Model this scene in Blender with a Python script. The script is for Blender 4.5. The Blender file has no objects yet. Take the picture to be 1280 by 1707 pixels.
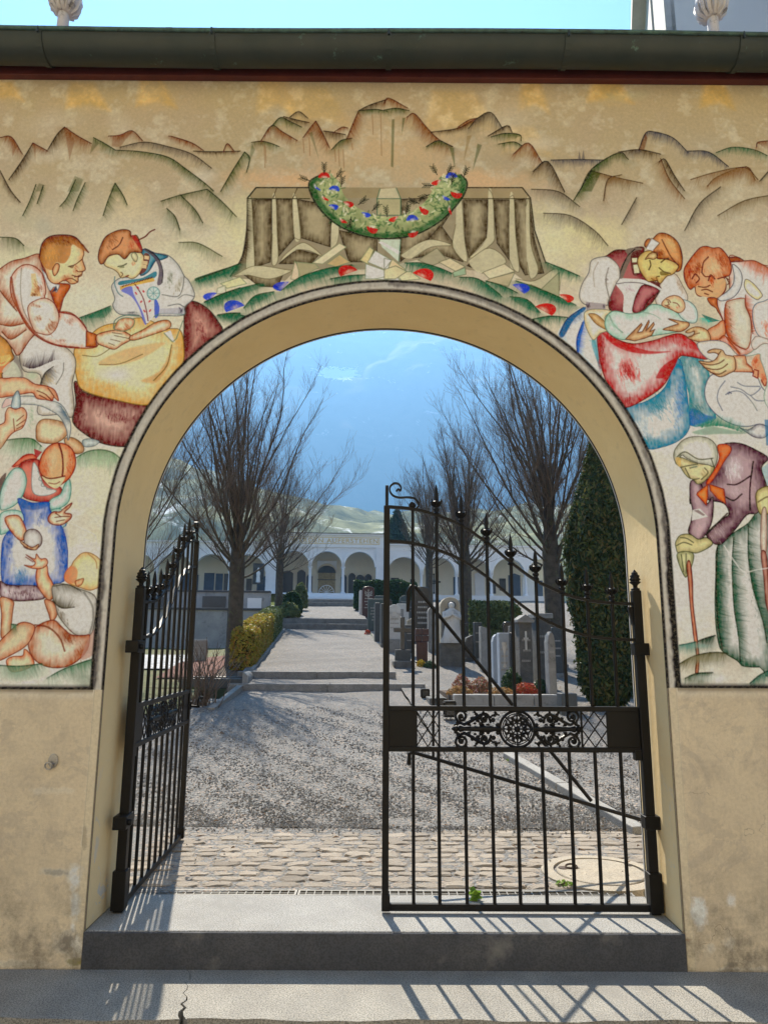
import bpy, math, random
import numpy as np
from mathutils import Vector, Matrix

random.seed(7)
RNG = np.random.default_rng(11)
scene = bpy.context.scene
COL = scene.collection

# ------------------------------------------------------------------ camera
CAM = Vector((-0.025, -3.662, 1.473))
PIT, YAW, ROL = math.radians(10.848), math.radians(0.176), math.radians(0.306)
FPX = 1185.0                                   # focal length for a frame 1280 wide
_F = Vector((math.sin(YAW)*math.cos(PIT), math.cos(YAW)*math.cos(PIT), math.sin(PIT)))
_R = Vector((math.cos(YAW), -math.sin(YAW), 0))
_U = _R.cross(_F)
R2 = _R*math.cos(ROL) + _U*math.sin(ROL)
U2 = -_R*math.sin(ROL) + _U*math.cos(ROL)
cam = bpy.data.cameras.new('camera')
cam.sensor_fit = 'VERTICAL'; cam.sensor_height = 36.0
cam.lens = FPX/1707*36.0
cam.clip_start = 0.05; cam.clip_end = 20000
camo = bpy.data.objects.new('camera', cam); COL.objects.link(camo)
m = Matrix.Identity(4)
for i in range(3):
    m[i][0] = R2[i]; m[i][1] = U2[i]; m[i][2] = -_F[i]; m[i][3] = CAM[i]
camo.matrix_world = m
scene.camera = camo

# ------------------------------------------------------------------ sky, sun, exposure
SUN_EL, SUN_AZ = math.radians(47.3), math.radians(-13.0)      # azimuth from +Y towards +X
world = bpy.data.worlds.new('World'); scene.world = world
world.use_nodes = True
wn = world.node_tree.nodes; wl = world.node_tree.links
sky = wn.new('ShaderNodeTexSky'); sky.sky_type = 'NISHITA'
sky.sun_disc = False; sky.sun_elevation = SUN_EL; sky.sun_rotation = SUN_AZ
sky.altitude = 450; sky.air_density = 1.0; sky.dust_density = 0.0; sky.ozone_density = 4.0
wl.new(sky.outputs[0], wn['Background'].inputs[0])
wn['Background'].inputs[1].default_value = 0.05
sun = bpy.data.lights.new('sun', 'SUN'); sun.energy = 5.0; sun.angle = math.radians(0.5)
sun.color = (1.0, 0.91, 0.76)
suno = bpy.data.objects.new('sun', sun); COL.objects.link(suno)
_sd = Vector((math.sin(SUN_AZ)*math.cos(SUN_EL), math.cos(SUN_AZ)*math.cos(SUN_EL), math.sin(SUN_EL)))
suno.rotation_euler = _sd.to_track_quat('Z', 'Y').to_euler()
suno.location = (0, 0, 30)
vs = scene.view_settings
vs.view_transform = 'Standard'; vs.look = 'None'; vs.exposure = 1.92; vs.gamma = 1.0
vs.use_curve_mapping = False
scene.render.engine = 'CYCLES'
cy = scene.cycles
cy.use_denoising = True
cy.max_bounces = 6; cy.diffuse_bounces = 4; cy.glossy_bounces = 3; cy.transparent_max_bounces = 6
cy.volume_bounces = 0; cy.transmission_bounces = 2
cy.sample_clamp_indirect = 6.0

HAZE_D, HAZE_G = 0.00052, 0.36
# ------------------------------------------------------------------ helpers
def ray(u, v):
    return _F + R2*((u-640)/FPX) - U2*((v-853.5)/FPX)
def at_y(u, v, y):
    d = ray(u, v); return CAM + d*((y-CAM.y)/d.y)
def at_z(u, v, z):
    d = ray(u, v); return CAM + d*((z-CAM.z)/d.z)
def lerp(a, b, t): return a+(b-a)*t

AX = Vector((-0.0708, 0.99749, 0)); BX = Vector((0.99749, 0.0708, 0))     # path axis, cross axis
TC = -0.46                                                             # path centre line
def P_st(s, t, z=0.0): return Vector((AX.x*s+BX.x*t, AX.y*s+BX.y*t, z))
def st(x, y): return AX.x*x+AX.y*y, BX.x*x+BX.y*y
GP = [(-50, .165), (1.92, .165), (9.0, .745), (9.001, .845), (9.9, .917), (9.901, 1.02), (20.2, 2.07), (20.201, 2.24),
      (20.6, 2.26), (20.601, 2.43), (30.6, 3.42), (30.601, 3.59), (31.0, 3.6), (31.001, 3.77), (35.4, 4.0), (60, 4.2)]
GR = [(-50, .165), (1.92, .165), (9.5, .84), (20.5, 2.2), (31, 3.55), (37, 4.2), (60, 4.4)]
GL = [(-50, .165), (1.92, .165), (9.5, .80), (12, 1.08), (20, 1.40), (60, 1.6)]
def pl(tab, s):
    for (a, za), (b, zb) in zip(tab, tab[1:]):
        if s <= b: return lerp(za, zb, (s-a)/(b-a))
    return tab[-1][1]
def ground_z(x, y):
    s, t = st(x, y)
    if abs(t-TC) <= 1.42: return pl(GP, s)
    if t > TC: return pl(GR, s)
    zl = pl(GL, s); zp = pl(GP, s)
    k = min(1, max(0, (TC-1.42-t)/1.6))
    return lerp(min(zp, pl(GR, s)), zl, k)
def ground_hit(u, v):
    d = ray(u, v); t = 3.0
    while t < 45:
        p = CAM + d*t
        if p.z <= ground_z(p.x, p.y): return p
        t += 0.02
    return CAM + d*45
def on_ground(u, dist):
    """point on the terrain in the column of u at a distance along y"""
    d = ray(u, 1080); p = CAM + d*(dist/d.y)
    return Vector((p.x, p.y, ground_z(p.x, p.y)))

MATS = {}
def _nt(name):
    mt = bpy.data.materials.new(name); mt.use_nodes = True
    nt = mt.node_tree; b = nt.nodes['Principled BSDF']
    return mt, nt, b
def node(nt, typ, **kw):
    n = nt.nodes.new(typ)
    for k, v in kw.items(): setattr(n, k, v)
    return n
def mixc(nt, fac, a, b, blend='MIX'):
    n = node(nt, 'ShaderNodeMix', data_type='RGBA', blend_type=blend)
    for sock, val in ((0, fac), (6, a), (7, b)):
        if isinstance(val, (int, float)): n.inputs[sock].default_value = val
        elif isinstance(val, (tuple, list)): n.inputs[sock].default_value = (*val[:3], 1)
        else: nt.links.new(val, n.inputs[sock])
    return n.outputs[2]
def ramp(nt, src, a, b):
    n = node(nt, 'ShaderNodeMapRange'); n.inputs[1].default_value = a; n.inputs[2].default_value = b
    nt.links.new(src, n.inputs[0]); return n.outputs[0]
def noise(nt, vec, scale, detail=4, rough=.6, dist=0.0):
    n = node(nt, 'ShaderNodeTexNoise'); n.inputs['Scale'].default_value = scale
    n.inputs['Detail'].default_value = detail; n.inputs['Roughness'].default_value = rough
    n.inputs['Distortion'].default_value = dist
    if vec is not None: nt.links.new(vec, n.inputs['Vector'])
    return n.outputs[0]
def pmat(name, c1, c2=None, scale=6.0, rough=.8, bump=.2, bscale=60.0, metal=0.0, spec=.4, rnd=0.0, stain=None, coord='Object', bdist=.01, fine=0.0):
    """procedural surface: two-tone noise, fine grain, bump, optional stains and per-object variation"""
    if name in MATS: return MATS[name]
    mt, nt, b = _nt(name); tc = node(nt, 'ShaderNodeTexCoord'); v = tc.outputs[coord]
    c2 = c2 or tuple(x*.7 for x in c1)
    n1 = noise(nt, v, scale, 5, .65)
    col = mixc(nt, ramp(nt, n1, .35, .65), c1, c2)
    if fine:
        n3 = noise(nt, v, bscale, 2, .5)
        col = mixc(nt, ramp(nt, n3, .42, .62), col, mixc(nt, fine, col, (0.02, 0.02, 0.02)))
    if stain:
        sc_, sa, sb, scol = stain
        col = mixc(nt, ramp(nt, noise(nt, v, sc_, 6, .7), sa, sb), col, scol)
    if rnd:
        oi = node(nt, 'ShaderNodeObjectInfo'); hs = node(nt, 'ShaderNodeHueSaturation')
        mr = node(nt, 'ShaderNodeMapRange'); mr.inputs[3].default_value = 1-rnd; mr.inputs[4].default_value = 1+rnd
        nt.links.new(oi.outputs['Random'], mr.inputs[0]); nt.links.new(mr.outputs[0], hs.inputs['Value']); nt.links.new(col, hs.inputs['Color'])
        col = hs.outputs[0]
    nt.links.new(col, b.inputs['Base Color'])
    b.inputs['Roughness'].default_value = rough; b.inputs['Metallic'].default_value = metal
    b.inputs['Specular IOR Level'].default_value = spec
    if bump:
        bn = node(nt, 'ShaderNodeBump'); bn.inputs['Strength'].default_value = bump; bn.inputs['Distance'].default_value = bdist
        nt.links.new(noise(nt, v, bscale, 4, .6), bn.inputs['Height']); nt.links.new(bn.outputs[0], b.inputs['Normal'])
    MATS[name] = mt; return mt

class MB:
    """collects faces, then links them as ONE mesh object"""
    def __init__(s): s.v = []; s.f = []; s.mi = []; s.cur = 0
    def add(s, vs_, fs):
        o = len(s.v); s.v += [tuple(p) for p in vs_]
        for f in fs: s.f.append(tuple(i+o for i in f)); s.mi.append(s.cur)
    def box(s, c, d, rz=0.0, M=None):
        x, y, z = d[0]/2, d[1]/2, d[2]/2
        vs_ = [Vector((sx*x, sy*y, sz*z)) for sz in (-1, 1) for sy in (-1, 1) for sx in (-1, 1)]
        R = Matrix.Rotation(rz, 3, 'Z') if M is None else M
        vs_ = [R @ q + Vector(c) for q in vs_]
        s.add(vs_, [(0, 2, 3, 1), (4, 5, 7, 6), (0, 1, 5, 4), (2, 6, 7, 3), (0, 4, 6, 2), (1, 3, 7, 5)])
    def box2(s, a, b):
        s.box([(a[i]+b[i])/2 for i in range(3)], [abs(b[i]-a[i]) for i in range(3)])
    def tube(s, pts, rad, n=6, cap=True, flat=None):
        pts = [Vector(p) for p in pts]; k = len(pts)
        if isinstance(rad, (int, float)): rad = [rad]*k
        vs_ = []; up = None
        for i, p in enumerate(pts):
            t = (pts[min(i+1, k-1)]-pts[max(i-1, 0)])
            if t.length < 1e-9: t = Vector((0, 0, 1))
            t.normalize()
            if up is None:
                up = Vector((0, 0, 1)) if abs(t.z) < .9 else Vector((0, 1, 0))
            x = up.cross(t)
            if x.length < 1e-6: x = Vector((1, 0, 0)).cross(t)
            x.normalize(); y = t.cross(x); up = y
            for j in range(n):
                a = 2*math.pi*(j+.5)/n
                fx, fy = (1, 1) if flat is None else flat
                vs_.append(p + x*(math.cos(a)*rad[i]*fx) + y*(math.sin(a)*rad[i]*fy))
        fs = [(i*n+j, i*n+(j+1) % n, (i+1)*n+(j+1) % n, (i+1)*n+j) for i in range(k-1) for j in range(n)]
        if cap: fs += [tuple(range(n-1, -1, -1)), tuple((k-1)*n+j for j in range(n))]
        s.add(vs_, fs)
    def lathe(s, prof, o=(0, 0, 0), n=12):
        o = Vector(o); vs_ = []; k = len(prof)
        for r, z in prof:
            for j in range(n):
                a = 2*math.pi*j/n; vs_.append(o+Vector((r*math.cos(a), r*math.sin(a), z)))
        fs = [(i*n+j, i*n+(j+1) % n, (i+1)*n+(j+1) % n, (i+1)*n+j) for i in range(k-1) for j in range(n)]
        fs += [tuple(range(n-1, -1, -1)), tuple((k-1)*n+j for j in range(n))]
        s.add(vs_, fs)
    def prism(s, pts, off, M=None):
        """closed polygon (3-D points) swept by the vector off"""
        pts = [Vector(p) for p in pts]; off = Vector(off); n = len(pts)
        s.add(pts+[p+off for p in pts], [tuple(range(n)), tuple(range(2*n-1, n-1, -1))]+[(i, i+n, (i+1) % n+n, (i+1) % n) for i in range(n)])
    def quad(s, a, b, c, d): s.add([a, b, c, d], [(0, 1, 2, 3)])
    def ball(s, c, r, n=8, m=5, sq=(1, 1, 1), jit=0.0):
        vs_ = []; c = Vector(c)
        for i in range(m+1):
            th = math.pi*i/m
            for j in range(n):
                ph = 2*math.pi*j/n; q = 1+random.uniform(-jit, jit)
                vs_.append(c+Vector((r*sq[0]*math.sin(th)*math.cos(ph)*q, r*sq[1]*math.sin(th)*math.sin(ph)*q, r*sq[2]*math.cos(th)*q)))
        s.add(vs_, [((i+1)*n+j, (i+1)*n+(j+1) % n, i*n+(j+1) % n, i*n+j) for i in range(m) for j in range(n)])
    def mesh(s, name):
        me = bpy.data.meshes.new(name); me.from_pydata(s.v, [], s.f)
        if any(s.mi): me.polygons.foreach_set('material_index', s.mi)
        me.update(); return me
    def build(s, name, mat, parent=None, smooth=None, bevel=0.0, fix=True):
        import bmesh
        me = s.mesh(name)
        if fix:
            bm = bmesh.new(); bm.from_mesh(me); bmesh.ops.recalc_face_normals(bm, faces=bm.faces); bm.to_mesh(me); bm.free()
        return link(name, me, mat, parent, smooth, bevel)
def link(name, me, mat, parent=None, smooth=None, bevel=0.0):
    for q in (mat if isinstance(mat, (list, tuple)) else [mat]): me.materials.append(q)
    if smooth is not None:
        me.polygons.foreach_set('use_smooth', [True]*len(me.polygons)); me.set_sharp_from_angle(angle=math.radians(smooth))
    o = bpy.data.objects.new(name, me); COL.objects.link(o)
    if parent is not None: o.parent = parent; o.matrix_parent_inverse = parent.matrix_world.inverted() if False else Matrix.Identity(4)
    if bevel:
        bv = o.modifiers.new('bevel', 'BEVEL'); bv.width = bevel; bv.segments = 2; bv.limit_method = 'ANGLE'
    return o
def empty(name, loc=(0, 0, 0), rz=0.0):
    o = bpy.data.objects.new(name, None); COL.objects.link(o); o.location = loc; o.rotation_euler = (0, 0, rz)
    o.empty_display_size = .1; return o
def tag(o, label=None, cat=None, group=None, kind=None):
    for k, v in (('label', label), ('category', cat), ('group', group), ('kind', kind)):
        if v: o[k] = v
    return o
def inst(name, me, parent=None, loc=(0, 0, 0), rot=(0, 0, 0), sc=(1, 1, 1)):
    o = bpy.data.objects.new(name, me); COL.objects.link(o); o.parent = parent
    o.location = loc; o.rotation_euler = rot; o.scale = sc; return o
def copy_tree(o, parent=None):
    c = o.copy(); COL.objects.link(c); c.parent = parent
    for ch in [q for q in o.children]: copy_tree(ch, c)
    return c
def smooth_pts(pts, k=6, closed=False):
    """Catmull-Rom through 2-D/3-D points"""
    P = [np.array(p, float) for p in pts]; n = len(P); out = []
    rng = range(n if closed else n-1)
    for i in rng:
        p0 = P[(i-1) % n] if closed or i > 0 else 2*P[0]-P[1]
        p1 = P[i]; p2 = P[(i+1) % n]
        p3 = P[(i+2) % n] if closed or i+2 < n else 2*P[-1]-P[-2]
        for j in range(k):
            t = j/k
            out.append(.5*((2*p1)+(-p0+p2)*t+(2*p0-5*p1+4*p2-p3)*t*t+(-p0+3*p1-3*p2+p3)*t**3))
    if not closed: out.append(P[-1])
    return out
# ================================================================== materials
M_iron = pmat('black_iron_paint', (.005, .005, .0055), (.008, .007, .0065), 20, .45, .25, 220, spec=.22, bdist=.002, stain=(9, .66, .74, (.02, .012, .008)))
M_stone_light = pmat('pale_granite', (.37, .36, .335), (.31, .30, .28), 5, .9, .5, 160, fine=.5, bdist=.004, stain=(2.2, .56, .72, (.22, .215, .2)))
M_stone_dark = pmat('dark_worn_concrete', (.058, .062, .074), (.088, .09, .10), 4, .85, .5, 120, fine=.4, bdist=.004, stain=(3, .58, .75, (.17, .165, .16)))
M_pave = pmat('pavement_concrete', (.38, .36, .315), (.28, .265, .235), 3.5, .92, .6, 150, fine=.55, bdist=.005, stain=(1.4, .56, .78, (.22, .21, .19)))
M_asphalt = pmat('street_setts', (.34, .30, .25), (.28, .25, .21), 6, .9, .7, 40, fine=.3)
M_kerb = pmat('kerb_stone', (.30, .285, .26), (.2, .19, .175), 6, .9, .5, 90, fine=.4, rnd=.12)
M_copper = pmat('weathered_copper', (.026, .036, .030), (.04, .046, .038), 5, .5, .2, 60, metal=.35, spec=.5, stain=(7, .62, .75, (.16, .30, .25)), bdist=.003)
M_copper_rim = pmat('verdigris_rim', (.085, .16, .135), (.05, .08, .066), 16, .6, .3, 90, metal=.2, stain=(30, .55, .66, (.04, .045, .04)), bdist=.003)
M_fascia = pmat('oxblood_board', (.13, .026, .018), (.09, .018, .013), 9, .6, .25, 80, stain=(20, .62, .75, (.2, .06, .04)))
M_tile = pmat('roof_clay', (.16, .075, .05), (.10, .055, .04), 8, .85, .4, 60, rnd=.25)
M_steel = pmat('worn_steel', (.42, .41, .40), (.3, .29, .28), 30, .38, .2, 120, metal=.8)
M_galv = pmat('galvanised_steel', (.22, .215, .20), (.15, .14, .125), 18, .6, .2, 120, metal=.3)

# ================================================================== gateway wall
AR, AE, AZ, TH = 1.408, 0.981, 2.044, 0.492      # arch half width, height factor, centre height, wall depth
Z0 = 0.162                                         # threshold top
WX0, WX1, WTOP = -9.0, 7.0, 4.90
def arch_pts(n=96, r=AR, ez=AE, zb=Z0):
    pts = [(-r, zb)]+[(-r, lerp(zb, AZ, k/8)) for k in range(1, 8)]
    pts += [(-r*math.cos(math.pi*i/n), AZ+ez*r*math.sin(math.pi*i/n)) for i in range(n+1)]
    return pts+[(r, lerp(AZ, zb, k/8)) for k in range(1, 9)]
gw = empty('gateway_wall', (0, 0, 0))
tag(gw, 'tall cream plastered gateway wall with painted fresco and round arched opening', 'wall')
def plaster(name, mural=None):
    mt, nt, b = _nt(name); tc = node(nt, 'ShaderNodeTexCoord'); v = tc.outputs['Object']
    big = noise(nt, v, 1.1, 6, .62); mid = noise(nt, v, 6, 6, .7, .4); fin = noise(nt, v, 55, 4, .7)
    col = mixc(nt, ramp(nt, big, .36, .66), (.76, .645, .465), (.67, .565, .41))
    col = mixc(nt, ramp(nt, mid, .47, .70), col, (.57, .485, .365))
    col = mixc(nt, ramp(nt, noise(nt, v, 3.1, 7, .75, 1.2), .56, .60), col, mixc(nt, .35, col, (.44, .38, .31)))
    vc = node(nt, 'ShaderNodeTexVoronoi', feature='DISTANCE_TO_EDGE'); vc.inputs['Scale'].default_value = 1.3
    wv = node(nt, 'ShaderNodeVectorMath', operation='ADD'); nt.links.new(v, wv.inputs[0]); nv = node(nt, 'ShaderNodeTexNoise'); nv.inputs['Scale'].default_value = 4; nv.inputs['Detail'].default_value = 5; nt.links.new(v, nv.inputs['Vector']); nt.links.new(nv.outputs['Color'], wv.inputs[1]); nt.links.new(wv.outputs[0], vc.inputs['Vector'])
    crk = node(nt, 'ShaderNodeMath', operation='MULTIPLY'); nt.links.new(ramp(nt, vc.outputs['Distance'], .007, .001), crk.inputs[0]); nt.links.new(ramp(nt, big, .52, .60), crk.inputs[1])
    col = mixc(nt, crk.outputs[0], col, (.36, .30, .23))
    col = mixc(nt, ramp(nt, noise(nt, v, 2.3, 5, .6, .6), .60, .74), col, (.80, .68, .49))
    b.inputs['Roughness'].default_value = .93; b.inputs['Specular IOR Level'].default_value = .2
    if mural is not None:
        sp = node(nt, 'ShaderNodeSeparateXYZ'); nt.links.new(v, sp.inputs[0])
        cb = node(nt, 'ShaderNodeCombineXYZ')
        x0, x1, z0, z1 = mural[1]
        for s_, d_, a_, w_ in ((0, 0, x0, x1-x0), (2, 1, z0, z1-z0)):
            mr = node(nt, 'ShaderNodeMath', operation='SUBTRACT'); mr.inputs[1].default_value = a_
            dv = node(nt, 'ShaderNodeMath', operation='DIVIDE'); dv.inputs[1].default_value = w_
            nt.links.new(sp.outputs[s_], mr.inputs[0]); nt.links.new(mr.outputs[0], dv.inputs[0]); nt.links.new(dv.outputs[0], cb.inputs[d_])
        im = node(nt, 'ShaderNodeTexImage'); im.image = mural[0]; im.extension = 'CLIP'; im.interpolation = 'Cubic'
        nt.links.new(cb.outputs[0], im.inputs[0])
        # old lime paint: the plaster grain wears through the pigment
        wear = node(nt, 'ShaderNodeMath', operation='MULTIPLY'); nt.links.new(im.outputs['Alpha'], wear.inputs[0])
        nt.links.new(ramp(nt, fin, .78, .52), wear.inputs[1])
        wear2 = node(nt, 'ShaderNodeMath', operation='MAXIMUM'); nt.links.new(wear.outputs[0], wear2.inputs[0])
        sc9 = node(nt, 'ShaderNodeMath', operation='MULTIPLY'); nt.links.new(im.outputs['Alpha'], sc9.inputs[0]); sc9.inputs[1].default_value = .92
        nt.links.new(sc9.outputs[0], wear2.inputs[1])
        col = mixc(nt, wear2.outputs[0], col, im.outputs['Color'])
        # damp stains near the foot of the wall
        hz = ramp(nt, sp.outputs[2], .55, .0)
        st_ = node(nt, 'ShaderNodeMath', operation='MULTIPLY'); nt.links.new(hz, st_.inputs[0]); nt.links.new(ramp(nt, noise(nt, v, 7, 7, .75), .44, .62), st_.inputs[1])
        col = mixc(nt, st_.outputs[0], col, (.25, .215, .165))
    col = mixc(nt, ramp(nt, fin, .40, .75), col, mixc(nt, .22, col, (.2, .16, .11)))
    nt.links.new(col, b.inputs['Base Color'])
    bn = node(nt, 'ShaderNodeBump'); bn.inputs['Strength'].default_value = .55; bn.inputs['Distance'].default_value = .006
    ad = node(nt, 'ShaderNodeMath', operation='ADD'); nt.links.new(mid, ad.inputs[0]); nt.links.new(fin, ad.inputs[1])
    nt.links.new(ad.outputs[0], bn.inputs['Height']); nt.links.new(bn.outputs[0], b.inputs['Normal'])
    return mt
# ================================================================== the fresco: pigment laid on stroke by stroke (no file is read)
MX0, MX1, MZ0, MZ1 = -2.75, 2.75, 0.0, 4.90
RES = 0.0026
CWD, CHT = int((MX1-MX0)/RES), int((MZ1-MZ0)/RES)
def s2l(c):
    c = np.asarray(c, float)/255; return np.where(c < .04045, c/12.92, ((c+.055)/1.055)**2.4)
ILLUM = np.array([.60, .56, .505])
def pig(c): return np.clip(s2l(c)/ILLUM, .004, .92)
yy_, xx_ = np.mgrid[0:CHT, 0:CWD].astype(np.float32)
def vnoise(scale, seed, ax=1.0):
    r = np.random.default_rng(seed); w, h = int(CWD/scale)+3, int(CHT/(scale*ax))+3; g = r.random((h, w)).astype(np.float32)
    X = xx_/scale; Y = yy_/(scale*ax); xi = X.astype(int); yi = Y.astype(int); fx = X-xi; fy = Y-yi; fx = fx*fx*(3-2*fx); fy = fy*fy*(3-2*fy)
    return (g[yi, xi]*(1-fx)+g[yi, xi+1]*fx)*(1-fy)+(g[yi+1, xi]*(1-fx)+g[yi+1, xi+1]*fx)*fy
N_big = vnoise(150, 1)*.55+vnoise(60, 2)*.3+vnoise(25, 3)*.15
N_mid = vnoise(34, 4)*.5+vnoise(13, 5)*.3+vnoise(6, 6)*.2
N_str = vnoise(3.0, 7, 4.0)*.6+vnoise(7, 8)*.4                      # upright brush streaks
N_fin = vnoise(2.2, 9)*.6+vnoise(5, 10)*.4
PX, PZ = MX0+(xx_+.5)*RES, MZ0+(yy_+.5)*RES                        # canvas row 0 is the wall foot
CV = np.zeros((CHT, CWD, 3), np.float32); CA = np.zeros((CHT, CWD), np.float32)
_T = [0, 0, 1.0]
def Z(ox, oy, s): _T[0], _T[1], _T[2] = ox, oy, s
def cp(p):
    """view position -> place on the wall plane -> canvas"""
    w = at_y(_T[0]+p[0]/_T[2], _T[1]+p[1]/_T[2], 0.0); return ((w.x-MX0)/RES, (w.z-MZ0)/RES)
KPX = 1.2                                                            # canvas pixels per picture pixel
def box_of(P, pad):
    P = np.asarray(P); x0, y0 = np.floor(P.min(0)-pad).astype(int); x1, y1 = np.ceil(P.max(0)+pad).astype(int)+1
    return max(0, x0), max(0, y0), min(CWD, x1), min(CHT, y1)
def seg_d(X, Y, P, closed):
    d = np.full(X.shape, 1e9, np.float32); n = len(P)
    for i in range(n if closed else n-1):
        a, b = P[i], P[(i+1) % n]; vx, vy = b[0]-a[0], b[1]-a[1]; L = vx*vx+vy*vy+1e-9
        t = np.clip(((X-a[0])*vx+(Y-a[1])*vy)/L, 0, 1); d = np.minimum(d, (X-a[0]-t*vx)**2+(Y-a[1]-t*vy)**2)
    return np.sqrt(d)
def inside(X, Y, P):
    c = np.zeros(X.shape, bool); n = len(P)
    for i in range(n):
        (x0, y0), (x1, y1) = P[i], P[(i+1) % n]
        if y0 == y1: continue
        k = ((y0 > Y) != (y1 > Y)); c ^= k & (X < (x1-x0)*(Y-y0)/(y1-y0)+x0)
    return c
def lay(b, col, a):
    x0, y0, x1, y1 = b; a = np.clip(a, 0, 1)[..., None]
    CV[y0:y1, x0:x1] = CV[y0:y1, x0:x1]*(1-a)+col*a
def poly(pts, sm): 
    P = [cp(p) for p in pts]
    return smooth_pts(P, 4, True) if sm else P
def F(pts, col, a=1.0, sm=1, tex=.25, soft=.7):
    P = poly(pts, sm); b = box_of(P, 3); x0, y0, x1, y1 = b
    if x1 <= x0 or y1 <= y0: return
    X, Y = xx_[y0:y1, x0:x1], yy_[y0:y1, x0:x1]; d = seg_d(X, Y, P, True); s = np.where(inside(X, Y, P), d, -d)
    c = pig(col)[None, None]*(1-tex/2+tex*N_mid[y0:y1, x0:x1])[..., None]
    lay(b, c, np.clip(.5+s/soft, 0, 1)*a)
def R(pts, light, dark, w=10, ol=None, olw=1.6, sm=1, k=1.0, p=1.2, a=1.0):
    """rounded form: light in the middle, brushed dark towards the rim, drawn outline"""
    w = w*(1.35 if w >= 15 else 1.0); P = poly(pts, sm); b = box_of(P, 4); x0, y0, x1, y1 = b
    if x1 <= x0 or y1 <= y0: return
    X, Y = xx_[y0:y1, x0:x1], yy_[y0:y1, x0:x1]; d = seg_d(X, Y, P, True); s = np.where(inside(X, Y, P), d, -d)
    n = N_str[y0:y1, x0:x1]; m = np.clip(1-(d+(n-.5)*w*KPX*.55)/(w*KPX), 0, 1)**p*k
    c = pig(light)[None, None]*(.88+.24*N_mid[y0:y1, x0:x1])[..., None]; c = c*(1-m[..., None])+pig(dark)[None, None]*m[..., None]
    cov = np.clip(.5+s, 0, 1); lay(b, c, cov*a)
    if ol is not None:
        lw = olw*1.0*KPX/2; lay(b, pig(ol)[None, None], np.clip(.5+lw-np.abs(s)*(.8+.5*n), 0, 1)*.92*a)
def L(pts, col, w=1.6, a=.9, sm=1):
    P = [cp(p) for p in pts]; P = smooth_pts(P, 4) if sm and len(P) > 2 else P; b = box_of(P, w*KPX+2); x0, y0, x1, y1 = b
    if x1 <= x0 or y1 <= y0: return
    d = seg_d(xx_[y0:y1, x0:x1], yy_[y0:y1, x0:x1], P, False); n = N_fin[y0:y1, x0:x1]
    lay(b, pig(col)[None, None], np.clip(.65+w*1.2*KPX/2*(.75+.5*n)-d, 0, 1)*a)
_hr = random.Random(99)
def H(pts, col, ln=14, ang=90, n=None, w=1.5, a=.6, sm=1, line=True, lw=1.5):
    """hatching: short brush strokes leaving a drawn line at an angle (degrees in the picture, clockwise from the right), and the line itself"""
    P = [np.array(p, float)/_T[2] for p in pts]; Q = smooth_pts(P, 6) if sm and len(P) > 2 else [P[0]+(P[-1]-P[0])*i/12 for i in range(13)] if len(P) == 2 else [x for q0, q1 in zip(P, P[1:]) for x in [q0+(q1-q0)*i/8 for i in range(8)]]+[P[-1]]
    Q = np.array(Q); seg = np.hypot(*np.diff(Q, axis=0).T); tot = seg.sum(); ln = ln*1.9; n = n or max(10, int(tot/1.0)); cum = np.concatenate([[0], np.cumsum(seg)])
    Pc = [cp(q*_T[2]) for q in Q]; b = box_of(Pc, ln*KPX+3); x0, y0, x1, y1 = b
    if x1 > x0 and y1 > y0:                                            # soft modelling under the strokes
        X, Y = xx_[y0:y1, x0:x1], yy_[y0:y1, x0:x1]; bd_ = np.full(X.shape, 1e9, np.float32); sg = np.zeros(X.shape, np.float32); tp_ = np.zeros(X.shape, np.float32); dx_, dy_ = math.cos(math.radians(ang)), -math.sin(math.radians(ang))
        for i in range(len(Pc)-1):
            A0_, B0_ = Pc[i], Pc[i+1]; vx, vy = B0_[0]-A0_[0], B0_[1]-A0_[1]; LL = vx*vx+vy*vy+1e-9; tt = np.clip(((X-A0_[0])*vx+(Y-A0_[1])*vy)/LL, 0, 1); ex, ey = X-A0_[0]-tt*vx, Y-A0_[1]-tt*vy; dd = np.hypot(ex, ey)
            k_ = dd < bd_; bd_ = np.where(k_, dd, bd_); sg = np.where(k_, (ex*dx_+ey*dy_)/(dd+1e-3), sg); tp_ = np.where(k_, (i+tt)/(len(Pc)-1), tp_)
        mm = np.clip(1-bd_/(ln*KPX*(.35+1.1*N_mid[y0:y1, x0:x1])), 0, 1)**1.1*np.clip(sg*2.2+.1, 0, 1)*np.sin(np.pi*np.clip(tp_, .04, .96))**.5
        lay(b, pig(col)[None, None], mm*min(1, a*1.45))
    for _ in range(n):
        t = _hr.random()*tot; i = min(len(seg)-1, int(np.searchsorted(cum, t)-1)); i = max(0, i); f = (t-cum[i])/max(1e-6, seg[i]); p = Q[i]+(Q[i+1]-Q[i])*f
        e = math.sin(math.pi*min(1, max(0, t/tot)))**.4; l = ln*_hr.uniform(.35, 1.15)*(.35+.65*e); aa = math.radians(ang+_hr.gauss(0, 13)); q = p+np.array([math.cos(aa), math.sin(aa)])*l
        A = cp(p*_T[2]); B = cp(q*_T[2]); b = box_of([A, B], 3); x0, y0, x1, y1 = b
        if x1 <= x0 or y1 <= y0: continue
        X, Y = xx_[y0:y1, x0:x1], yy_[y0:y1, x0:x1]; vx, vy = B[0]-A[0], B[1]-A[1]; LL = vx*vx+vy*vy+1e-6; tt = np.clip(((X-A[0])*vx+(Y-A[1])*vy)/LL, 0, 1); d = np.hypot(X-A[0]-tt*vx, Y-A[1]-tt*vy)
        lay(b, pig(col)[None, None], np.clip(.6+w*KPX/2*(1-.5*tt)-d, 0, 1)*a*_hr.uniform(.2, .75)*(1-.8*tt))
    if line: L(pts, tuple(c*.66 for c in col), lw*1.05, .78, sm)
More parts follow.
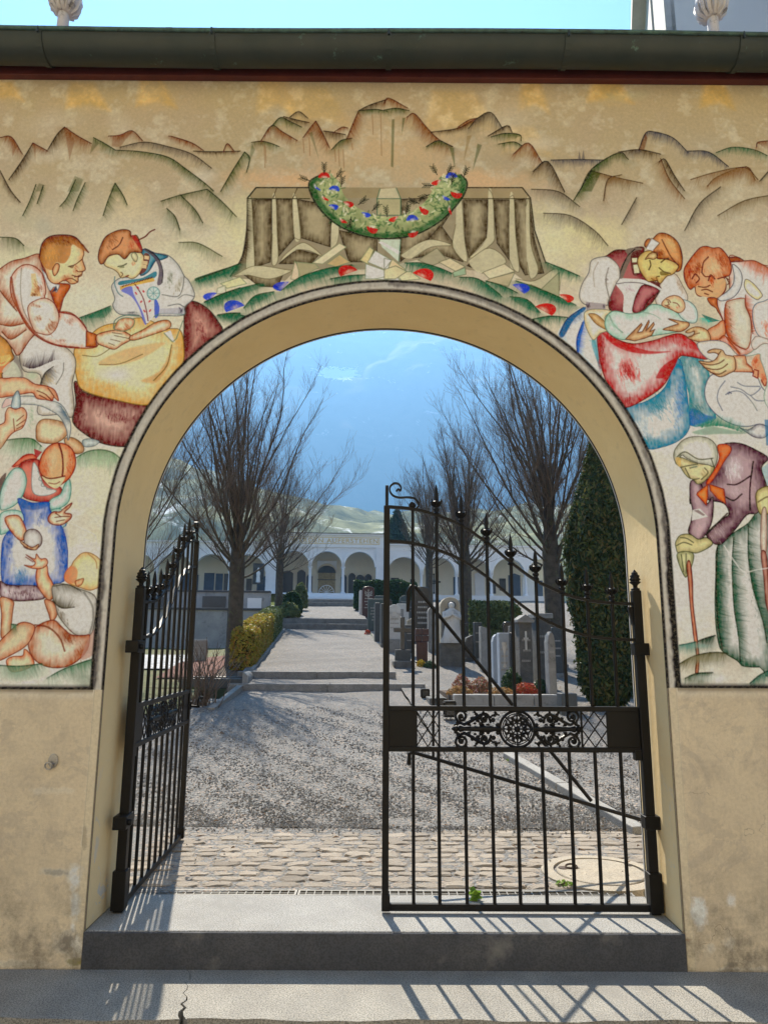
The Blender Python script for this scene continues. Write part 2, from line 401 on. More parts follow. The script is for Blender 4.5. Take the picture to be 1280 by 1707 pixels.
def WSH(c, rx, ry, col, a, rot=0):
    """soft cloudy wash"""
    X0, Y0 = cp(c); rx *= KPX/_T[2]; ry *= KPX/_T[2]; b = box_of([(X0, Y0)], max(rx, ry)*1.5); x0, y0, x1, y1 = b
    if x1 <= x0 or y1 <= y0: return
    X, Y = xx_[y0:y1, x0:x1]-X0, Y0-yy_[y0:y1, x0:x1]; cr, sr = math.cos(rot), math.sin(rot); U, V = (X*cr+Y*sr)/rx, (-X*sr+Y*cr)/ry
    m = np.clip(1.25-np.sqrt(U*U+V*V)-(N_mid[y0:y1, x0:x1]-.5)*1.1, 0, 1); lay(b, pig(col)[None, None], m*a)
def SP(c, rx, ry, col, a=.7, rot=0, ang=60, n=None):
    """hatched spot"""
    WSH(c, rx*.95, ry*.95, col, a*.62, rot); n = int((n or int(rx*ry/_T[2]**2*.7)+6)*.6); cr, sr = math.cos(rot), math.sin(rot)
    for _ in range(n):
        u, v = _hr.gauss(0, .45), _hr.gauss(0, .45); p = (c[0]+(u*rx*cr-v*ry*sr), c[1]+(u*rx*sr+v*ry*cr)); l = min(rx, ry)*.55*_hr.uniform(.5, 1.1); aa = math.radians(ang+_hr.uniform(-12, 12))
        L([p, (p[0]+math.cos(aa)*l, p[1]+math.sin(aa)*l)], col, 1.1, a*_hr.uniform(.3, .8), 0)

# ---------------------------------------------------------------- ground of the painting
g_top, g_mid, g_low = pig((158, 140, 108)), pig((188, 174, 145)), pig((192, 186, 170))
k1 = np.clip((PZ-2.6)/1.6, 0, 1)[..., None]; CV[:] = g_low*(1-k1)+g_top*k1
k2 = np.clip(1-np.abs(PZ-3.35)/.7, 0, 1)[..., None]; CV[:] = CV*(1-k2*.6)+g_mid*k2*.6
m_ = np.clip((N_big-.45)*4, 0, 1)[..., None]; CV[:] = CV*(1-.40*m_)+pig((160, 140, 116))*.40*m_
m_ = np.clip((N_mid-.52)*4, 0, 1)[..., None]; CV[:] = CV*(1-.28*m_)+pig((205, 194, 166))*.28*m_
CV *= (.92+.16*N_fin)[..., None]
Z(0, 0, 1)
for c, rx, ry, a in (((140, 165), 44, 28, .55), ((255, 160), 40, 30, .6), ((455, 160), 40, 50, .32), ((885, 160), 30, 40, .45), ((1010, 155), 46, 26, .6), ((1190, 160), 34, 32, .62), ((520, 185), 70, 40, .25), ((760, 195), 80, 44, .28), ((870, 240), 50, 30, .25), ((10, 155), 30, 20, .5)): F([(c[0]-rx*.5, c[1]-ry), (c[0]+rx*.35, c[1]-ry*.95), (c[0]+rx, c[1]+ry*.75), (c[0]+rx*.2, c[1]+ry*.35), (c[0]-rx*.7, c[1]+ry*.6)], (198, 154, 66), a*.75, 0, 1.2, 14); WSH(c, rx*1.2, ry, (196, 156, 80), a*.3)
for c, rx, ry, col, a in (((400, 400), 60, 90, (214, 200, 140), .5), ((330, 430), 80, 60, (208, 200, 156), .5), ((925, 400), 60, 80, (208, 196, 140), .5), ((1000, 395), 60, 40, (206, 184, 128), .45), ((480, 300), 110, 24, (196, 150, 104), .5), ((800, 300), 110, 24, (198, 152, 106), .5), ((640, 250), 150, 60, (182, 150, 110), .5), ((170, 830), 40, 90, (206, 184, 140), .5), ((70, 900), 60, 70, (206, 190, 150), .4), ((150, 500), 70, 40, (206, 206, 168), .5), ((1150, 800), 60, 90, (196, 192, 184), .5), ((1150, 980), 60, 120, (190, 186, 178), .5), ((1240, 740), 60, 30, (206, 208, 186), .5), ((60, 680), 80, 40, (196, 204, 190), .5), ((40, 440), 60, 40, (190, 194, 150), .5), ((200, 400), 70, 60, (190, 178, 146), .4)): WSH(c, rx, ry, col, a)
_wr = random.Random(5)
for _ in range(90):
    WSH((_wr.uniform(-40, 1320), _wr.uniform(130, 1150)), _wr.uniform(14, 60), _wr.uniform(10, 44), _wr.choice([(168, 152, 132), (160, 158, 128), (176, 150, 124), (204, 196, 174), (150, 146, 134), (196, 176, 128), (140, 128, 108)]), _wr.uniform(.12, .34), _wr.uniform(-.6, .6))
# ---------------------------------------------------------------- mountains
BR, GN, DK, GY, BL = (112, 62, 36), (62, 78, 48), (66, 52, 40), (88, 80, 70), (62, 66, 78)
Z(0, 0, 2)
for pts, c, ln, an in (([(0, 460), (38, 458), (75, 515)], BR, 22, 100), ([(30, 600), (75, 535), (110, 478)], DK, 20, 70), ([(110, 478), (160, 505)], BR, 16, 110), ([(160, 500), (190, 450), (215, 425)], DK, 26, 80), ([(215, 425), (260, 455), (305, 480)], BR, 34, 105), ([(312, 460), (350, 480), (385, 502)], GN, 22, 100), ([(362, 455), (400, 452), (440, 437), (475, 470)], BR, 18, 100), ([(400, 492), (480, 475), (560, 490), (640, 515), (705, 562)], GY, 22, 108), ([(385, 502), (470, 507), (560, 525), (620, 565), (680, 610), (712, 638)], GN, 20, 115), ([(563, 455), (580, 458), (640, 478), (678, 503)], BR, 16, 105), ([(645, 505), (720, 507), (800, 505)], DK, 12, 90), ([(745, 505), (758, 480), (780, 505)], BR, 10, 95), ([(735, 640), (775, 570), (815, 508)], GN, 22, 70), ([(815, 508), (832, 528), (822, 575)], GN, 12, 100), ([(838, 476), (870, 472), (900, 478), (930, 490)], GN, 20, 95), ([(870, 470), (905, 420), (940, 440), (990, 470)], BR, 26, 100), ([(905, 422), (935, 393), (970, 408), (1005, 425)], GN, 20, 95), ([(945, 390), (985, 400), (1030, 410)], DK, 16, 95), ([(965, 392), (995, 373), (1025, 395)], GY, 14, 95), ([(1010, 460), (1030, 432), (1052, 405)], BR, 16, 60), ([(1052, 405), (1075, 445), (1098, 495)], BR, 30, 115), ([(1078, 438), (1110, 442), (1150, 450)], DK, 26, 95), ([(1115, 440), (1140, 425), (1158, 428)], BR, 12, 95), ([(1105, 500), (1135, 470), (1172, 462)], GN, 22, 100), ([(1155, 465), (1175, 415), (1195, 370)], BR, 26, 60), ([(1195, 370), (1230, 352), (1290, 332)], DK, 18, 95), ([(1195, 370), (1250, 366), (1290, 372)], GN, 14, 95)):
    H(pts, c, ln/2, an, None, 1.5, .55)
for pts, c in (([(215, 428), (224, 425), (250, 470), (232, 535)], BR), ([(110, 480), (120, 482), (118, 540)], BR), ([(38, 458), (55, 490), (42, 525)], BR), ([(312, 460), (300, 515), (330, 480)], GN), ([(375, 455), (372, 490), (400, 492), (440, 440)], BR), ([(1030, 445), (1040, 440), (1062, 530)], GN), ([(838, 478), (830, 545), (850, 500)], GN), ([(120, 640), (130, 612), (150, 618), (140, 640)], GN), ([(225, 640), (250, 588), (278, 600), (262, 640)], GN), ([(365, 640), (383, 610), (405, 640)], GN)): F(pts, c, .45, 0, .6, 2)
for x, y0, y1 in ((880, 485, 560), (884, 490, 545), (1115, 500, 540), (1128, 500, 555), (1143, 500, 562), (1172, 480, 500), (1240, 385, 450), (1268, 380, 520), (1010, 465, 510), (1030, 460, 520)): L([(x, y0), (x+3, y1)], (130, 86, 52), 1.2, .6, 0)
Z(640, 0, 2)
for pts, c, ln, an in (([(0, 345), (15, 328), (78, 362)], BR, 20, 100), ([(0, 368), (40, 362), (82, 370)], GN, 18, 95), ([(75, 392), (100, 380), (140, 425), (180, 465), (228, 490)], BR, 34, 105), ([(140, 490), (180, 470), (225, 490)], GN, 18, 95), ([(155, 442), (240, 430), (290, 405), (345, 378)], DK, 14, 90), ([(245, 425), (280, 402), (310, 395)], BR, 12, 95), ([(280, 430), (310, 396), (355, 376), (395, 432)], GY, 36, 100), ([(345, 455), (408, 420), (425, 442)], DK, 14, 95), ([(355, 458), (400, 446), (450, 450), (455, 470)], GN, 22, 95), ([(380, 482), (430, 474), (460, 488)], GN, 18, 95), ([(430, 515), (480, 478), (525, 543)], BR, 30, 105), ([(495, 573), (545, 540), (600, 640)], DK, 30, 105), ([(555, 535), (640, 533), (730, 535)], BL, 22, 90), ([(650, 640), (690, 565), (780, 510), (812, 532)], GN, 28, 95), ([(780, 508), (850, 500), (920, 515)], DK, 22, 95), ([(848, 500), (870, 445), (900, 441), (960, 460), (1012, 510)], BL, 26, 100), ([(1010, 505), (1080, 508), (1145, 556)], BL, 22, 100), ([(915, 540), (935, 533), (965, 585), (1000, 638)], DK, 22, 110), ([(1105, 510), (1160, 492), (1230, 500), (1275, 520)], (54, 92, 66), 22, 95), ([(1240, 490), (1245, 475), (1290, 470)], BR, 20, 95), ([(1075, 622), (1110, 590), (1205, 557), (1235, 602)], (120, 84, 54), 24, 100), ([(690, 570), (760, 590), (860, 612)], (110, 84, 56), 30, 95), ([(1250, 605), (1290, 560)], GY, 10, 95)):
    H(pts, c, ln/2, an, None, 1.5, .55)
for pts, c in (([(25, 400), (34, 398), (30, 560), (22, 556)], GN), ([(60, 395), (70, 394), (58, 450)], GN), ([(275, 455), (290, 452), (264, 540)], (128, 104, 66)), ([(310, 480), (325, 485), (294, 570)], GN), ([(216, 490), (232, 495), (236, 565)], GN), ([(848, 500), (870, 447), (876, 462), (866, 500)], BR), ([(690, 570), (720, 580), (690, 640), (655, 640)], GN), ([(645, 533), (649, 502), (655, 533)], BL), ([(656, 533), (663, 500), (668, 533)], BL)): F(pts, c, .6, 0, .6, 1.5)
# flanks
Z(0, 0, 1)
for pts, c, ln, an in (([(268, 336), (300, 326), (345, 316)], GN, 12, 90), ([(345, 316), (368, 335), (394, 362)], GN, 16, 105), ([(278, 348), (292, 362), (300, 384)], GN, 14, 90), ([(298, 405), (330, 406), (370, 428)], (92, 100, 68), 16, 100), ([(300, 325), (325, 350), (338, 372)], GN, 12, 100), ([(60, 308), (50, 335), (38, 360)], GN, 8, 60), ([(72, 310), (62, 340)], GN, 8, 60), ([(126, 300), (112, 330), (100, 345)], GN, 12, 50), ([(142, 305), (128, 335), (122, 352)], GN, 8, 50), ([(192, 306), (180, 335), (172, 360)], GN, 14, 50), ([(192, 306), (205, 326), (212, 342)], GN, 8, 100), ([(0, 285), (18, 318), (34, 338)], DK, 8, 100), ([(0, 396), (26, 398), (40, 410)], GN, 18, 95), ([(885, 316), (930, 320), (965, 345)], GY, 14, 100), ([(905, 356), (950, 360), (990, 385), (1012, 410)], GY, 18, 105), ([(1005, 335), (1012, 300), (1035, 292)], (110, 84, 56), 12, 95), ([(955, 335), (985, 285)], GN, 12, 60), ([(1035, 375), (1060, 330)], GY, 8, 60), ([(1100, 265), (1115, 300), (1140, 332)], (120, 84, 54), 14, 105), ([(1140, 385), (1165, 340), (1200, 312)], GY, 12, 80), ([(1150, 300), (1190, 288), (1240, 280), (1262, 300)], (120, 88, 58), 18, 100), ([(1195, 360), (1240, 335), (1290, 325)], (110, 92, 66), 14, 90)):
    H(pts, c, ln, an, None, 1.3, .45)
# ---------------------------------------------------------------- draped altar
AG, AL, AD = (134, 122, 98), (178, 168, 134), (58, 48, 42)
Z(300, 250, 3.2)
F([(358, 258), (405, 203), (1120, 203), (1120, 640), (620, 640), (560, 700), (330, 690), (268, 676), (330, 570), (350, 430)], AG, .9, 0)
F([(358, 258), (405, 203), (1120, 203), (1120, 258)], (140, 124, 92), .9, 0)
for pts in ([(385, 268), (490, 265), (488, 480), (482, 600), (395, 630), (385, 480)], [(512, 265), (600, 265), (612, 470), (525, 570), (516, 480)], [(625, 265), (820, 300), (806, 400), (800, 520), (640, 470)], [(845, 430), (1050, 470), (1050, 600), (900, 600)], [(330, 660), (560, 640), (520, 735), (420, 730)], [(525, 610), (620, 530), (740, 560), (700, 610)]):
    R(pts, (150, 136, 106), AD, 15, AD, 1.2, 0, .85)
for pts in ([(358, 262), (380, 262), (392, 480), (395, 640), (350, 640), (362, 480)], [(492, 255), (510, 255), (518, 450), (522, 590), (490, 610), (492, 450)], [(600, 255), (620, 255), (640, 420), (640, 480), (610, 470)], [(810, 380), (845, 390), (840, 490), (806, 530)], [(290, 670), (400, 620), (560, 640), (590, 650), (480, 690), (360, 668)], [(530, 600), (560, 560), (640, 500), (690, 510), (760, 570), (690, 540), (620, 535)]):
    F(pts, AL, .85, 1); L(pts, (96, 86, 62), 1.2, .7, 1)
H([(358, 262), (355, 430), (330, 570), (268, 676)], AD, 8, 20, None, 1.4, .6)
L([(358, 260), (405, 203), (690, 203)], (50, 56, 40), 2.2, .95, 0); L([(358, 262), (690, 262)], (70, 66, 46), 1.8, .9, 0)
L([(495, 262), (515, 205)], AD, 1.2, .8, 0); L([(600, 262), (625, 205)], AD, 1.2, .8, 0)
Z(640, 250, 3.2)
F([(0, 203), (735, 203), (778, 255), (800, 420), (860, 600), (935, 655), (925, 780), (800, 740), (690, 660), (520, 650), (430, 640), (300, 560), (80, 610), (0, 610)], AG, .9, 0)
F([(0, 203), (735, 203), (778, 258), (0, 258)], (146, 128, 96), .9, 0)
for pts in ([(420, 268), (552, 268), (545, 470), (450, 580), (432, 500)], [(580, 268), (668, 268), (665, 590), (600, 500), (590, 400)], [(692, 268), (770, 262), (800, 480), (850, 660), (750, 670), (710, 600)], [(85, 265), (250, 255), (380, 300), (300, 420), (85, 600)], [(300, 400), (370, 500), (420, 600), (300, 560), (150, 580)], [(440, 620), (500, 560), (520, 650)]):
    R(pts, (154, 140, 110), AD, 15, AD, 1.2, 0, .85)
for pts in ([(385, 270), (412, 270), (425, 460), (440, 600), (365, 520), (380, 400)], [(555, 210), (578, 255), (585, 430), (575, 500), (450, 580), (545, 470)], [(668, 255), (690, 258), (700, 460), (720, 640), (690, 640), (668, 590)], [(755, 300), (772, 268), (780, 500), (820, 640), (780, 690), (760, 600)], [(450, 590), (560, 525), (650, 600), (520, 660)], [(700, 690), (800, 700), (900, 640), (930, 655), (920, 770), (780, 720)], [(90, 560), (180, 500), (260, 480), (360, 510), (250, 520), (150, 580)]):
    F(pts, AL, .8, 1); L(pts, (92, 84, 62), 1.2, .7, 1)
L([(440, 203), (735, 203), (778, 258), (800, 430), (860, 605)], (54, 52, 40), 2, .9, 0); L([(415, 262), (775, 262)], (74, 66, 48), 1.6, .9, 0)
# cloth cross and pedestal, broken stones
Z(300, 250, 3.2)
F([(1065, 210), (1152, 205), (1175, 262), (1050, 262)], (176, 164, 130), .9, 0); F([(1050, 262), (1175, 262), (1175, 350), (1050, 350)], (160, 150, 112), .9, 0)
F([(1060, 480), (1175, 480), (1165, 600), (1075, 520)], (176, 184, 162), .9, 0); F([(1055, 495), (1075, 490), (1175, 545), (1165, 560)], (222, 220, 212), .95, 0)
for p in ([(1065, 210), (1050, 262), (1050, 350)], [(1152, 205), (1175, 262), (1175, 350)], [(1050, 262), (1175, 262)], [(1175, 480), (1165, 600)], [(1050, 350), (1170, 350)]): L(p, (70, 100, 78), 1.5, .85, 0)
for pts, c in (([(705, 605), (850, 500), (885, 520), (760, 610)], (206, 176, 142)), ([(590, 690), (612, 595), (635, 640), (630, 700)], (204, 166, 136)), ([(620, 600), (720, 610), (740, 630), (640, 680)], (150, 140, 106)), ([(960, 590), (1010, 520), (1030, 535), (1000, 610)], (190, 170, 120)), ([(1000, 600), (1040, 540), (1125, 590), (1105, 645)], (216, 212, 206)), ([(1105, 640), (1130, 585), (1200, 640), (1150, 660)], (196, 170, 130)), ([(990, 610), (1105, 650), (1080, 690), (985, 690)], (208, 202, 190)), ([(1040, 690), (1140, 668), (1175, 700)], (222, 220, 214)), ([(1150, 660), (1230, 650), (1280, 690), (1180, 700)], (200, 180, 140)), ([(215, 715), (320, 680), (355, 715), (250, 740)], (190, 180, 134)), ([(780, 610), (850, 560), (905, 600), (830, 625)], (176, 150, 104)), ([(200, 740), (240, 725), (245, 765), (195, 770)], (214, 180, 156))):
    F(pts, c, .95, 0); L(list(pts)+[pts[0]], (112, 124, 92), 1.2, .75, 0)
Z(640, 250, 3.2)
for pts, c in (([(180, 590), (280, 525), (335, 590), (250, 620)], (150, 140, 112)), ([(290, 600), (350, 580), (430, 625), (380, 650)], (186, 170, 134)), ([(365, 655), (430, 630), (435, 665), (370, 680)], (140, 160, 128)), ([(525, 655), (640, 610), (695, 650), (560, 690)], (198, 174, 140)), ([(560, 690), (695, 655), (660, 730), (545, 700)], (166, 150, 116)), ([(835, 745), (930, 655), (930, 785), (850, 770)], (146, 142, 110)), ([(0, 580), (40, 590), (0, 640)], (206, 200, 190)), ([(0, 640), (60, 620), (120, 650), (60, 690), (0, 690)], (190, 176, 134))):
    F(pts, c, .95, 0); L(list(pts)+[pts[0]], (104, 104, 80), 1.2, .8, 0)
# ---------------------------------------------------------------- green turf and flowers by the arch
GG = (42, 96, 72)
Z(300, 250, 3.2)
for pts, ln, an in (([(80, 690), (180, 655), (300, 618)], 14, 70), ([(130, 815), (250, 760), (420, 715)], 18, 75), ([(340, 845), (400, 780), (500, 758)], 18, 80), ([(200, 885), (280, 875), (355, 890)], 12, 90), ([(540, 750), (640, 680), (780, 635), (915, 615)], 16, 70), ([(800, 690), (900, 672), (985, 668)], 14, 90)): H(pts, GG, ln, an, None, 2.0, .7)
for pts in ([(130, 815), (250, 760), (420, 715), (440, 735), (260, 790)], [(340, 845), (400, 780), (500, 758), (470, 790)], [(540, 750), (640, 680), (780, 635), (915, 615), (900, 640), (700, 700)], [(80, 690), (180, 655), (300, 618), (280, 645), (130, 705)]): F(pts, GG, .5, 1, .8, 4)
def half(c, r, rot, col, lite=(206, 176, 150)):
    pts = [(c[0]+r*math.cos(rot+math.pi+t), c[1]+r*.95*math.sin(math.pi+t)) for t in np.linspace(0, math.pi, 10)]
    cr, sr = math.cos(rot), math.sin(rot); pts = [(c[0]+(x-c[0])*cr-(y-c[1])*sr, c[1]+(x-c[0])*sr+(y-c[1])*cr) for x, y in pts]
    F(pts, col, .95, 0, .5); SP((c[0]+r*.08*sr, c[1]-r*.15), r*.6, r*.25, lite, .6, rot, 85, 8)
RD, BU = (176, 34, 28), (36, 62, 170)
for c, r, rot, col in (((175, 785), 42, -.75, BU), ((295, 850), 56, -.35, BU), ((558, 730), 50, -.8, BU), ((900, 660), 52, -.35, RD)): half(c, r, rot, col)
Z(640, 250, 3.2)
for pts, ln, an in (([(110, 605), (200, 605), (290, 630), (360, 660)], 16, 100), ([(400, 680), (500, 690), (600, 760), (625, 785)], 14, 100), ([(540, 700), (640, 730), (710, 765)], 14, 100), ([(700, 700), (820, 740), (960, 800), (1020, 830)], 16, 105), ([(670, 785), (760, 800), (830, 870)], 16, 100), ([(790, 905), (880, 888), (975, 895)], 12, 90), ([(860, 600), (950, 635), (1040, 675)], 12, 100)): H(pts, GG, ln, an, None, 2.0, .7)
for pts in ([(110, 605), (200, 605), (290, 630), (360, 665), (290, 655)], [(700, 700), (820, 740), (960, 800), (1020, 830), (900, 810)], [(670, 785), (760, 800), (830, 870), (740, 840)]): F(pts, GG, .5, 1, .8, 4)
for c, r, rot, col in (((198, 680), 58, .42, RD), ((713, 745), 50, .65, BU), ((955, 795), 44, .75, RD), ((848, 862), 58, .5, RD)): half(c, r, rot, col)
# ---------------------------------------------------------------- garland
Z(0, 0, 1)
g_out = smooth_pts([(536, 291), (516, 303), (517, 322), (532, 348), (558, 373), (590, 389), (622, 397), (652, 398), (688, 393), (722, 377), (750, 354), (771, 328), (778, 306), (768, 292)], 4)
g_in = smooth_pts([(552, 291), (566, 306), (572, 324), (590, 343), (614, 356), (640, 362), (668, 360), (694, 348), (712, 332), (722, 314), (732, 298), (750, 289)], 4)
G_all = [tuple(p) for p in g_out]+[tuple(p) for p in g_in[::-1]]
F(G_all, (140, 146, 100), .97, 0, .8)
def gmix(f, k): 
    o_ = np.array(g_out[min(len(g_out)-1, int(f*(len(g_out)-1)))]); i_ = np.array(g_in[min(len(g_in)-1, int(f*(len(g_in)-1)))]); return o_*(1-k)+i_*k
F([tuple(p) for p in g_out]+[tuple(gmix(f, .24)) for f in np.linspace(1, 0, 40)], (40, 84, 58), .8, 0, 1.0, 7)
for _ in range(420):
    f, k = _hr.random(), _hr.random(); p = gmix(f, k); a_ = _hr.uniform(0, 6.28); l_ = _hr.uniform(3, 7)
    L([tuple(p), (p[0]+l_*math.cos(a_), p[1]+l_*math.sin(a_))], _hr.choice([(30, 74, 50), (52, 92, 60), (84, 112, 72)]) if k < .45 else _hr.choice([(96, 118, 76), (196, 188, 150), (70, 104, 66), (176, 172, 128), (206, 198, 166), (52, 92, 60)]), 2.2, .6, 0)
L([tuple(p) for p in g_out], (24, 56, 40), 2.2, .9, 0)
for c, r, rot, col in (((540, 297), 10, 0, RD), ((556, 318), 9, .2, BU), ((524, 312), 9, 1.3, BU), ((537, 330), 9, 1.2, RD), ((553, 347), 9, .6, BU), ((577, 342), 10, .7, RD), ((606, 359), 9, .8, BU), ((567, 368), 9, 1.1, RD), ((620, 380), 10, 3.4, RD), ((660, 366), 10, -.9, RD), ((687, 368), 10, -.1, BU), ((688, 388), 9, 2.9, RD), ((706, 348), 10, 3.6, RD), ((738, 330), 9, 1.1, BU), ((752, 297), 10, -.1, BU), ((760, 322), 10, 3.3, RD), ((731, 305), 10, -.9, RD), ((747, 348), 9, 1.9, RD)): half(c, r, rot, col, (210, 196, 170))
for x, y, an in ((540, 290, -90), (516, 302, -160), (559, 298, -50), (568, 312, -80), (597, 342, -40), (620, 352, -45), (645, 362, -100), (585, 362, 100), (676, 358, -75), (698, 340, 200), (715, 325, 160), (728, 292, -120), (744, 292, -60), (752, 308, -80), (772, 296, -70), (722, 310, 180)):
    a_ = math.radians(an); L([(x, y), (x+15*math.cos(a_), y+15*math.sin(a_))], (28, 48, 38), 1.3, .9, 0)
    for k in range(1, 5):
        q = (x+3.6*k*math.cos(a_), y+3.6*k*math.sin(a_))
        for s_ in (-1, 1): L([q, (q[0]+6*math.cos(a_+s_*.7), q[1]+6*math.sin(a_+s_*.7))], (28, 48, 38), 1.1, .85, 0)
# ---------------------------------------------------------------- left: betrothed couple
SK, SD, SO = (222, 192, 154), (168, 88, 48), (92, 46, 28)
WH, JK = (206, 198, 186), (150, 74, 38)
CR, MA, GD = (214, 194, 158), (92, 22, 36), (200, 156, 88)
# turf behind
Z(0, 360, 3.2)
for pts in ([(425, 545), (520, 510), (590, 482)],): H(pts, GG, 16, 70, None, 2, .75)
F([(425, 548), (590, 482), (600, 500), (560, 545)], GG, .5, 0, .8, 3)
for pts in ([(1040, 345), (1160, 300), (1280, 255)], [(1090, 460), (1180, 420), (1280, 385)], [(1160, 530), (1220, 520), (1280, 520)]): H(pts, GG, 12, 75, None, 2, .7)
# woman's maroon skirt
R([(985, 500), (1020, 455), (1100, 490), (1160, 560), (1185, 630), (1080, 720), (975, 800), (980, 640)], (176, 128, 112), MA, 20, (60, 14, 26), 1.8, 1, 1.0, .9)
SP((1075, 620), 24, 80, (110, 28, 44), .75, -.35, 75, 70); SP((1000, 640), 20, 110, (96, 22, 38), .8, 0, 90, 60)
R([(395, 890), (430, 900), (470, 950), (800, 1010), (790, 1060), (740, 1150), (690, 1228), (560, 1220), (460, 1170), (388, 1100), (405, 1000)], (184, 146, 130), MA, 26, (58, 14, 24), 2.0, 1, 1.0, .9)
SP((640, 1075), 110, 30, (104, 30, 44), .7, .18, 95, 120); SP((430, 1000), 22, 100, MA, .8, 0, 90, 60)
# golden apron
R([(500, 620), (560, 585), (640, 570), (760, 545), (880, 600), (960, 610), (980, 700), (970, 800), (880, 920), (800, 1010), (600, 980), (450, 935), (410, 870), (395, 720), (440, 690)], (216, 190, 142), (188, 132, 52), 26, (120, 92, 48), 1.8, 1, .9, 1.0)
F([(520, 790), (620, 730), (760, 690), (880, 680), (760, 760), (620, 800)], (196, 128, 70), .55, 1, .5, 5); F([(750, 880), (850, 830), (910, 720), (920, 700), (900, 800), (830, 890)], (186, 120, 58), .6, 1, .5, 5)
L([(915, 690), (890, 800), (820, 880)], (104, 80, 40), 1.6, .8); L([(530, 795), (640, 790), (760, 740)], (110, 90, 48), 1.3, .8); L([(440, 745), (520, 750), (600, 700)], (110, 92, 48), 1.4, .8); SP((560, 900), 100, 40, (190, 130, 44), .5, .2, 90, 90)
WSH((620, 850), 90, 50, (214, 206, 192), .6)
# man: trousers
R([(170, 640), (250, 660), (330, 690), (390, 740), (405, 800), (385, 900), (395, 1000), (385, 1075), (330, 1060), (205, 1060), (215, 960), (215, 850), (130, 830), (105, 760), (120, 700)], WH, (140, 122, 92), 11, (86, 82, 78), 1.8, 1, .75)
H([(120, 800), (180, 815), (290, 770)], (70, 56, 62), 16, -75, None, 1.6, .7, 1, False); H([(215, 900), (240, 840), (285, 805)], (84, 76, 70), 14, 40, None, 1.5, .7); L([(340, 785), (335, 840), (300, 900)], (104, 98, 88), 1.5, .8); SP((255, 880), 30, 50, (166, 140, 88), .6, .3, 70, 40)
# shoes
R([(200, 1110), (240, 1085), (330, 1100), (360, 1140), (350, 1180), (290, 1215), (205, 1205), (192, 1160)], (202, 174, 138), (150, 96, 58), 11, (104, 78, 56), 1.6); R([(345, 1190), (390, 1185), (440, 1220), (445, 1260), (400, 1270), (355, 1230)], (196, 160, 120), (146, 96, 58), 10, (96, 72, 52), 1.5); R([(440, 1200), (480, 1190), (530, 1205), (500, 1230), (450, 1232)], (186, 190, 184), (120, 128, 126), 8, (90, 98, 98), 1.2)
# jacket body and arms
R([(0, 285), (60, 245), (130, 228), (210, 205), (225, 270), (260, 340), (290, 420), (320, 500), (310, 560), (180, 640), (100, 745), (60, 700), (-20, 640), (-20, 300)], (206, 184, 162), JK, 15, (104, 46, 26), 2.2, 1, .85)
R([(225, 270), (210, 215), (240, 230), (300, 350), (375, 370), (340, 440), (318, 510), (292, 470), (260, 380)], (190, 110, 66), (140, 64, 32), 12, (104, 46, 26), 1.8)
R([(222, 280), (235, 300), (300, 362), (318, 372), (300, 410), (290, 380), (265, 400), (238, 330)], (216, 212, 206), (160, 158, 156), 6, (96, 92, 96), 1.4); F([(276, 410), (300, 372), (308, 398)], (64, 66, 80), .9, 0)
R([(60, 330), (110, 270), (170, 265), (225, 310), (245, 400), (240, 440), (290, 470), (315, 540), (320, 515), (380, 520), (440, 570), (470, 620), (515, 640), (515, 700), (400, 705), (260, 680), (160, 610), (95, 500), (60, 420)], (212, 196, 178), (176, 104, 64), 13, (128, 56, 34), 2.4, 1, .7)
F([(165, 310), (190, 308), (205, 380), (220, 430), (160, 430), (170, 380)], (196, 160, 100), .8, 0); SP((200, 385), 30, 50, JK, .8, 0, 70, 60); SP((180, 420), 20, 14, (110, 52, 28), .85, 0, 60, 20)
R([(235, 440), (290, 470), (315, 540), (300, 600), (265, 635), (225, 632), (180, 610), (150, 520), (160, 470)], (208, 190, 170), (160, 84, 46), 10, (120, 54, 34), 1.8, 1, .6)
SP((275, 590), 26, 44, (150, 78, 38), .8, .7, 60, 60); SP((205, 548), 24, 16, JK, .7, .2, 60, 24); SP((195, 480), 40, 12, JK, .6, .2, 75, 30); SP((370, 565), 34, 20, JK, .65, .5, 60, 34); SP((325, 665), 44, 16, JK, .6, -.2, 60, 30)
L([(60, 330), (80, 440), (120, 540), (200, 640), (300, 690), (420, 706)], (124, 52, 30), 3.2, .8); L([(115, 280), (110, 400), (125, 500), (170, 590)], (110, 96, 82), 1.4, .7); L([(315, 515), (400, 535), (460, 600)], (124, 40, 36), 2, .9)
for pts in ([(0, 400), (30, 440), (90, 510)], [(0, 580), (60, 590), (130, 575)], [(10, 620), (60, 660), (140, 610)]): H(pts, JK, 12, -60, None, 2.0, .65)
R([(460, 615), (515, 635), (515, 700), (458, 700)], (186, 112, 64), (140, 66, 32), 7, (104, 48, 28), 1.6, 0)
# hands
R([(515, 640), (560, 620), (640, 610), (700, 640), (712, 655), (650, 690), (610, 714), (560, 700), (520, 680)], SK, SD, 9, SO, 1.7)
for p in ([(610, 640), (660, 650), (705, 660)], [(590, 660), (640, 672)], [(580, 680), (610, 692)], [(600, 625), (650, 632)]): L(p, SO, 1.2, .8)
R([(610, 600), (630, 560), (670, 545), (715, 555), (710, 590), (670, 615), (625, 612)], SK, SD, 10, (70, 116, 92), 1.6); SP((670, 580), 30, 26, SD, .6, 0, 60, 30)
R([(700, 640), (760, 610), (840, 565), (900, 560), (905, 600), (800, 640), (720, 665), (690, 660)], SK, SD, 10, (84, 70, 46), 1.6)
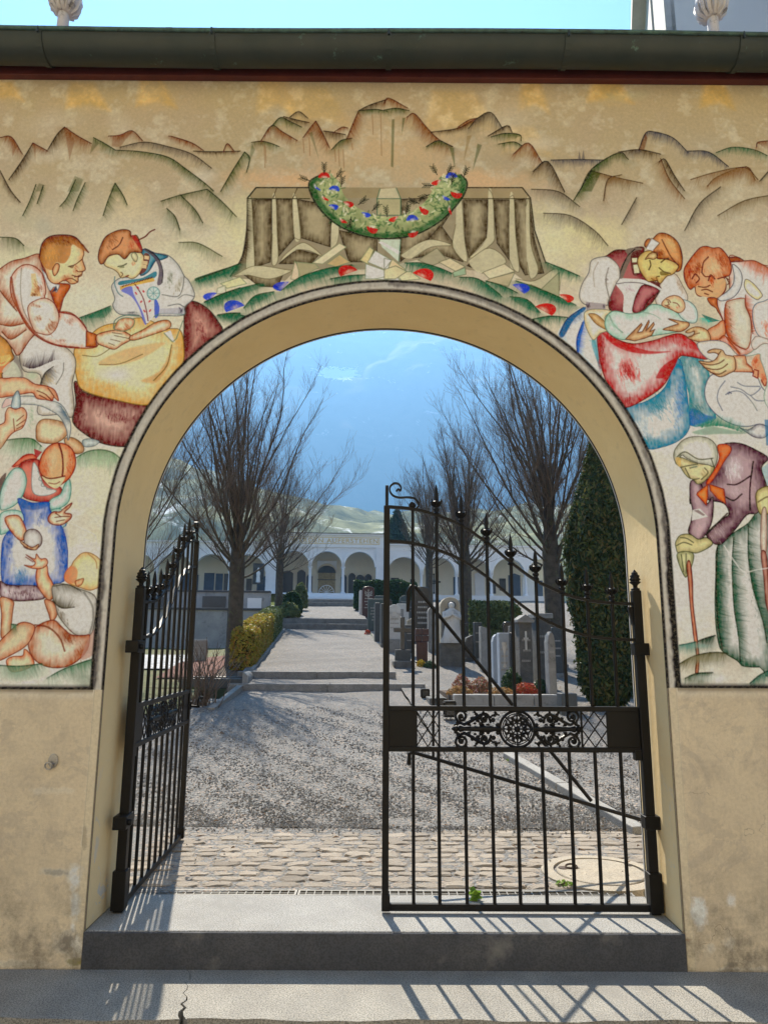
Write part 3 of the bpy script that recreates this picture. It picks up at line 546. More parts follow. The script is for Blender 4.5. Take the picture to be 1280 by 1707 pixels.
# man: head
R([(212, 210), (225, 150), (265, 112), (330, 103), (395, 112), (430, 145), (448, 200), (440, 235), (456, 285), (440, 300), (435, 320), (418, 330), (415, 355), (380, 365), (345, 345), (300, 365), (262, 345), (240, 290), (218, 245)], (218, 176, 130), (176, 100, 54), 11, (104, 52, 30), 2.0, 1, .7)
F([(212, 215), (225, 150), (265, 112), (330, 103), (395, 112), (440, 155), (470, 195), (425, 175), (385, 155), (375, 210), (350, 250), (325, 255), (300, 250), (280, 290), (245, 280), (222, 250)], (168, 106, 54), .85, 1, .8, 2); SP((270, 200), 44, 60, (196, 140, 70), .6, 0, 80, 60); SP((330, 140), 90, 20, (104, 54, 30), .6, .15, 60, 60); H([(212, 215), (225, 150), (265, 112), (330, 103), (395, 112), (440, 155)], (110, 56, 30), 10, 70, None, 1.6, .6)
L([(440, 155), (472, 197)], (104, 52, 30), 2.2, .9, 0)
R([(280, 290), (300, 255), (318, 265), (310, 300), (290, 322)], (212, 160, 116), (160, 84, 48), 6, SO, 1.5)
for p in ([(365, 272), (400, 262), (440, 232)], [(385, 318), (410, 325), (432, 315)], [(398, 328), (425, 322)], [(408, 292), (420, 300), (440, 298)], [(345, 345), (380, 335), (415, 355)]): L(p, SO, 1.5, .9)
SP((405, 285), 20, 30, (158, 66, 36), .6, 0, 60, 30); SP((360, 330), 30, 22, (158, 66, 36), .55, 0, 60, 34)
F([(365, 270), (395, 265), (385, 282)], (80, 44, 28), .7, 1)
# woman: bodice, blouse
Z(150, 370, 6.4)
R([(230, 700), (265, 640), (330, 600), (480, 560), (560, 300), (690, 335), (830, 360), (940, 460), (1005, 580), (1060, 640), (1115, 800), (1010, 910), (990, 1000), (690, 1010), (600, 1090), (520, 1000), (320, 990), (245, 900), (265, 820)], (206, 202, 192), (150, 146, 138), 14, (88, 92, 92), 1.8, 1, .75)
R([(560, 300), (690, 335), (830, 370), (760, 410), (700, 420), (620, 540), (530, 560)], (96, 140, 150), (38, 86, 104), 8, (34, 60, 76), 1.6)
F([(555, 295), (620, 300), (720, 380), (770, 520), (775, 640), (740, 680), (715, 660), (735, 520), (690, 400), (600, 320)], (86, 74, 84), .9, 1); L([(600, 300), (720, 380), (775, 520), (770, 650)], (44, 38, 48), 1.5, .9)
F([(310, 640), (420, 620), (560, 600), (700, 530), (690, 600), (500, 640), (320, 680)], (52, 112, 124), .95, 1); F([(320, 690), (680, 600), (690, 635), (320, 732)], (222, 150, 66), .98, 0); 
for k in range(11): L([(345+30*k, 695-9*k), (362+30*k, 683-9*k)], (96, 44, 30), 1.6, .9, 0)
F([(340, 735), (440, 690), (620, 650), (690, 660), (690, 1000), (620, 1080), (585, 1090), (540, 940), (480, 830)], (204, 190, 190), .98, 0); F([(330, 735), (440, 690), (470, 780), (560, 960), (600, 1090), (575, 1080), (520, 920), (440, 800)], (84, 92, 168), .9, 1); F([(690, 820), (740, 900), (730, 1000), (690, 1020)], (62, 84, 166), .95, 1)
L([(480, 670), (560, 800), (600, 940), (620, 1060)], (110, 36, 44), 1.6, .95)
for c, r in (((490, 765), .8), ((570, 745), .3), ((545, 855), -.4), ((635, 850), -.5), ((580, 955), .7), ((640, 950), -.8), ((510, 705), .5)): F([(c[0]-14, c[1]-14*r), (c[0], c[1]-14), (c[0]+16, c[1]+14*r), (c[0], c[1]+14)], (168, 40, 50), .9, 1)
R([(745, 765), (725, 815), (677, 835), (630, 815), (608, 765), (630, 715), (677, 695), (725, 715)], (176, 206, 200), (120, 160, 158), 4, (78, 118, 118), 1.5)
for k in range(4): a_ = k*math.pi/4; L([(677-60*math.cos(a_), 765-60*math.sin(a_)), (677+60*math.cos(a_), 765+60*math.sin(a_))], (96, 134, 132), 1.0, .8, 0)
for p, c in (([(265, 590), (262, 660), (300, 760), (350, 800)], (74, 112, 116)), ([(690, 1010), (780, 980), (1000, 990)], (74, 116, 104)), ([(1005, 580), (985, 720), (930, 800), (770, 780)], (96, 96, 90)), ([(1110, 800), (1010, 780), (940, 820)], (110, 108, 104)), ([(250, 1140), (270, 1050), (380, 1000), (520, 1010)], (60, 104, 96)), ([(830, 900), (940, 880), (1000, 910)], (90, 90, 90))): L(p, c, 1.6, .85)
SP((850, 620), 40, 110, (110, 112, 90), .7, .1, 80, 60); SP((940, 680), 50, 120, (130, 118, 86), .55, .3, 80, 60); F([(740, 930), (1000, 915), (1000, 990), (740, 985)], (150, 146, 150), .8, 0); SP((970, 950), 30, 34, (74, 66, 78), .8, 0, 90, 30); SP((440, 970), 70, 16, (78, 76, 84), .7, 0, 60, 30)
F([(790, 1190), (860, 1160), (905, 1290), (880, 1280)], (206, 204, 186), .9, 0); L([(790, 1190), (880, 1285), (920, 1250), (990, 1060)], (84, 110, 88), 1.4, .8, 0)
# woman: head
R([(150, 390), (280, 330), (420, 300), (540, 330), (580, 400), (560, 500), (500, 585), (440, 610), (390, 590), (330, 600), (300, 550), (250, 510), (160, 470)], (212, 186, 140), (162, 124, 76), 8, (84, 66, 40), 1.6, 1, .7)
R([(88, 380), (110, 270), (170, 160), (280, 100), (370, 85), (430, 105), (440, 160), (500, 150), (555, 290), (540, 330), (440, 330), (370, 400), (300, 350), (200, 370), (150, 440), (110, 450)], (184, 128, 86), (110, 56, 34), 9, (84, 40, 26), 2.0, 1, .9)
F([(440, 150), (490, 160), (550, 270), (545, 310), (500, 250)], (150, 40, 48), .8, 1); L([(520, 195), (590, 160), (640, 110), (690, 85)], (96, 44, 28), 2.2, .95); L([(240, 300), (310, 250), (350, 170)], (84, 44, 30), 1.8, .9); SP((230, 200), 60, 90, (128, 68, 40), .6, .3, 60, 60); SP((440, 240), 40, 60, (170, 70, 48), .6, 0, 70, 40)
L([(300, 480), (350, 470), (390, 450)], (74, 78, 60), 2.2, .9); F([(310, 495), (355, 470), (365, 495)], (84, 92, 70), .7, 1); L([(330, 590), (350, 560), (330, 540)], (104, 72, 44), 1.4, .9); L([(385, 585), (410, 575)], (120, 50, 40), 2, .9, 0); SP((470, 430), 30, 50, (176, 90, 66), .6, 0, 80, 30); R([(440, 350), (480, 330), (510, 380), (490, 430), (455, 400)], (196, 180, 140), (130, 120, 84), 5, (84, 96, 80), 1.3)
F([(580, 340), (640, 370), (600, 520), (530, 560), (560, 480)], (110, 60, 50), .9, 1); 
for c in ((605, 385), (580, 480), (590, 440)): F([(c[0]-25, c[1]-22), (c[0]+25, c[1]-16), (c[0]+22, c[1]+22), (c[0]-26, c[1]+16)], (206, 164, 120), .95, 0)
# ---------------------------------------------------------------- left: man whetting a scythe
Z(0, 560, 5.333)
R([(-40, 20), (30, 20), (90, 90), (110, 150), (130, 200), (90, 240), (60, 310), (20, 340), (20, 390), (-40, 400)], (196, 140, 76), (130, 84, 40), 12, (84, 56, 34), 2, 1, .8); F([(-20, 250), (100, 240), (60, 310), (20, 330), (-20, 320)], (196, 110, 70), .9, 1); L([(-10, 265), (40, 255), (90, 200)], (196, 176, 110), 3, .7)
for k in range(5): L([(10+18*k, 190-4*k), (20+18*k, 215-6*k), (12+18*k, 240-8*k)], (206, 168, 100), 2, .7)
R([(20, 640), (60, 560), (180, 540), (300, 540), (420, 570), (540, 610), (610, 720), (630, 830), (605, 930), (590, 830), (530, 720), (440, 660), (340, 620), (200, 610), (90, 620)], (206, 204, 192), (160, 158, 146), 9, (96, 104, 108), 1.8); H([(545, 630), (590, 700), (622, 770)], (74, 96, 110), 8, 200, None, 1.3, .7, 1, False); F([(20, 640), (60, 560), (120, 590), (80, 620)], (196, 150, 140), .8, 1)
R([(-20, 390), (60, 380), (150, 370), (230, 380), (310, 430), (420, 450), (490, 490), (522, 580), (480, 550), (465, 580), (410, 570), (330, 560), (290, 510), (200, 520), (80, 540), (-20, 540)], (216, 170, 132), (176, 84, 48), 11, (120, 48, 28), 1.9, 1, .85)
for p in ([(330, 490), (400, 520), (460, 575)], [(350, 530), (410, 560)], [(430, 470), (480, 540)]): L(p, (110, 44, 26), 1.6, .85)
R([(100, 640), (120, 540), (160, 490), (182, 560), (180, 640), (140, 655)], (176, 186, 186), (104, 116, 120), 6, (84, 92, 96), 1.6)
R([(-20, 820), (40, 770), (50, 690), (80, 640), (140, 655), (200, 640), (235, 680), (235, 740), (200, 820), (130, 855), (80, 900), (10, 1000), (-20, 1000)], (220, 182, 146), (180, 92, 54), 12, (120, 52, 30), 1.8, 1, .75)
for p in ([(210, 710), (150, 760)], [(225, 750), (150, 800)], [(120, 740), (130, 850)], [(205, 800), (150, 830)]): L(p, (124, 54, 32), 1.5, .85, 0)
SP((280, 720), 30, 110, (120, 150, 110), .4, 0, 80, 60); WSH((290, 360), 60, 40, (150, 172, 140), .5); F([(120, 200), (160, 190), (210, 360), (160, 360)], (110, 104, 100), .7, 1); F([(20, 320), (120, 230), (190, 350), (120, 370)], (170, 168, 146), .8, 1)
for pts, c in (([(60, 930), (180, 915), (290, 920), (370, 985)], (72, 112, 74)), ([(670, 1090), (780, 1030), (900, 1015), (1000, 1040), (1080, 1100)], (86, 122, 84))): H(pts, c, 26, 95, None, 2.2, .5); 
WSH((880, 1110), 200, 70, (150, 172, 136), .45); WSH((190, 1000), 160, 70, (150, 170, 140), .35)
# ---------------------------------------------------------------- left foot: girl with ball and child
Z(0, 700, 3.709)
F([(-20, 400), (40, 330), (0, 480)], (70, 40, 44), .8, 1)
H([(75, 290), (110, 260), (150, 222), (200, 215), (220, 245)], (190, 70, 52), 8, 60, None, 2.2, .8); F([(210, 180), (262, 200), (220, 250)], (156, 44, 50), .9, 0); R([(80, 290), (110, 255), (150, 225), (205, 215), (225, 245), (150, 262), (110, 285)], (206, 120, 90), (176, 60, 44), 7, (140, 40, 34), 1.6)
R([(130, 270), (240, 250), (260, 360), (375, 420), (370, 470), (300, 508), (200, 500), (140, 470), (110, 380)], (196, 110, 92), (134, 36, 40), 13, (110, 26, 34), 2.0, 1, .9)
R([(205, 270), (235, 300), (275, 410), (350, 440), (290, 470), (215, 462), (195, 400)], (206, 206, 196), (170, 172, 164), 7, (120, 110, 106), 1.4)
L([(235, 320), (250, 345), (240, 370), (262, 385), (255, 410), (285, 415), (290, 430), (320, 432)], (120, 120, 116), 1.3, .8)
R([(0, 470), (30, 380), (85, 305), (140, 310), (165, 380), (140, 470), (90, 530), (20, 560), (0, 540)], (206, 210, 198), (110, 156, 140), 13, (62, 118, 104), 1.8, 1, .8); R([(375, 460), (400, 400), (430, 370), (440, 440), (415, 520), (330, 560), (300, 530), (320, 490)], (196, 206, 196), (110, 156, 140), 11, (62, 118, 104), 1.6); R([(0, 590), (60, 560), (130, 570), (155, 620), (110, 650), (60, 690), (10, 710), (0, 690)], (206, 210, 198), (120, 164, 146), 11, (62, 118, 104), 1.6); R([(290, 590), (330, 555), (390, 560), (415, 640), (360, 680), (300, 670), (275, 630)], (206, 208, 196), (120, 164, 146), 10, (70, 124, 108), 1.5)
R([(110, 490), (200, 515), (300, 512), (310, 560), (380, 660), (412, 760), (418, 870), (395, 1000), (230, 1025), (60, 1020), (10, 990), (10, 800), (30, 720), (90, 660), (150, 620)], (196, 194, 190), (38, 84, 156), 19, (28, 62, 122), 1.6, 1, 1.0, .9)
SP((60, 760), 30, 150, (30, 78, 150), .7, .1, 85, 110); SP((380, 780), 34, 160, (30, 78, 150), .75, 0, 80, 130); SP((130, 960), 50, 60, (42, 110, 150), .6, 0, 75, 60); SP((250, 600), 30, 60, (38, 84, 150), .6, .2, 80, 50); F([(120, 490), (200, 520), (300, 512), (290, 540), (200, 560), (130, 540)], (34, 84, 150), .7, 1, .6, 3)
R([(0, 1000), (60, 1025), (230, 1030), (280, 1100), (180, 1120), (60, 1118), (0, 1085)], (196, 180, 178), (84, 40, 52), 11, (70, 30, 42), 1.6); SP((150, 1070), 120, 30, (90, 44, 56), .7, 0, 80, 110)
R([(0, 1100), (80, 1120), (80, 1180), (60, 1330), (20, 1350), (5, 1330), (10, 1200)], (216, 176, 140), (170, 96, 60), 9, (110, 56, 36), 1.6); R([(275, 1115), (330, 1130), (355, 1200), (320, 1250), (300, 1200)], (206, 160, 124), (160, 84, 52), 8, (110, 56, 36), 1.5)
R([(30, 610), (90, 590), (130, 610), (165, 700), (130, 750), (60, 680)], SK, (176, 92, 56), 9, (120, 54, 34), 1.7)
R([(150, 760), (150, 710), (180, 680), (230, 685), (260, 730), (250, 780), (200, 805), (150, 790)], (188, 182, 174), (120, 104, 98), 9, (84, 60, 54), 1.8); R([(125, 745), (160, 770), (200, 790), (240, 770), (225, 805), (180, 800), (135, 770)], SK, (150, 90, 54), 6, SO, 1.4)
R([(300, 600), (330, 570), (370, 570), (400, 545), (445, 515), (430, 545), (400, 575), (440, 585), (435, 615), (385, 650), (330, 650), (300, 630)], SK, (160, 70, 44), 7, (104, 36, 28), 1.8)
for p in ([(340, 605), (385, 600), (430, 600)], [(350, 630), (400, 620)], [(345, 580), (375, 600)]): L(p, (104, 36, 28), 1.5, .85)
R([(240, 290), (265, 210), (310, 160), (360, 145), (420, 160), (460, 210), (465, 290), (430, 360), (380, 400), (340, 420), (300, 405), (260, 345)], (216, 150, 104), (180, 70, 36), 14, (124, 40, 24), 2.2, 1, .9); L([(365, 150), (385, 220), (390, 300), (385, 350)], (104, 34, 22), 2.4, .9); SP((320, 250), 36, 70, (222, 170, 130), .7, .2, 80, 50); SP((430, 270), 24, 90, (176, 66, 34), .7, 0, 85, 60); SP((280, 300), 30, 60, (180, 70, 36), .6, .2, 80, 50)
F([(258, 345), (330, 365), (400, 355), (375, 405), (345, 425), (300, 405)], (214, 176, 134), .95, 1); L([(258, 345), (310, 365), (400, 350)], (110, 40, 26), 2, .9); L([(300, 392), (340, 398), (370, 385)], (130, 60, 40), 1.4, .8)
# child
R([(225, 940), (245, 890), (290, 900), (300, 960), (330, 1020), (335, 1090), (300, 1115), (250, 1060), (225, 1000)], (220, 178, 138), (184, 100, 62), 10, (120, 56, 34), 1.7)
R([(150, 900), (200, 905), (215, 880), (160, 835), (215, 862), (225, 830), (250, 860), (285, 860), (295, 890), (260, 920), (200, 920)], SK, (184, 100, 62), 7, (120, 56, 34), 1.6); L([(205, 880), (160, 850)], (120, 56, 34), 1.8, .8, 0)
R([(325, 1030), (390, 1015), (500, 1050), (580, 1085), (600, 1150), (585, 1250), (560, 1330), (480, 1335), (420, 1290), (360, 1210), (345, 1150), (330, 1110)], (206, 200, 192), (140, 132, 120), 12, (92, 86, 78), 1.8, 1, .8); H([(325, 1120), (380, 1165), (460, 1160)], (92, 84, 68), 14, -80, None, 1.5, .7); H([(330, 1030), (420, 1020), (500, 1060)], (104, 98, 84), 12, 60, None, 1.4, .5); L([(520, 1070), (570, 1150), (575, 1240), (555, 1320)], (104, 100, 92), 2.5, .7); SP((385, 1220), 26, 60, (112, 98, 80), .7, -.5, 70, 50)
R([(400, 990), (405, 945), (440, 905), (460, 870), (510, 825), (570, 830), (630, 880), (650, 950), (630, 1020), (560, 1055), (500, 1040), (440, 1020)], (222, 190, 136), (190, 130, 74), 14, (134, 92, 50), 1.7, 1, .75); F([(400, 990), (405, 945), (440, 905), (480, 930), (470, 1000), (430, 1015)], (196, 104, 68), .8, 1, .4, 3); R([(465, 1000), (500, 985), (518, 985), (505, 1020), (475, 1030)], (212, 158, 116), (160, 84, 48), 5, (130, 70, 40), 1.4); SP((570, 930), 60, 70, (226, 204, 150), .6, 0, 70, 60); L([(545, 830), (590, 870), (600, 920)], (150, 104, 60), 1.6, .7)
R([(180, 1330), (240, 1270), (330, 1240), (380, 1280), (440, 1330), (520, 1335), (555, 1335), (540, 1420), (480, 1490), (400, 1530), (300, 1530), (220, 1490), (180, 1420)], (214, 184, 158), (160, 80, 44), 18, (112, 50, 28), 2.0, 1, .95); L([(215, 1270), (300, 1285), (370, 1350), (400, 1430)], (120, 56, 32), 2.4, .85); SP((410, 1340), 40, 40, (124, 56, 32), .7, .6, 60, 50); SP((500, 1440), 40, 60, (150, 74, 40), .7, .5, 70, 70)
R([(-20, 1400), (60, 1310), (130, 1255), (200, 1265), (215, 1300), (170, 1390), (80, 1450), (-20, 1490)], (216, 176, 140), (176, 88, 50), 13, (120, 52, 30), 1.9, 1, .85)
R([(40, 1490), (80, 1465), (140, 1460), (150, 1420), (180, 1440), (212, 1500), (190, 1530), (110, 1560), (60, 1550)], (220, 180, 142), (186, 100, 62), 9, (130, 60, 36), 1.6)
for x in (60, 78, 95): L([(x, 1530), (x+6, 1552)], (130, 60, 36), 1.2, .8, 0)
F([(560, 1330), (600, 1290), (618, 1360), (580, 1450), (500, 1480)], (166, 120, 104), .7, 1)
for pts in ([(0, 1520), (120, 1525), (260, 1510)], [(290, 1600), (400, 1540), (560, 1485), (610, 1480)], [(70, 1265), (110, 1270)]): H(pts, (74, 112, 84), 16, 75, None, 2.2, .55)
WSH((520, 1610), 90, 50, (70, 100, 74), .55); WSH((120, 1570), 150, 40, (130, 150, 122), .5); WSH((330, 1620), 180, 30, (190, 188, 170), .4)
# ---------------------------------------------------------------- right: mother with swaddled child
Z(900, 360, 3.368)
# skirts (behind)
R([(240, 520), (170, 560), (100, 650), (120, 690), (220, 770), (330, 900), (340, 700), (320, 600)], (200, 198, 192), (150, 168, 172), 10, None, 1, 1, .6)
for pts, c in (([(105, 665), (150, 580), (240, 515), (250, 530), (190, 580), (130, 680)], (30, 84, 132)), ([(205, 770), (200, 690), (240, 590), (248, 600), (225, 690), (215, 770)], (32, 84, 160)), ([(300, 690), (320, 760), (330, 850), (310, 800), (285, 720)], (86, 140, 150))): F(pts, c, .9, 1, .6, 2)
H([(105, 665), (150, 580), (240, 515)], (30, 92, 130), 12, 60, None, 1.8, .7); H([(205, 760), (205, 690), (235, 600)], (36, 90, 160), 10, 20, None, 1.6, .7); H([(270, 700), (300, 720), (330, 860)], (80, 140, 146), 12, 10, None, 1.5, .6, 1, False)
R([(780, 800), (900, 800), (950, 900), (930, 1000), (985, 1140), (840, 1180), (830, 1000)], (200, 200, 192), (52, 122, 128), 22, None, 1, 1, 1.0, .9); F([(830, 1180), (985, 1135), (930, 1120), (850, 1080)], (40, 92, 158), .8, 1, .5, 3); SP((880, 1080), 50, 60, (50, 110, 110), .7, -.4, 60, 70); SP((870, 830), 70, 24, (46, 116, 120), .7, 0, 70, 60)
R([(770, 800), (810, 920), (830, 1080), (835, 1190), (780, 1260), (680, 1300), (590, 1300), (500, 1150), (480, 1080), (600, 1040), (700, 960)], (200, 198, 194), (40, 116, 140), 24, (36, 92, 124), 1.5, 1, 1.0, .9)
SP((650, 1060), 70, 70, (44, 120, 136), .75, .3, 60, 150); SP((780, 1020), 36, 150, (48, 110, 160), .75, .1, 60, 130); SP((620, 1270), 100, 30, (40, 120, 134), .7, .1, 80, 90); SP((560, 1190), 60, 60, (200, 198, 192), .6, 0, 60, 50)
# red skirt
R([(320, 660), (360, 640), (420, 690), (520, 720), (640, 700), (700, 680), (790, 665), (880, 730), (935, 805), (830, 790), (770, 800), (700, 940), (600, 1020), (470, 1078), (400, 1000), (350, 880), (325, 760)], (206, 192, 182), (166, 30, 34), 22, (110, 16, 26), 2.2, 1, 1.0, .85)
SP((490, 865), 70, 90, (196, 60, 56), .8, -.6, 75, 150); SP((490, 865), 40, 60, (150, 24, 28), .85, -.6, 75, 60); F([(340, 650), (420, 695), (520, 735), (620, 760), (735, 762), (620, 778), (500, 765), (400, 720)], (170, 34, 36), .85, 1, .5, 2.5); F([(650, 900), (690, 840), (770, 800), (720, 900), (660, 915)], (160, 34, 38), .85, 1, .5, 2); SP((820, 720), 110, 30, (176, 44, 44), .7, .3, 70, 100); SP((470, 1035), 70, 36, (150, 28, 32), .8, -.4, 80, 80); SP((340, 760), 20, 140, (140, 22, 34), .8, .05, 85, 100)
Z(960, 380, 6.4)
# far sleeve and blouse
R([(850, 700), (900, 560), (1040, 490), (1130, 620), (1185, 760), (1080, 830), (880, 830), (840, 770)], (206, 200, 188), (160, 140, 116), 10, (104, 92, 78), 1.5, 1, .7); SP((1100, 620), 30, 110, (150, 116, 84), .55, -.3, 80, 50)
R([(230, 350), (320, 300), (420, 240), (560, 240), (640, 210), (720, 220), (700, 340), (720, 500), (880, 620), (880, 690), (720, 880), (500, 900), (360, 890), (330, 700), (310, 450)], (156, 92, 88), (96, 24, 40), 16, (70, 16, 30), 2, 1, .95)
F([(420, 600), (520, 570), (720, 600), (640, 720), (600, 900), (500, 900), (500, 720)], (204, 196, 190), .98, 1); SP((560, 650), 70, 40, (160, 130, 136), .5, 0, 60, 50)
F([(420, 610), (440, 545), (560, 545), (720, 560), (900, 650), (890, 680), (720, 600), (560, 585)], (206, 206, 196), .98, 1); L([(430, 600), (560, 585), (720, 600), (890, 675)], (84, 74, 74), 1.5, .85)
R([(720, 610), (880, 670), (780, 760), (690, 890), (600, 900), (610, 800), (650, 690)], (170, 106, 104), (110, 30, 46), 9, (74, 16, 30), 1.6)
F([(520, 240), (600, 215), (700, 225), (620, 290), (560, 380), (520, 470), (490, 540), (450, 530), (470, 420), (540, 300)], (112, 100, 88), .95, 1); L([(620, 230), (540, 310), (480, 440), (450, 530)], (60, 54, 50), 1.6, .9)
F([(580, 290), (680, 240), (700, 340), (690, 480), (600, 500)], (96, 58, 56), .95, 1); 
for c in ((620, 350), (635, 420), (640, 465)): F([(c[0]-30, c[1]-22), (c[0]+24, c[1]-26), (c[0]+28, c[1]+18), (c[0]-26, c[1]+22)], (206, 190, 150), .95, 0)
# near sleeve
R([(160, 350), (300, 310), (380, 340), (450, 420), (460, 530), (420, 600), (340, 780), (320, 830), (140, 830), (60, 800), (30, 720), (60, 600), (130, 480)], (204, 196, 182), (160, 148, 130), 12, (96, 92, 88), 1.8, 1, .7); L([(340, 430), (310, 560), (340, 720), (360, 780)], (112, 102, 92), 2, .8); L([(230, 370), (180, 480), (190, 630)], (130, 112, 92), 1.8, .6); SP((320, 560), 20, 90, (110, 100, 92), .6, .1, 80, 40)
F([(95, 790), (310, 815), (310, 870), (110, 885)], (150, 138, 136), .95, 0); SP((120, 830), 24, 36, (70, 54, 62), .8, 0, 85, 26); SP((290, 840), 16, 24, (74, 62, 70), .8, 0, 85, 16)
R([(90, 900), (200, 870), (370, 890), (300, 960), (330, 1090), (250, 1130), (180, 1200), (120, 1110), (85, 1000)], (210, 198, 170), (188, 162, 118), 10, (110, 112, 92), 1.6); R([(130, 920), (220, 930), (330, 1040), (320, 1090), (210, 1030), (150, 960)], (206, 164, 112), (150, 104, 60), 8, (104, 78, 46), 1.4)
# swaddled child
R([(300, 1020), (340, 920), (420, 890), (560, 920), (700, 900), (790, 825), (900, 830), (1020, 880), (1100, 930), (1190, 1010), (1190, 1060), (1080, 1110), (840, 1150), (620, 1190), (460, 1190), (340, 1120)], (206, 206, 192), (120, 164, 140), 15, (74, 116, 98), 1.8, 1, .8); L([(350, 940), (400, 1040), (490, 1120)], (96, 130, 110), 2.2, .7); L([(700, 900), (820, 930), (900, 980)], (110, 136, 118), 1.6, .6); SP((400, 1030), 60, 60, (130, 170, 148), .5, .6, 60, 40)
R([(1090, 780), (1180, 780), (1260, 840), (1290, 930), (1270, 1010), (1190, 1010), (1090, 930)], (206, 208, 196), (150, 170, 158), 9, (84, 108, 104), 1.7)
R([(910, 800), (960, 750), (1030, 725), (1100, 740), (1150, 800), (1150, 870), (1090, 910), (1000, 870), (920, 840)], (220, 178, 138), (180, 112, 74), 9, (110, 70, 48), 1.8, 1, .7)
for p in ([(960, 770), (985, 775), (1000, 800)], [(1030, 800), (1070, 810), (1095, 840)], [(945, 830), (990, 850)], [(975, 790), (985, 820), (965, 830)]): L(p, (110, 60, 44), 1.8, .85)
SP((1080, 850), 26, 26, (190, 100, 76), .6, 0, 60, 24)
# her hands
R([(520, 1190), (590, 1120), (690, 1020), (700, 1040), (650, 1120), (700, 1110), (770, 985), (775, 1010), (740, 1100), (820, 1010), (830, 1035), (780, 1110), (835, 1085), (800, 1150), (730, 1180), (620, 1210)], (214, 164, 118), (150, 92, 58), 8, (96, 60, 40), 1.7, 0)
R([(920, 1085), (1040, 1040), (1080, 1025), (985, 980), (1000, 975), (1120, 1000), (1195, 1015), (1190, 1060), (1110, 1110), (1000, 1100)], (214, 164, 118), (150, 92, 58), 7, (96, 60, 40), 1.7, 1)
# mother's head
R([(650, 340), (720, 260), (850, 250), (980, 330), (1080, 400), (1085, 440), (1020, 500), (960, 520), (890, 600), (860, 570), (800, 570), (760, 575), (700, 500), (660, 420)], (212, 174, 106), (160, 116, 58), 10, (92, 66, 36), 1.8, 1, .75)
R([(725, 170), (760, 120), (810, 120), (880, 60), (980, 75), (1080, 160), (1125, 300), (1115, 440), (1060, 470), (1085, 400), (970, 340), (860, 330), (860, 270), (800, 250), (830, 190), (740, 210)], (196, 136, 84), (130, 66, 32), 11, (84, 42, 24), 2.0, 1, .95)
F([(740, 220), (800, 110), (880, 165), (810, 250)], (206, 202, 190), .98, 0); L([(740, 220), (800, 115), (885, 165), (820, 240)], (110, 86, 70), 1.6, .8, 0); L([(910, 130), (960, 230), (1010, 320), (1080, 400)], (96, 48, 26), 2, .85); SP((1000, 180), 50, 90, (206, 160, 104), .6, -.5, 60, 50); SP((900, 270), 50, 40, (128, 62, 32), .7, .3, 60, 50)
R([(730, 340), (780, 275), (840, 270), (860, 310), (820, 340), (770, 330)], (206, 170, 118), (140, 96, 56), 6, (84, 58, 36), 1.6)
for p in ([(880, 430), (930, 470), (1000, 490)], [(860, 570), (850, 530), (880, 520)], [(800, 545), (840, 570)], [(780, 350), (790, 400), (770, 450)], [(900, 370), (940, 340), (980, 330)]): L(p, (76, 60, 34), 2, .9)
F([(890, 470), (940, 470), (980, 500), (900, 510)], (104, 88, 46), .8, 1); SP((830, 540), 60, 24, (170, 112, 60), .6, .2, 60, 30); F([(820, 580), (890, 590), (880, 625)], (96, 28, 46), .9, 1)
# ---------------------------------------------------------------- right: bearded helper, young man bending
Z(1120, 390, 7.42)
F([(355, 995), (590, 1080), (440, 1100)], (40, 110, 96), .9, 0); H([(340, 1040), (400, 1050), (480, 1090)], (62, 160, 140), 9, 85, None, 1.6, .6, 1, False)
R([(690, 300), (800, 290), (880, 335), (1000, 335), (1100, 380), (1260, 470), (1300, 900), (1300, 1300), (1190, 1400), (900, 1500), (830, 1500), (760, 1420), (640, 1350), (580, 1300), (620, 1080), (540, 930), (560, 800), (700, 700)], (204, 194, 182), (180, 112, 78), 14, (112, 56, 36), 1.9, 1, .7)
R([(690, 300), (800, 290), (880, 340), (780, 350), (710, 350)], (160, 90, 52), (110, 56, 32), 6, (84, 40, 26), 1.6); H([(880, 340), (1000, 335), (1100, 380), (1260, 470)], (170, 84, 50), 22, 100, None, 2, .6); SP((1050, 450), 110, 40, (176, 110, 80), .5, .5, 60, 60)
R([(740, 380), (830, 450), (860, 560), (830, 690), (760, 780), (680, 820), (580, 830), (560, 770), (640, 740), (740, 640), (760, 520)], (208, 208, 204), (160, 160, 158), 8, (84, 82, 84), 1.8)
R([(655, 870), (700, 830), (880, 800), (900, 900), (960, 1050), (970, 1250), (940, 1400), (880, 1430), (780, 1370), (700, 1280), (660, 1150), (650, 1000)], (190, 180, 158), (150, 134, 110), 9, (140, 72, 44), 2.4, 1, .7)
H([(655, 870), (640, 1000), (670, 1250), (780, 1380), (900, 1430)], (166, 78, 42), 12, 30, None, 2.4, .75); H([(900, 760), (900, 880), (960, 1040), (990, 1240)], (170, 84, 48), 12, 0, None, 2, .65); 
for k in range(6): F([(690+6*k, 900+75*k), (712+6*k, 905+75*k), (705+6*k, 930+75*k)], (120, 96, 70), .7, 1)
R([(905, 565), (1000, 620), (1105, 750), (1080, 800), (1030, 815), (930, 740), (885, 650)], (208, 200, 182), (206, 168, 100), 8, (96, 92, 92), 1.7)
R([(990, 950), (1030, 870), (1120, 840), (1260, 830), (1300, 1330), (1190, 1330), (1060, 1260), (1000, 1120)], (206, 202, 194), (180, 160, 146), 9, (70, 96, 110), 1.8); SP((1150, 1150), 60, 120, (190, 96, 56), .7, -.2, 80, 90)
R([(430, 1200), (540, 1130), (600, 1080), (640, 1090), (650, 1250), (570, 1310), (470, 1320)], (206, 150, 112), (176, 92, 52), 9, (120, 56, 34), 1.7)
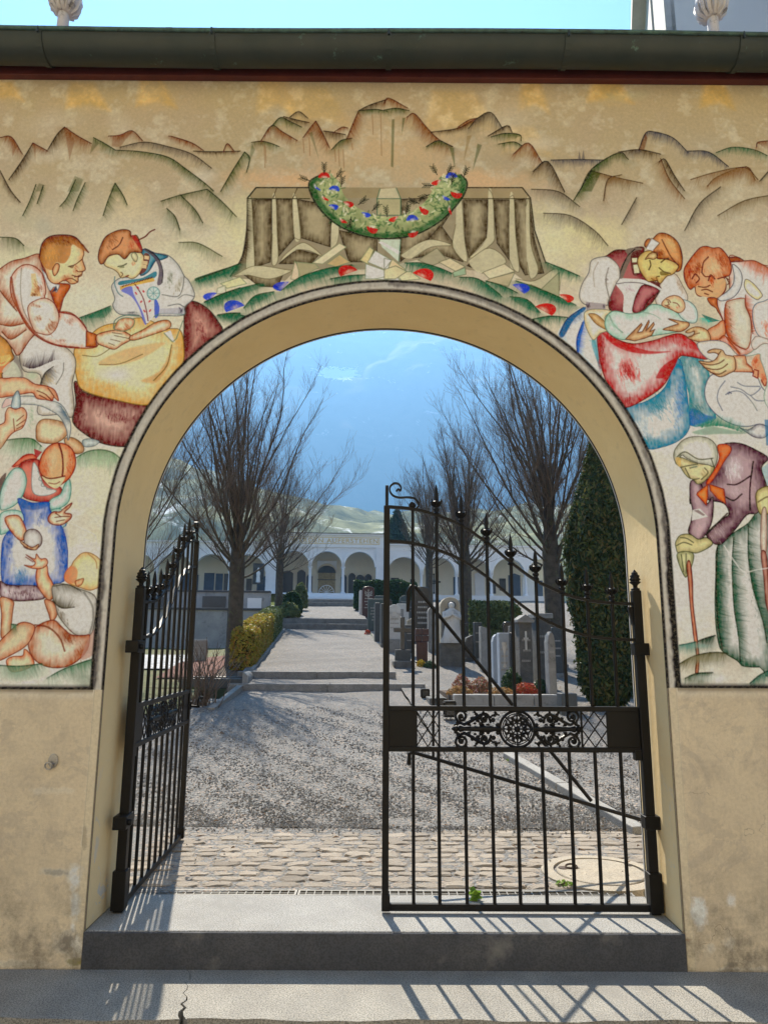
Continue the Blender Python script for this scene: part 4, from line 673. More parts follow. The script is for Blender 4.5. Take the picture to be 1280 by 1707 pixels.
R([(160, 1215), (240, 1165), (330, 1155), (430, 1200), (470, 1300), (440, 1330), (330, 1340), (180, 1290), (240, 1270), (270, 1210), (200, 1230)], (214, 176, 132), (160, 106, 64), 8, (96, 60, 40), 1.7); L([(190, 1280), (260, 1250), (330, 1230)], (110, 70, 44), 1.5, .8)
H([(580, 1300), (640, 1260), (700, 1330), (830, 1480)], (180, 88, 50), 16, 60, None, 2.4, .7); R([(300, 1370), (420, 1330), (560, 1325), (680, 1370), (800, 1500), (900, 1500), (700, 1620), (420, 1540)], (206, 200, 188), (180, 168, 150), 9, (96, 94, 104), 1.6)
# head
R([(140, 520), (145, 430), (200, 340), (260, 260), (340, 175), (420, 158), (500, 180), (580, 175), (650, 240), (710, 340), (725, 440), (700, 520), (640, 540), (660, 640), (640, 720), (560, 790), (480, 800), (400, 770), (330, 775), (290, 740), (270, 660), (215, 690), (160, 600)], (206, 140, 98), (156, 62, 30), 16, (104, 36, 20), 2.2, 1, .9)
F([(300, 640), (430, 660), (470, 610), (560, 560), (640, 560), (655, 640), (620, 730), (540, 800), (440, 790), (340, 770), (290, 730)], (206, 150, 104), .9, 1)
SP((300, 440), 60, 130, (140, 56, 28), .75, .5, 70, 110); SP((500, 400), 110, 110, (206, 166, 124), .55, 0, 70, 100); SP((600, 330), 60, 110, (150, 60, 30), .7, -.4, 70, 90); SP((480, 570), 50, 60, (170, 70, 36), .75, 0, 70, 60); SP((210, 470), 50, 90, (150, 50, 26), .7, .2, 80, 80)
for p in ([(360, 480), (380, 360), (440, 290)], [(360, 480), (400, 530), (470, 530)], [(240, 560), (280, 500), (330, 560), (290, 610)], [(320, 655), (400, 665), (460, 640)], [(360, 700), (420, 690), (490, 720)], [(395, 740), (440, 755)], [(560, 560), (640, 540), (690, 570)], [(440, 580), (470, 510), (520, 560)], [(670, 560), (695, 610), (680, 630)]): L(p, (96, 34, 20), 2.0, .85)
R([(430, 800), (540, 800), (560, 900), (620, 1070), (540, 930), (470, 880)], (190, 116, 70), (140, 66, 36), 8, (96, 40, 24), 1.6)
# old seated man with white beard, arm and robe
Z(1110, 540, 7.11)
R([(530, 610), (620, 590), (760, 560), (900, 570), (1050, 600), (1130, 760), (1250, 900), (1250, 1200), (1100, 1190), (960, 1220), (800, 1200), (640, 1120), (500, 980), (450, 840), (470, 700)], (204, 202, 196), (176, 176, 178), 14, (84, 90, 104), 2.0, 1, .7)
for p in ([(690, 680), (620, 780), (600, 900), (660, 1030)], [(700, 840), (800, 800), (900, 820), (1000, 920), (1070, 1030)], [(760, 750), (880, 780), (990, 850), (1080, 800), (1110, 760)], [(840, 700), (920, 740), (1100, 745)], [(990, 850), (1060, 910), (1180, 915)]): L(p, (92, 98, 112), 1.8, .8)
SP((740, 820), 44, 22, (70, 74, 96), .8, -.2, 60, 24); WSH((980, 980), 90, 90, (206, 190, 150), .4)
R([(860, 1230), (960, 1260), (1100, 1190), (1230, 1260), (1160, 1350), (1050, 1350), (960, 1300)], (190, 186, 184), (110, 104, 110), 8, (84, 80, 86), 1.5)
R([(790, 380), (930, 380), (950, 470), (1010, 520), (1020, 575), (800, 572)], (208, 172, 136), (176, 100, 62), 9, (120, 60, 38), 1.7, 0); L([(945, 480), (1010, 530)], (150, 70, 50), 2, .8, 0)
R([(485, 330), (560, 300), (660, 315), (700, 370), (800, 400), (815, 540), (740, 590), (640, 632), (560, 600), (470, 540), (400, 470), (388, 445), (500, 455), (570, 430), (610, 370), (560, 345), (500, 350)], (214, 176, 134), (160, 100, 60), 9, (92, 58, 38), 1.9, 1, .75)
for p in ([(400, 470), (520, 490), (620, 470), (680, 430)], [(440, 520), (560, 545), (650, 530), (720, 480)], [(520, 580), (620, 600), (700, 560)], [(610, 370), (640, 330)]): L(p, (96, 60, 40), 1.8, .85)
F([(1000, 470), (1050, 380), (1120, 360), (1160, 500), (1190, 700), (1160, 740), (1100, 640), (1040, 640), (1030, 560)], (206, 130, 92), .95, 1); SP((1050, 440), 40, 60, (176, 70, 40), .7, 0, 80, 50); SP((1150, 640), 40, 70, (176, 70, 40), .6, 0, 80, 50); L([(1030, 560), (1020, 620), (1080, 650), (1085, 560), (1040, 545)], (130, 44, 34), 2, .9, 0); L([(1120, 670), (1160, 740), (1190, 690)], (130, 44, 34), 2, .9)
R([(930, 380), (1000, 340), (1080, 270), (1160, 235), (1260, 240), (1260, 1000), (1190, 980), (1150, 860), (1190, 700), (1160, 560), (1110, 420), (1100, 360), (1000, 380)], (206, 204, 180), (166, 176, 156), 9, (110, 128, 118), 1.5, 1, .7)
R([(1000, 240), (1030, 180), (1080, 150), (1260, 210), (1260, 250), (1140, 240), (1040, 310)], (206, 202, 192), (176, 160, 146), 8, (110, 90, 80), 1.4)
for pts in ([(400, 1230), (560, 1210), (720, 1230), (930, 1300)],): H(pts, (56, 120, 96), 12, -70, None, 2.2, .7, 1, False); F([(300, 1290), (420, 1320), (600, 1310), (930, 1305), (700, 1250), (500, 1210), (440, 1240)], (70, 124, 100), .6, 1, .7, 3)
# ---------------------------------------------------------------- right foot: old woman with stick
Z(1060, 700, 3.709)
F([(790, 0), (830, 0), (830, 160), (800, 160)], (40, 104, 140), .8, 0); F([(770, 300), (830, 260), (830, 440), (790, 420)], (110, 150, 160), .6, 0)
R([(500, 780), (600, 700), (690, 640), (750, 570), (830, 600), (830, 1520), (760, 1530), (660, 1525), (620, 1490), (540, 1440), (505, 1380), (485, 1200), (488, 950)], (196, 194, 188), (46, 82, 62), 17, (30, 60, 46), 1.8, 1, .95, .9)
for pts in ([(600, 730), (590, 900), (600, 1150), (630, 1350), (640, 1500)], [(690, 650), (690, 850), (720, 1050), (780, 1250), (805, 1380)], [(500, 790), (490, 1000), (500, 1250), (530, 1420)]): H(pts, (44, 82, 62), 16, 15, 90, 2.2, .7)
SP((720, 1000), 24, 320, (44, 80, 60), .6, -.12, 80, 160); SP((620, 1150), 20, 330, (52, 88, 68), .5, -.05, 80, 130)
# jacket
R([(530, 170), (570, 145), (650, 150), (740, 190), (812, 240), (770, 300), (805, 420), (790, 520), (740, 580), (680, 590), (600, 690), (510, 775), (430, 715), (520, 620), (570, 585), (540, 520), (450, 500), (400, 480), (330, 520), (345, 400), (400, 380), (500, 330)], (160, 132, 134), (74, 42, 54), 17, (52, 24, 36), 2.0, 1, .95, .9)
R([(335, 380), (400, 400), (430, 520), (470, 480), (470, 600), (440, 690), (380, 750), (320, 700), (335, 630), (345, 560), (330, 480)], (164, 136, 138), (78, 46, 60), 9, (54, 26, 38), 1.8)
F([(345, 560), (390, 550), (440, 600), (340, 625)], (206, 196, 190), .9, 0); F([(350, 562), (380, 558), (425, 590), (410, 596)], (110, 84, 84), .8, 0); SP((600, 300), 60, 70, (196, 182, 180), .75, .2, 80, 80); SP((610, 440), 50, 40, (176, 152, 152), .6, 0, 60, 50); SP((500, 690), 60, 40, (170, 146, 146), .6, -.5, 60, 50); SP((390, 670), 30, 40, (180, 150, 150), .6, 0, 80, 36)
for p in ([(560, 400), (620, 400), (700, 350)], [(550, 480), (600, 500), (650, 460)], [(560, 580), (530, 610), (440, 700)], [(720, 260), (700, 420), (700, 560)]): L(p, (48, 22, 32), 2.2, .85)
# scarf
R([(500, 160), (560, 155), (585, 190), (540, 260), (500, 330), (450, 400), (430, 390), (490, 290), (510, 230)], (206, 110, 62), (176, 60, 34), 7, (120, 40, 24), 1.6); R([(440, 400), (375, 450), (370, 465), (430, 530), (440, 470)], (212, 120, 60), (176, 70, 36), 6, (120, 46, 26), 1.6, 0); R([(450, 400), (540, 430), (550, 520), (500, 490), (455, 440)], (206, 110, 54), (170, 66, 34), 6, (120, 46, 26), 1.6, 0)
# head
R([(240, 270), (270, 295), (300, 340), (330, 365), (350, 370), (380, 400), (430, 370), (480, 300), (470, 220), (380, 270), (280, 235), (250, 245)], (196, 178, 130), (140, 126, 84), 8, (86, 88, 64), 1.6)
R([(228, 230), (240, 180), (290, 125), (360, 105), (440, 115), (490, 160), (500, 230), (480, 290), (440, 280), (380, 270), (310, 240), (280, 220), (255, 250), (245, 270)], (196, 192, 172), (126, 124, 102), 13, (88, 86, 72), 1.8, 1, .85); WSH((360, 175), 50, 26, (214, 212, 200), .8)
for p in ([(250, 230), (300, 200), (380, 245), (470, 240)], [(330, 300), (370, 290)], [(300, 300), (330, 362)], [(345, 372), (385, 365)], [(420, 300), (440, 330), (400, 370)], [(460, 240), (480, 300)], [(275, 295), (320, 285), (375, 275)]): L(p, (80, 80, 60), 1.8, .85)
F([(240, 235), (270, 240), (268, 292), (245, 268)], (186, 152, 84), .8, 1); SP((410, 330), 30, 40, (140, 124, 80), .5, .4, 60, 30); SP((350, 290), 26, 14, (120, 140, 120), .6, 0, 60, 14)
# hands and sticks
R([(240, 760), (270, 715), (330, 710), (380, 740), (430, 730), (470, 765), (430, 800), (370, 825), (330, 820), (260, 825), (245, 800)], (190, 176, 124), (130, 120, 76), 9, (70, 74, 56), 1.8, 1, .8); R([(250, 830), (300, 815), (350, 830), (345, 890), (310, 970), (290, 960), (260, 890)], (176, 170, 124), (120, 118, 80), 7, (74, 80, 60), 1.6)
for p in ([(245, 780), (290, 760), (340, 775)], [(270, 730), (310, 735), (350, 760)], [(275, 835), (290, 940)], [(305, 830), (305, 950)]): L(p, (76, 80, 58), 1.6, .85)
R([(310, 900), (322, 870), (335, 900), (345, 1000), (350, 1150), (372, 1330), (385, 1460), (380, 1565), (362, 1565), (368, 1460), (350, 1330), (330, 1150), (318, 1000)], (190, 130, 100), (124, 44, 30), 4, (90, 30, 24), 1.6)
R([(745, 440), (830, 420), (830, 560), (770, 590), (740, 520)], (196, 180, 124), (140, 126, 76), 8, (90, 80, 52), 1.8); L([(750, 510), (800, 480), (830, 480)], (90, 80, 50), 2, .8); R([(775, 560), (800, 555), (805, 700), (800, 820), (770, 820), (765, 700)], (200, 180, 160), (150, 116, 100), 5, (110, 84, 70), 1.5); R([(768, 825), (800, 830), (815, 1000), (830, 1200), (800, 1150), (785, 980)], (176, 130, 112), (120, 60, 50), 5, (90, 40, 36), 1.5)
for pts, c in (([(380, 1370), (430, 1350), (485, 1335)], (40, 66, 52)), ([(265, 1395), (320, 1385), (365, 1375)], (70, 116, 102)), ([(265, 1510), (360, 1460), (470, 1440), (560, 1445)], (96, 92, 66)), ([(300, 1600), (370, 1570), (470, 1565)], (62, 84, 64)), ([(700, 1630), (760, 1580), (830, 1545)], (58, 100, 84))): H(pts, c, 14, 100, None, 2.4, .65)
WSH((420, 1480), 120, 24, (130, 122, 92), .6); WSH((390, 1400), 90, 18, (110, 146, 130), .5); WSH((450, 1600), 120, 24, (190, 196, 180), .5); L([(540, 780), (600, 870), (660, 940), (740, 930), (830, 915)], (206, 210, 196), 1.6, .6)
# ---------------------------------------------------------------- crackle, hairlines
Z(0, 700, 3.709); L([(440, 640), (520, 680), (590, 720), (600, 800), (650, 770)], (206, 200, 170), 1.3, .6)
# ---------------------------------------------------------------- painted band round the arch and frame lines
ADX = np.abs(PX); above = PZ > AZ
d_arch = np.where(above, (np.hypot(PX, (PZ-AZ)/AE)-AR)*np.where(above, 1, 1), ADX-AR)
e = d_arch+(N_str-.5)*.006; rag = (N_mid-.5)*.020
side = np.where(PX > 0, 1.0, 0.0); tb = np.clip((PZ-AZ)/1.38, 0, 1)
zb = np.where(PX < 0, 1.262, 1.285)
grey = pig((164, 156, 142)); dark_ = pig((44, 40, 46)); BWD = .064
def put(mask, col):
    m = np.clip(mask, 0, 1)[..., None]; CV[:] = CV*(1-m)+col*m
inband = (d_arch < BWD) & (d_arch > -.05) & (PZ > zb)
put(inband*(1.0), grey); put(inband*np.clip((N_str-.55)*3, 0, 1)*.5, pig((128, 120, 112)))
put((PZ > zb)*np.clip(1.5-np.abs(d_arch-BWD-rag*.3)/.008, 0, 1)*.95, dark_)                          # outer line
lowj = np.clip((2.3-PZ)/.5, 0, 1); put((PZ > zb)*np.clip(1.4-np.abs(d_arch-BWD+.012+rag*1.3)/(.015), 0, 1)*np.where(PX > 0, .55+.45*lowj, .15+.6*lowj), dark_)
put((d_arch > -.05)*np.clip(1.6-np.abs(d_arch-.004)/.008, 0, 1), dark_)                                    # inner line, full height
put((PZ > zb)*np.clip(1-np.abs(d_arch-.016+rag*.3)/.009, 0, 1)*tb*.6, pig((92, 78, 60)))
# bottom frame line
fl_ = np.clip(1.4-np.abs(PZ-zb+rag*.25)/.020, 0, 1)*(ADX > AR+BWD-.012); put(fl_, dark_)
put((PZ < zb-.012)*np.clip(1-(zb-.012-PZ)/.05, 0, 1)*(ADX > AR+.03)*np.clip((N_str-.35)*2, 0, 1)*.55, pig((120, 112, 104)))
CA[:] = ((PZ > zb) & (PZ < 4.9))*1.0
CA[:] = np.maximum(CA, np.clip(1-(zb-.004-PZ)/.05, 0, 1)*(PZ <= zb)*(ADX > AR+.03)*.5)
strip = (PZ <= zb) & (d_arch < .046) & (d_arch > -.05)
CV[strip] = (pig((170, 155, 128))*(.93+.14*N_fin[..., None]))[strip]; CA[strip] = .85
put((PZ <= zb)*np.clip(1.2-np.abs(d_arch-.004)/.005, 0, 1), dark_); CA[:] = np.maximum(CA, (PZ <= zb)*np.clip(1.3-np.abs(d_arch-.004)/.006, 0, 1)*(d_arch > -.02))
put((PZ <= zb)*np.clip(1-np.abs(d_arch-.046)/.003, 0, 1)*.6, pig((110, 98, 78)))
# bare and soiled spots on the piers
Z(0, 0, 1)
def spot(u, v, rx, ry, col, a):
    X0, Y0 = cp((u, v)); U, V = (xx_-X0)/(rx*KPX), (yy_-Y0)/(ry*KPX); b = box_of([(X0, Y0)], max(rx, ry)*KPX*1.6); x0, y0, x1, y1 = b
    m = np.clip(1.65-np.hypot(U[y0:y1, x0:x1], V[y0:y1, x0:x1])-(N_mid[y0:y1, x0:x1]-.5)*2.4-(N_fin[y0:y1, x0:x1]-.5)*.8, 0, 1)*a
    CV[y0:y1, x0:x1] = CV[y0:y1, x0:x1]*(1-m[..., None])+pig(col)*m[..., None]; CA[y0:y1, x0:x1] = np.maximum(CA[y0:y1, x0:x1], m)
for u, v, rx, ry, col, a in ((125, 1470, 7, 16, (168, 166, 160), .9), (123, 1510, 6, 22, (170, 168, 160), .9), (122, 1540, 5, 12, (176, 172, 164), .9), (112, 1568, 16, 14, (84, 80, 76), .85), (130, 1578, 7, 12, (190, 182, 166), .9), (90, 1455, 14, 4, (120, 116, 108), .8), (122, 1604, 12, 4, (92, 88, 34), .8), (1165, 1530, 8, 18, (176, 180, 186), .85), (1218, 1502, 6, 8, (178, 180, 182), .7), (1180, 1582, 8, 8, (130, 124, 116), .6), (1210, 1620, 14, 5, (96, 92, 86), .7), (140, 1395, 3, 12, (120, 108, 92), .6), (1215, 1575, 8, 8, (140, 130, 116), .5), (98, 1318, 30, 4, (140, 122, 96), .5), (40, 1608, 40, 4, (110, 100, 84), .6), (1250, 1622, 30, 4, (110, 100, 84), .6), (1146, 1567, 8, 3, (110, 62, 40), .8)): spot(u, v, rx, ry, col, a)
lum_ = CV.mean(-1, keepdims=True); CV[:] = lum_+(CV-lum_)*.86; mid_ = .40; CV[:] = np.clip(mid_+(CV-mid_)*1.26, .006, .9)
fres = bpy.data.images.new('fresco_pigment', CWD, CHT, alpha=True, float_buffer=True)
fres.colorspace_settings.name = 'Linear Rec.709'
buf = np.concatenate([np.clip(CV, 0, 1), np.clip(CA, 0, 1)[..., None]], -1).astype(np.float32)
fres.alpha_mode = 'CHANNEL_PACKED'
fres.pixels.foreach_set(buf.ravel()); fres.update(); fres.pack()
MURAL = (fres, (MX0, MX1, MZ0, MZ1))
del CV, CA, N_big, N_mid, N_str, N_fin, xx_, yy_, PX, PZ, buf
M_plaster = plaster('painted_plaster', MURAL)
M_plaster_back = plaster('plain_plaster')
# ochre intrados with painted edge lines
mt, nt, b = _nt('ochre_plaster'); tc = node(nt, 'ShaderNodeTexCoord'); v = tc.outputs['Object']
col = mixc(nt, ramp(nt, noise(nt, v, 2.2, 6, .65, .5), .35, .68), (.92, .69, .345), (.86, .63, .30))
col = mixc(nt, ramp(nt, noise(nt, v, 14, 5, .7), .55, .8), col, (.78, .58, .30))
sp = node(nt, 'ShaderNodeSeparateXYZ'); nt.links.new(v, sp.inputs[0])
low = ramp(nt, sp.outputs[2], 1.0, .3)
pk = node(nt, 'ShaderNodeMath', operation='MULTIPLY'); nt.links.new(low, pk.inputs[0]); nt.links.new(ramp(nt, noise(nt, v, 7, 5, .6, 1.0), .60, .64), pk.inputs[1])
col = mixc(nt, pk.outputs[0], col, (.62, .60, .56))
hi = ramp(nt, sp.outputs[2], 1.9, 2.6)
col = mixc(nt, hi, mixc(nt, .35, col, (.55, .47, .33)), col)
def band(a, b_, soft=.002):
    m1 = ramp(nt, sp.outputs[1], a-soft, a+soft); m2 = ramp(nt, sp.outputs[1], b_+soft, b_-soft)
    mm = node(nt, 'ShaderNodeMath', operation='MULTIPLY'); nt.links.new(m1, mm.inputs[0]); nt.links.new(m2, mm.inputs[1]); return mm.outputs[0]
col = mixc(nt, band(TH-.032, TH-.012), col, (.022, .020, .024))
col = mixc(nt, band(TH-.012, TH+.1), col, (.48, .46, .43))
col = mixc(nt, band(-.1, .006), col, (.03, .028, .03))
nt.links.new(col, b.inputs['Base Color']); b.inputs['Roughness'].default_value = .9; b.inputs['Specular IOR Level'].default_value = .2
bn = node(nt, 'ShaderNodeBump'); bn.inputs['Strength'].default_value = .5; bn.inputs['Distance'].default_value = .006
nt.links.new(noise(nt, v, 24, 6, .7), bn.inputs['Height']); nt.links.new(bn.outputs[0], b.inputs['Normal'])
M_ochre = mt

ap = arch_pts()
for nm, y, mat in (('wall_face', 0.0, M_plaster), ('rear_wall_face', TH, M_plaster_back)):
    q = MB()
    for (xa, za), (xb, zb) in zip(ap, ap[1:]):
        if abs(xa-xb) < 1e-6: continue
        q.quad((xa, y, za), (xb, y, zb), (xb, y, WTOP), (xa, y, WTOP))
    for xa, xb in ((WX0, -AR), (AR, WX1)):
        q.quad((xa, y, -.4), (xb, y, -.4), (xb, y, WTOP), (xa, y, WTOP))
    o = q.build(nm, mat, gw, fix=False)
    me = o.data
    for p_ in me.polygons:
        if (p_.normal.y > 0) != (y > 0): p_.flip()
q = MB(); n_ = len(ap)
vs_ = [(x, y, z) for y in (0, .012, TH-.035, TH) for x, z in ap]
q.add(vs_, [(k*n_+i, k*n_+i+1, (k+1)*n_+i+1, (k+1)*n_+i) for k in range(3) for i in range(n_-1)])
o = q.build('arch_soffit', M_ochre, gw, smooth=40, fix=False)
q = MB(); q.quad((WX0, 0, WTOP), (WX1, 0, WTOP), (WX1, TH, WTOP), (WX0, TH, WTOP)); q.quad((WX0, 0, -.4), (WX0, 0, WTOP), (WX0, TH, WTOP), (WX0, TH, -.4)); q.quad((WX1, 0, -.4), (WX1, 0, WTOP), (WX1, TH, WTOP), (WX1, TH, -.4))
q.build('wall_ends', M_plaster_back, gw)
# fascia, gutter, brackets
q = MB(); q.box2((WX0, -.045, 4.765), (WX1, -.002, 4.93)); q.build('fascia_board', M_fascia, gw, bevel=.004)
gut = empty('rain_gutter'); gut.parent = gw
q = MB(); GY, GZ, ga, gb = -.155, 4.868, .10, .118
prof = [(GY-ga*math.cos(math.pi*i/16), GZ-gb*math.sin(math.pi*i/16)) for i in range(17)]
inner = [(GY-(ga-.006)*math.cos(math.pi*i/16), GZ-(gb-.006)*math.sin(math.pi*i/16)) for i in range(17)]
xs = np.linspace(-6, 6, 49)
def sag(x): return .006*math.sin(x*1.7)-.004*abs(x)*.4
vs_ = []; fs_ = []
loop = prof+inner[::-1]; L_ = len(loop)
for x in xs: vs_ += [(x, y, z+sag(x)) for y, z in loop]
for i in range(len(xs)-1):
    for j in range(L_): fs_.append((i*L_+j, i*L_+(j+1) % L_, (i+1)*L_+(j+1) % L_, (i+1)*L_+j))
q.add(vs_, fs_); q.build('gutter_trough', M_copper, gut, smooth=40)
q = MB(); q.tube([(x, GY-ga-.004, GZ+.004+sag(x)) for x in xs], .0125, 8); q.build('gutter_lip', M_copper_rim, gut, smooth=50)
for px in (62, 352, 648, 948, 1240, -230, 1530):
    x = at_y(px, 80, GY-ga).x; q = MB()
    pr_ = [(GY-(ga+.004)*math.cos(math.pi*i/12), GZ-(gb+.004)*math.sin(math.pi*i/12)) for i in range(13)]
    po_ = [(GY-(ga+.008)*math.cos(math.pi*i/12), GZ-(gb+.008)*math.sin(math.pi*i/12)) for i in range(13)]
    lp = pr_+po_[::-1]
    q.prism([(x-.016, y, z+sag(x)) for y, z in lp], (.032, 0, 0))
    q.tube([(x, GY-ga-.012, GZ+.006), (x, GY-ga-.012, GZ-.03)], .006, 6)
    q.build('gutter_bracket', M_copper, gut)
# tiled roof over the wall
q = MB()
RX0, RX1 = -9, 7; ez_, rz_ = 4.90, 5.12
q.quad((RX0, -.16, ez_), (RX1, -.16, ez_), (RX1, TH/2, rz_), (RX0, TH/2, rz_)); q.quad((RX0, TH/2, rz_), (RX1, TH/2, rz_), (RX1, TH+.2, ez_), (RX0, TH+.2, ez_))
q.build('roof_deck', M_tile, gw, fix=False)
tm = MB(); w_ = .26
prof = [(-w_/2+w_*i/8, .002+.022*max(0, math.sin(math.pi*(i-3)/5)) if i >= 3 else .002) for i in range(9)]
top = [(x, 0, z+.012) for x, z in prof]+[(x, .30, z+.012) for x, z in prof]+[(x, 0, z) for x, z in prof]
tm.add(top, [(i, i+1, 10+i, 9+i) for i in range(8)]+[(18+i, 18+i+1, i+1, i) for i in range(8)])
tme = tm.mesh('roof_tile'); tme.materials.append(M_tile)
sl = math.atan2(rz_-ez_, TH/2+.16)
for row in range(2):
    for i in range(-18, 19):
        inst('roof_tile', tme, gw, (i*w_+.07*row+random.uniform(-.006, .006), -.185+.19*row, ez_+.006+.19*row*math.tan(sl)+.004*random.random()), (sl+random.uniform(0, .02), 0, random.uniform(-.02, .02)), (1, 1, 1) if row == 0 else (1, .8, 1))
# steel plate with ring on the left pier
rp = MB(); c = at_y(90, 1268, 0)
pts = [(c.x+.024*math.cos(a)*1.0, -.001, c.z+.034*math.sin(a)*1.0) for a in np.linspace(0, 2*math.pi, 20, endpoint=False)]
rp.prism(pts, (0, -.008, 0)); pl_ = rp.build('lock_plate', M_steel, gw, bevel=.002)
q = MB(); rc = Vector((c.x-.013, -.022, c.z-.022))
q.tube([(rc.x+.017*math.cos(a), rc.y-.006*math.sin(a), rc.z+.017*math.sin(a)) for a in np.linspace(0, 2*math.pi, 21)], .0035, 6, cap=False)
q.tube([(c.x+.006, -.004, c.z-.012), (c.x, -.02, c.z-.016)], .006, 8); o = q.build('ring', M_steel, pl_, smooth=50)
# ball finials on the ridge
M_zinc = pmat('pale_zinc', (.62, .60, .60), (.5, .49, .50), 9, .6, .2, 60, stain=(14, .56, .7, (.12, .11, .11)), metal=.15)
for px, vb, side in ((105, 44, 'left'), (1189, 52, 'right')):
    b0 = at_y(px, vb, TH/2); fb = empty('ball_finial', (b0.x, TH/2, rz_-.02))
    h = b0.z-rz_+.02
    q = MB(); q.lathe([(.05, 0), (.05, .04), (.038, .06), (.034, h+.10), (.037, h+.105)], n=14); q.build('post', M_zinc, fb, smooth=40)
    q = MB(); zc_ = h+.10
    for k in range(14):
        a = 2*math.pi*k/14
        q.tube([(math.cos(a)*r, math.sin(a)*r, zc_+z) for r, z in ((.04, .0), (.075, .03), (.088, .09), (.078, .15), (.045, .2))], [.012, .017, .02, .017, .01], 5)
    q.lathe([(.042, -.012), (.05, -.004), (.07, .03), (.088, .09), (.078, .15), (.045, .2), (.01, .22)], (0, 0, zc_), 18)
    q.build('ball', M_zinc, fb, smooth=50)
    tag(fb, 'pale ribbed metal ball finial on a post above the '+side+' end of the gutter', 'finial', 'ball finials on the wall ridge')

# ================================================================== threshold, pavement, street
th = empty('threshold_step'); tag(th, 'long pale granite threshold step across the foot of the archway', 'step')
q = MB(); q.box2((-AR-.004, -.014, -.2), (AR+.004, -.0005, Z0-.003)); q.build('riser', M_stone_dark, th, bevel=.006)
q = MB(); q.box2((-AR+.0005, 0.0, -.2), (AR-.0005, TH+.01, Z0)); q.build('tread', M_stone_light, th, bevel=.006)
pv = empty('pavement'); tag(pv, kind='structure')
# two slabs parted by a ragged crack
PY0 = -.462
cx0 = at_z(318, 1615, 0).x; cx1 = at_z(300, 1700, 0).x
ck = [(lerp(cx0, cx1, k/14)+random.uniform(-.013, .013), lerp(-.014, PY0, k/14)) for k in range(15)]
wid = [.0012+.012*max(0, (k-7)/7)**1.5+random.uniform(0, .0015) for k in range(15)]
def rag(x): return PY0+.010*math.sin(x*7)+.006*math.sin(x*23)
q = MB(); left = [(cx-w_, y) for (cx, y), w_ in zip(ck, wid)]; edge = [(x, rag(x)) for x in np.linspace(left[-1][0], -8, 70)]
q.prism([(x, y, -.22) for x, y in left+edge+[(-8, -.014)]], (0, 0, .22)); q.build('paving_slab', M_pave, pv)
q = MB(); right = [(cx+w_, y) for (cx, y), w_ in zip(ck, wid)]; edge = [(x, rag(x)) for x in np.linspace(right[-1][0], 8, 90)]
q.prism([(x, y, -.22) for x, y in right+edge+[(8, -.014)]], (0, 0, .22)); q.build('paving_slab', M_pave, pv)
q = MB(); q.quad((-40, -30, -.12), (40, -30, -.12), (40, PY0+.05, -.12), (-40, PY0+.05, -.12)); o = q.build('street', M_asphalt, fix=False); tag(o, kind='structure')
# ================================================================== wrought-iron gate leaves
GBASE = 0.0
BARS = [.147, .279, .417, .556, .687, .821, .963, 1.098, 1.232]
TIPS = [None, 2.378, 2.316, 2.218, 2.10, 2.017, 1.941, 1.915, 1.896]
TOPR = [(.013, 2.249), (.154, 2.236), (.288, 2.199), (.421, 2.142), (.559, 2.049), (.682, 1.945), (.815, 1.846), (.957, 1.776), (1.089, 1.738), (1.223, 1.722), (1.35, 1.717)]
HX = 1.364
def spline_z(tab, x):
    for (a, za), (b, zb) in zip(tab, tab[1:]):
        if x <= b: return lerp(za, zb, (x-a)/(b-a))
    return tab[-1][1]
def spiral(cx, cz, r0, r1, a0, turns, n=26):
    return [(cx+lerp(r0, r1, k/n)*math.cos(a0+2*math.pi*turns*k/n), cz+lerp(r0, r1, k/n)*math.sin(a0+2*math.pi*turns*k/n)) for k in range(n+1)]
def spear_mesh():
    q = MB()
    q.lathe([(.0105, -.175), (.017, -.172), (.019, -.166), (.013, -.158), (.013, -.150), (.018, -.146), (.018, -.138), (.012, -.132), (.013, -.120), (.024, -.108), (.026, -.100), (.014, -.094), (.011, -.085), (.0125, -.06), (.008, -.025), (.0015, 0)], n=8)
    for k in range(4):
        a = math.pi/4+math.pi/2*k
        q.tube([(math.cos(a)*r, math.sin(a)*r, z) for r, z in ((.016, -.125), (.030, -.112), (.037, -.098), (.033, -.088))], [.006, .007, .005, .003], 5)
    me = q.mesh('spear_head'); me.materials.append(M_iron)
    me.polygons.foreach_set('use_smooth', [True]*len(me.polygons)); me.set_sharp_from_angle(angle=math.radians(40)); return me
SPEAR = spear_mesh()
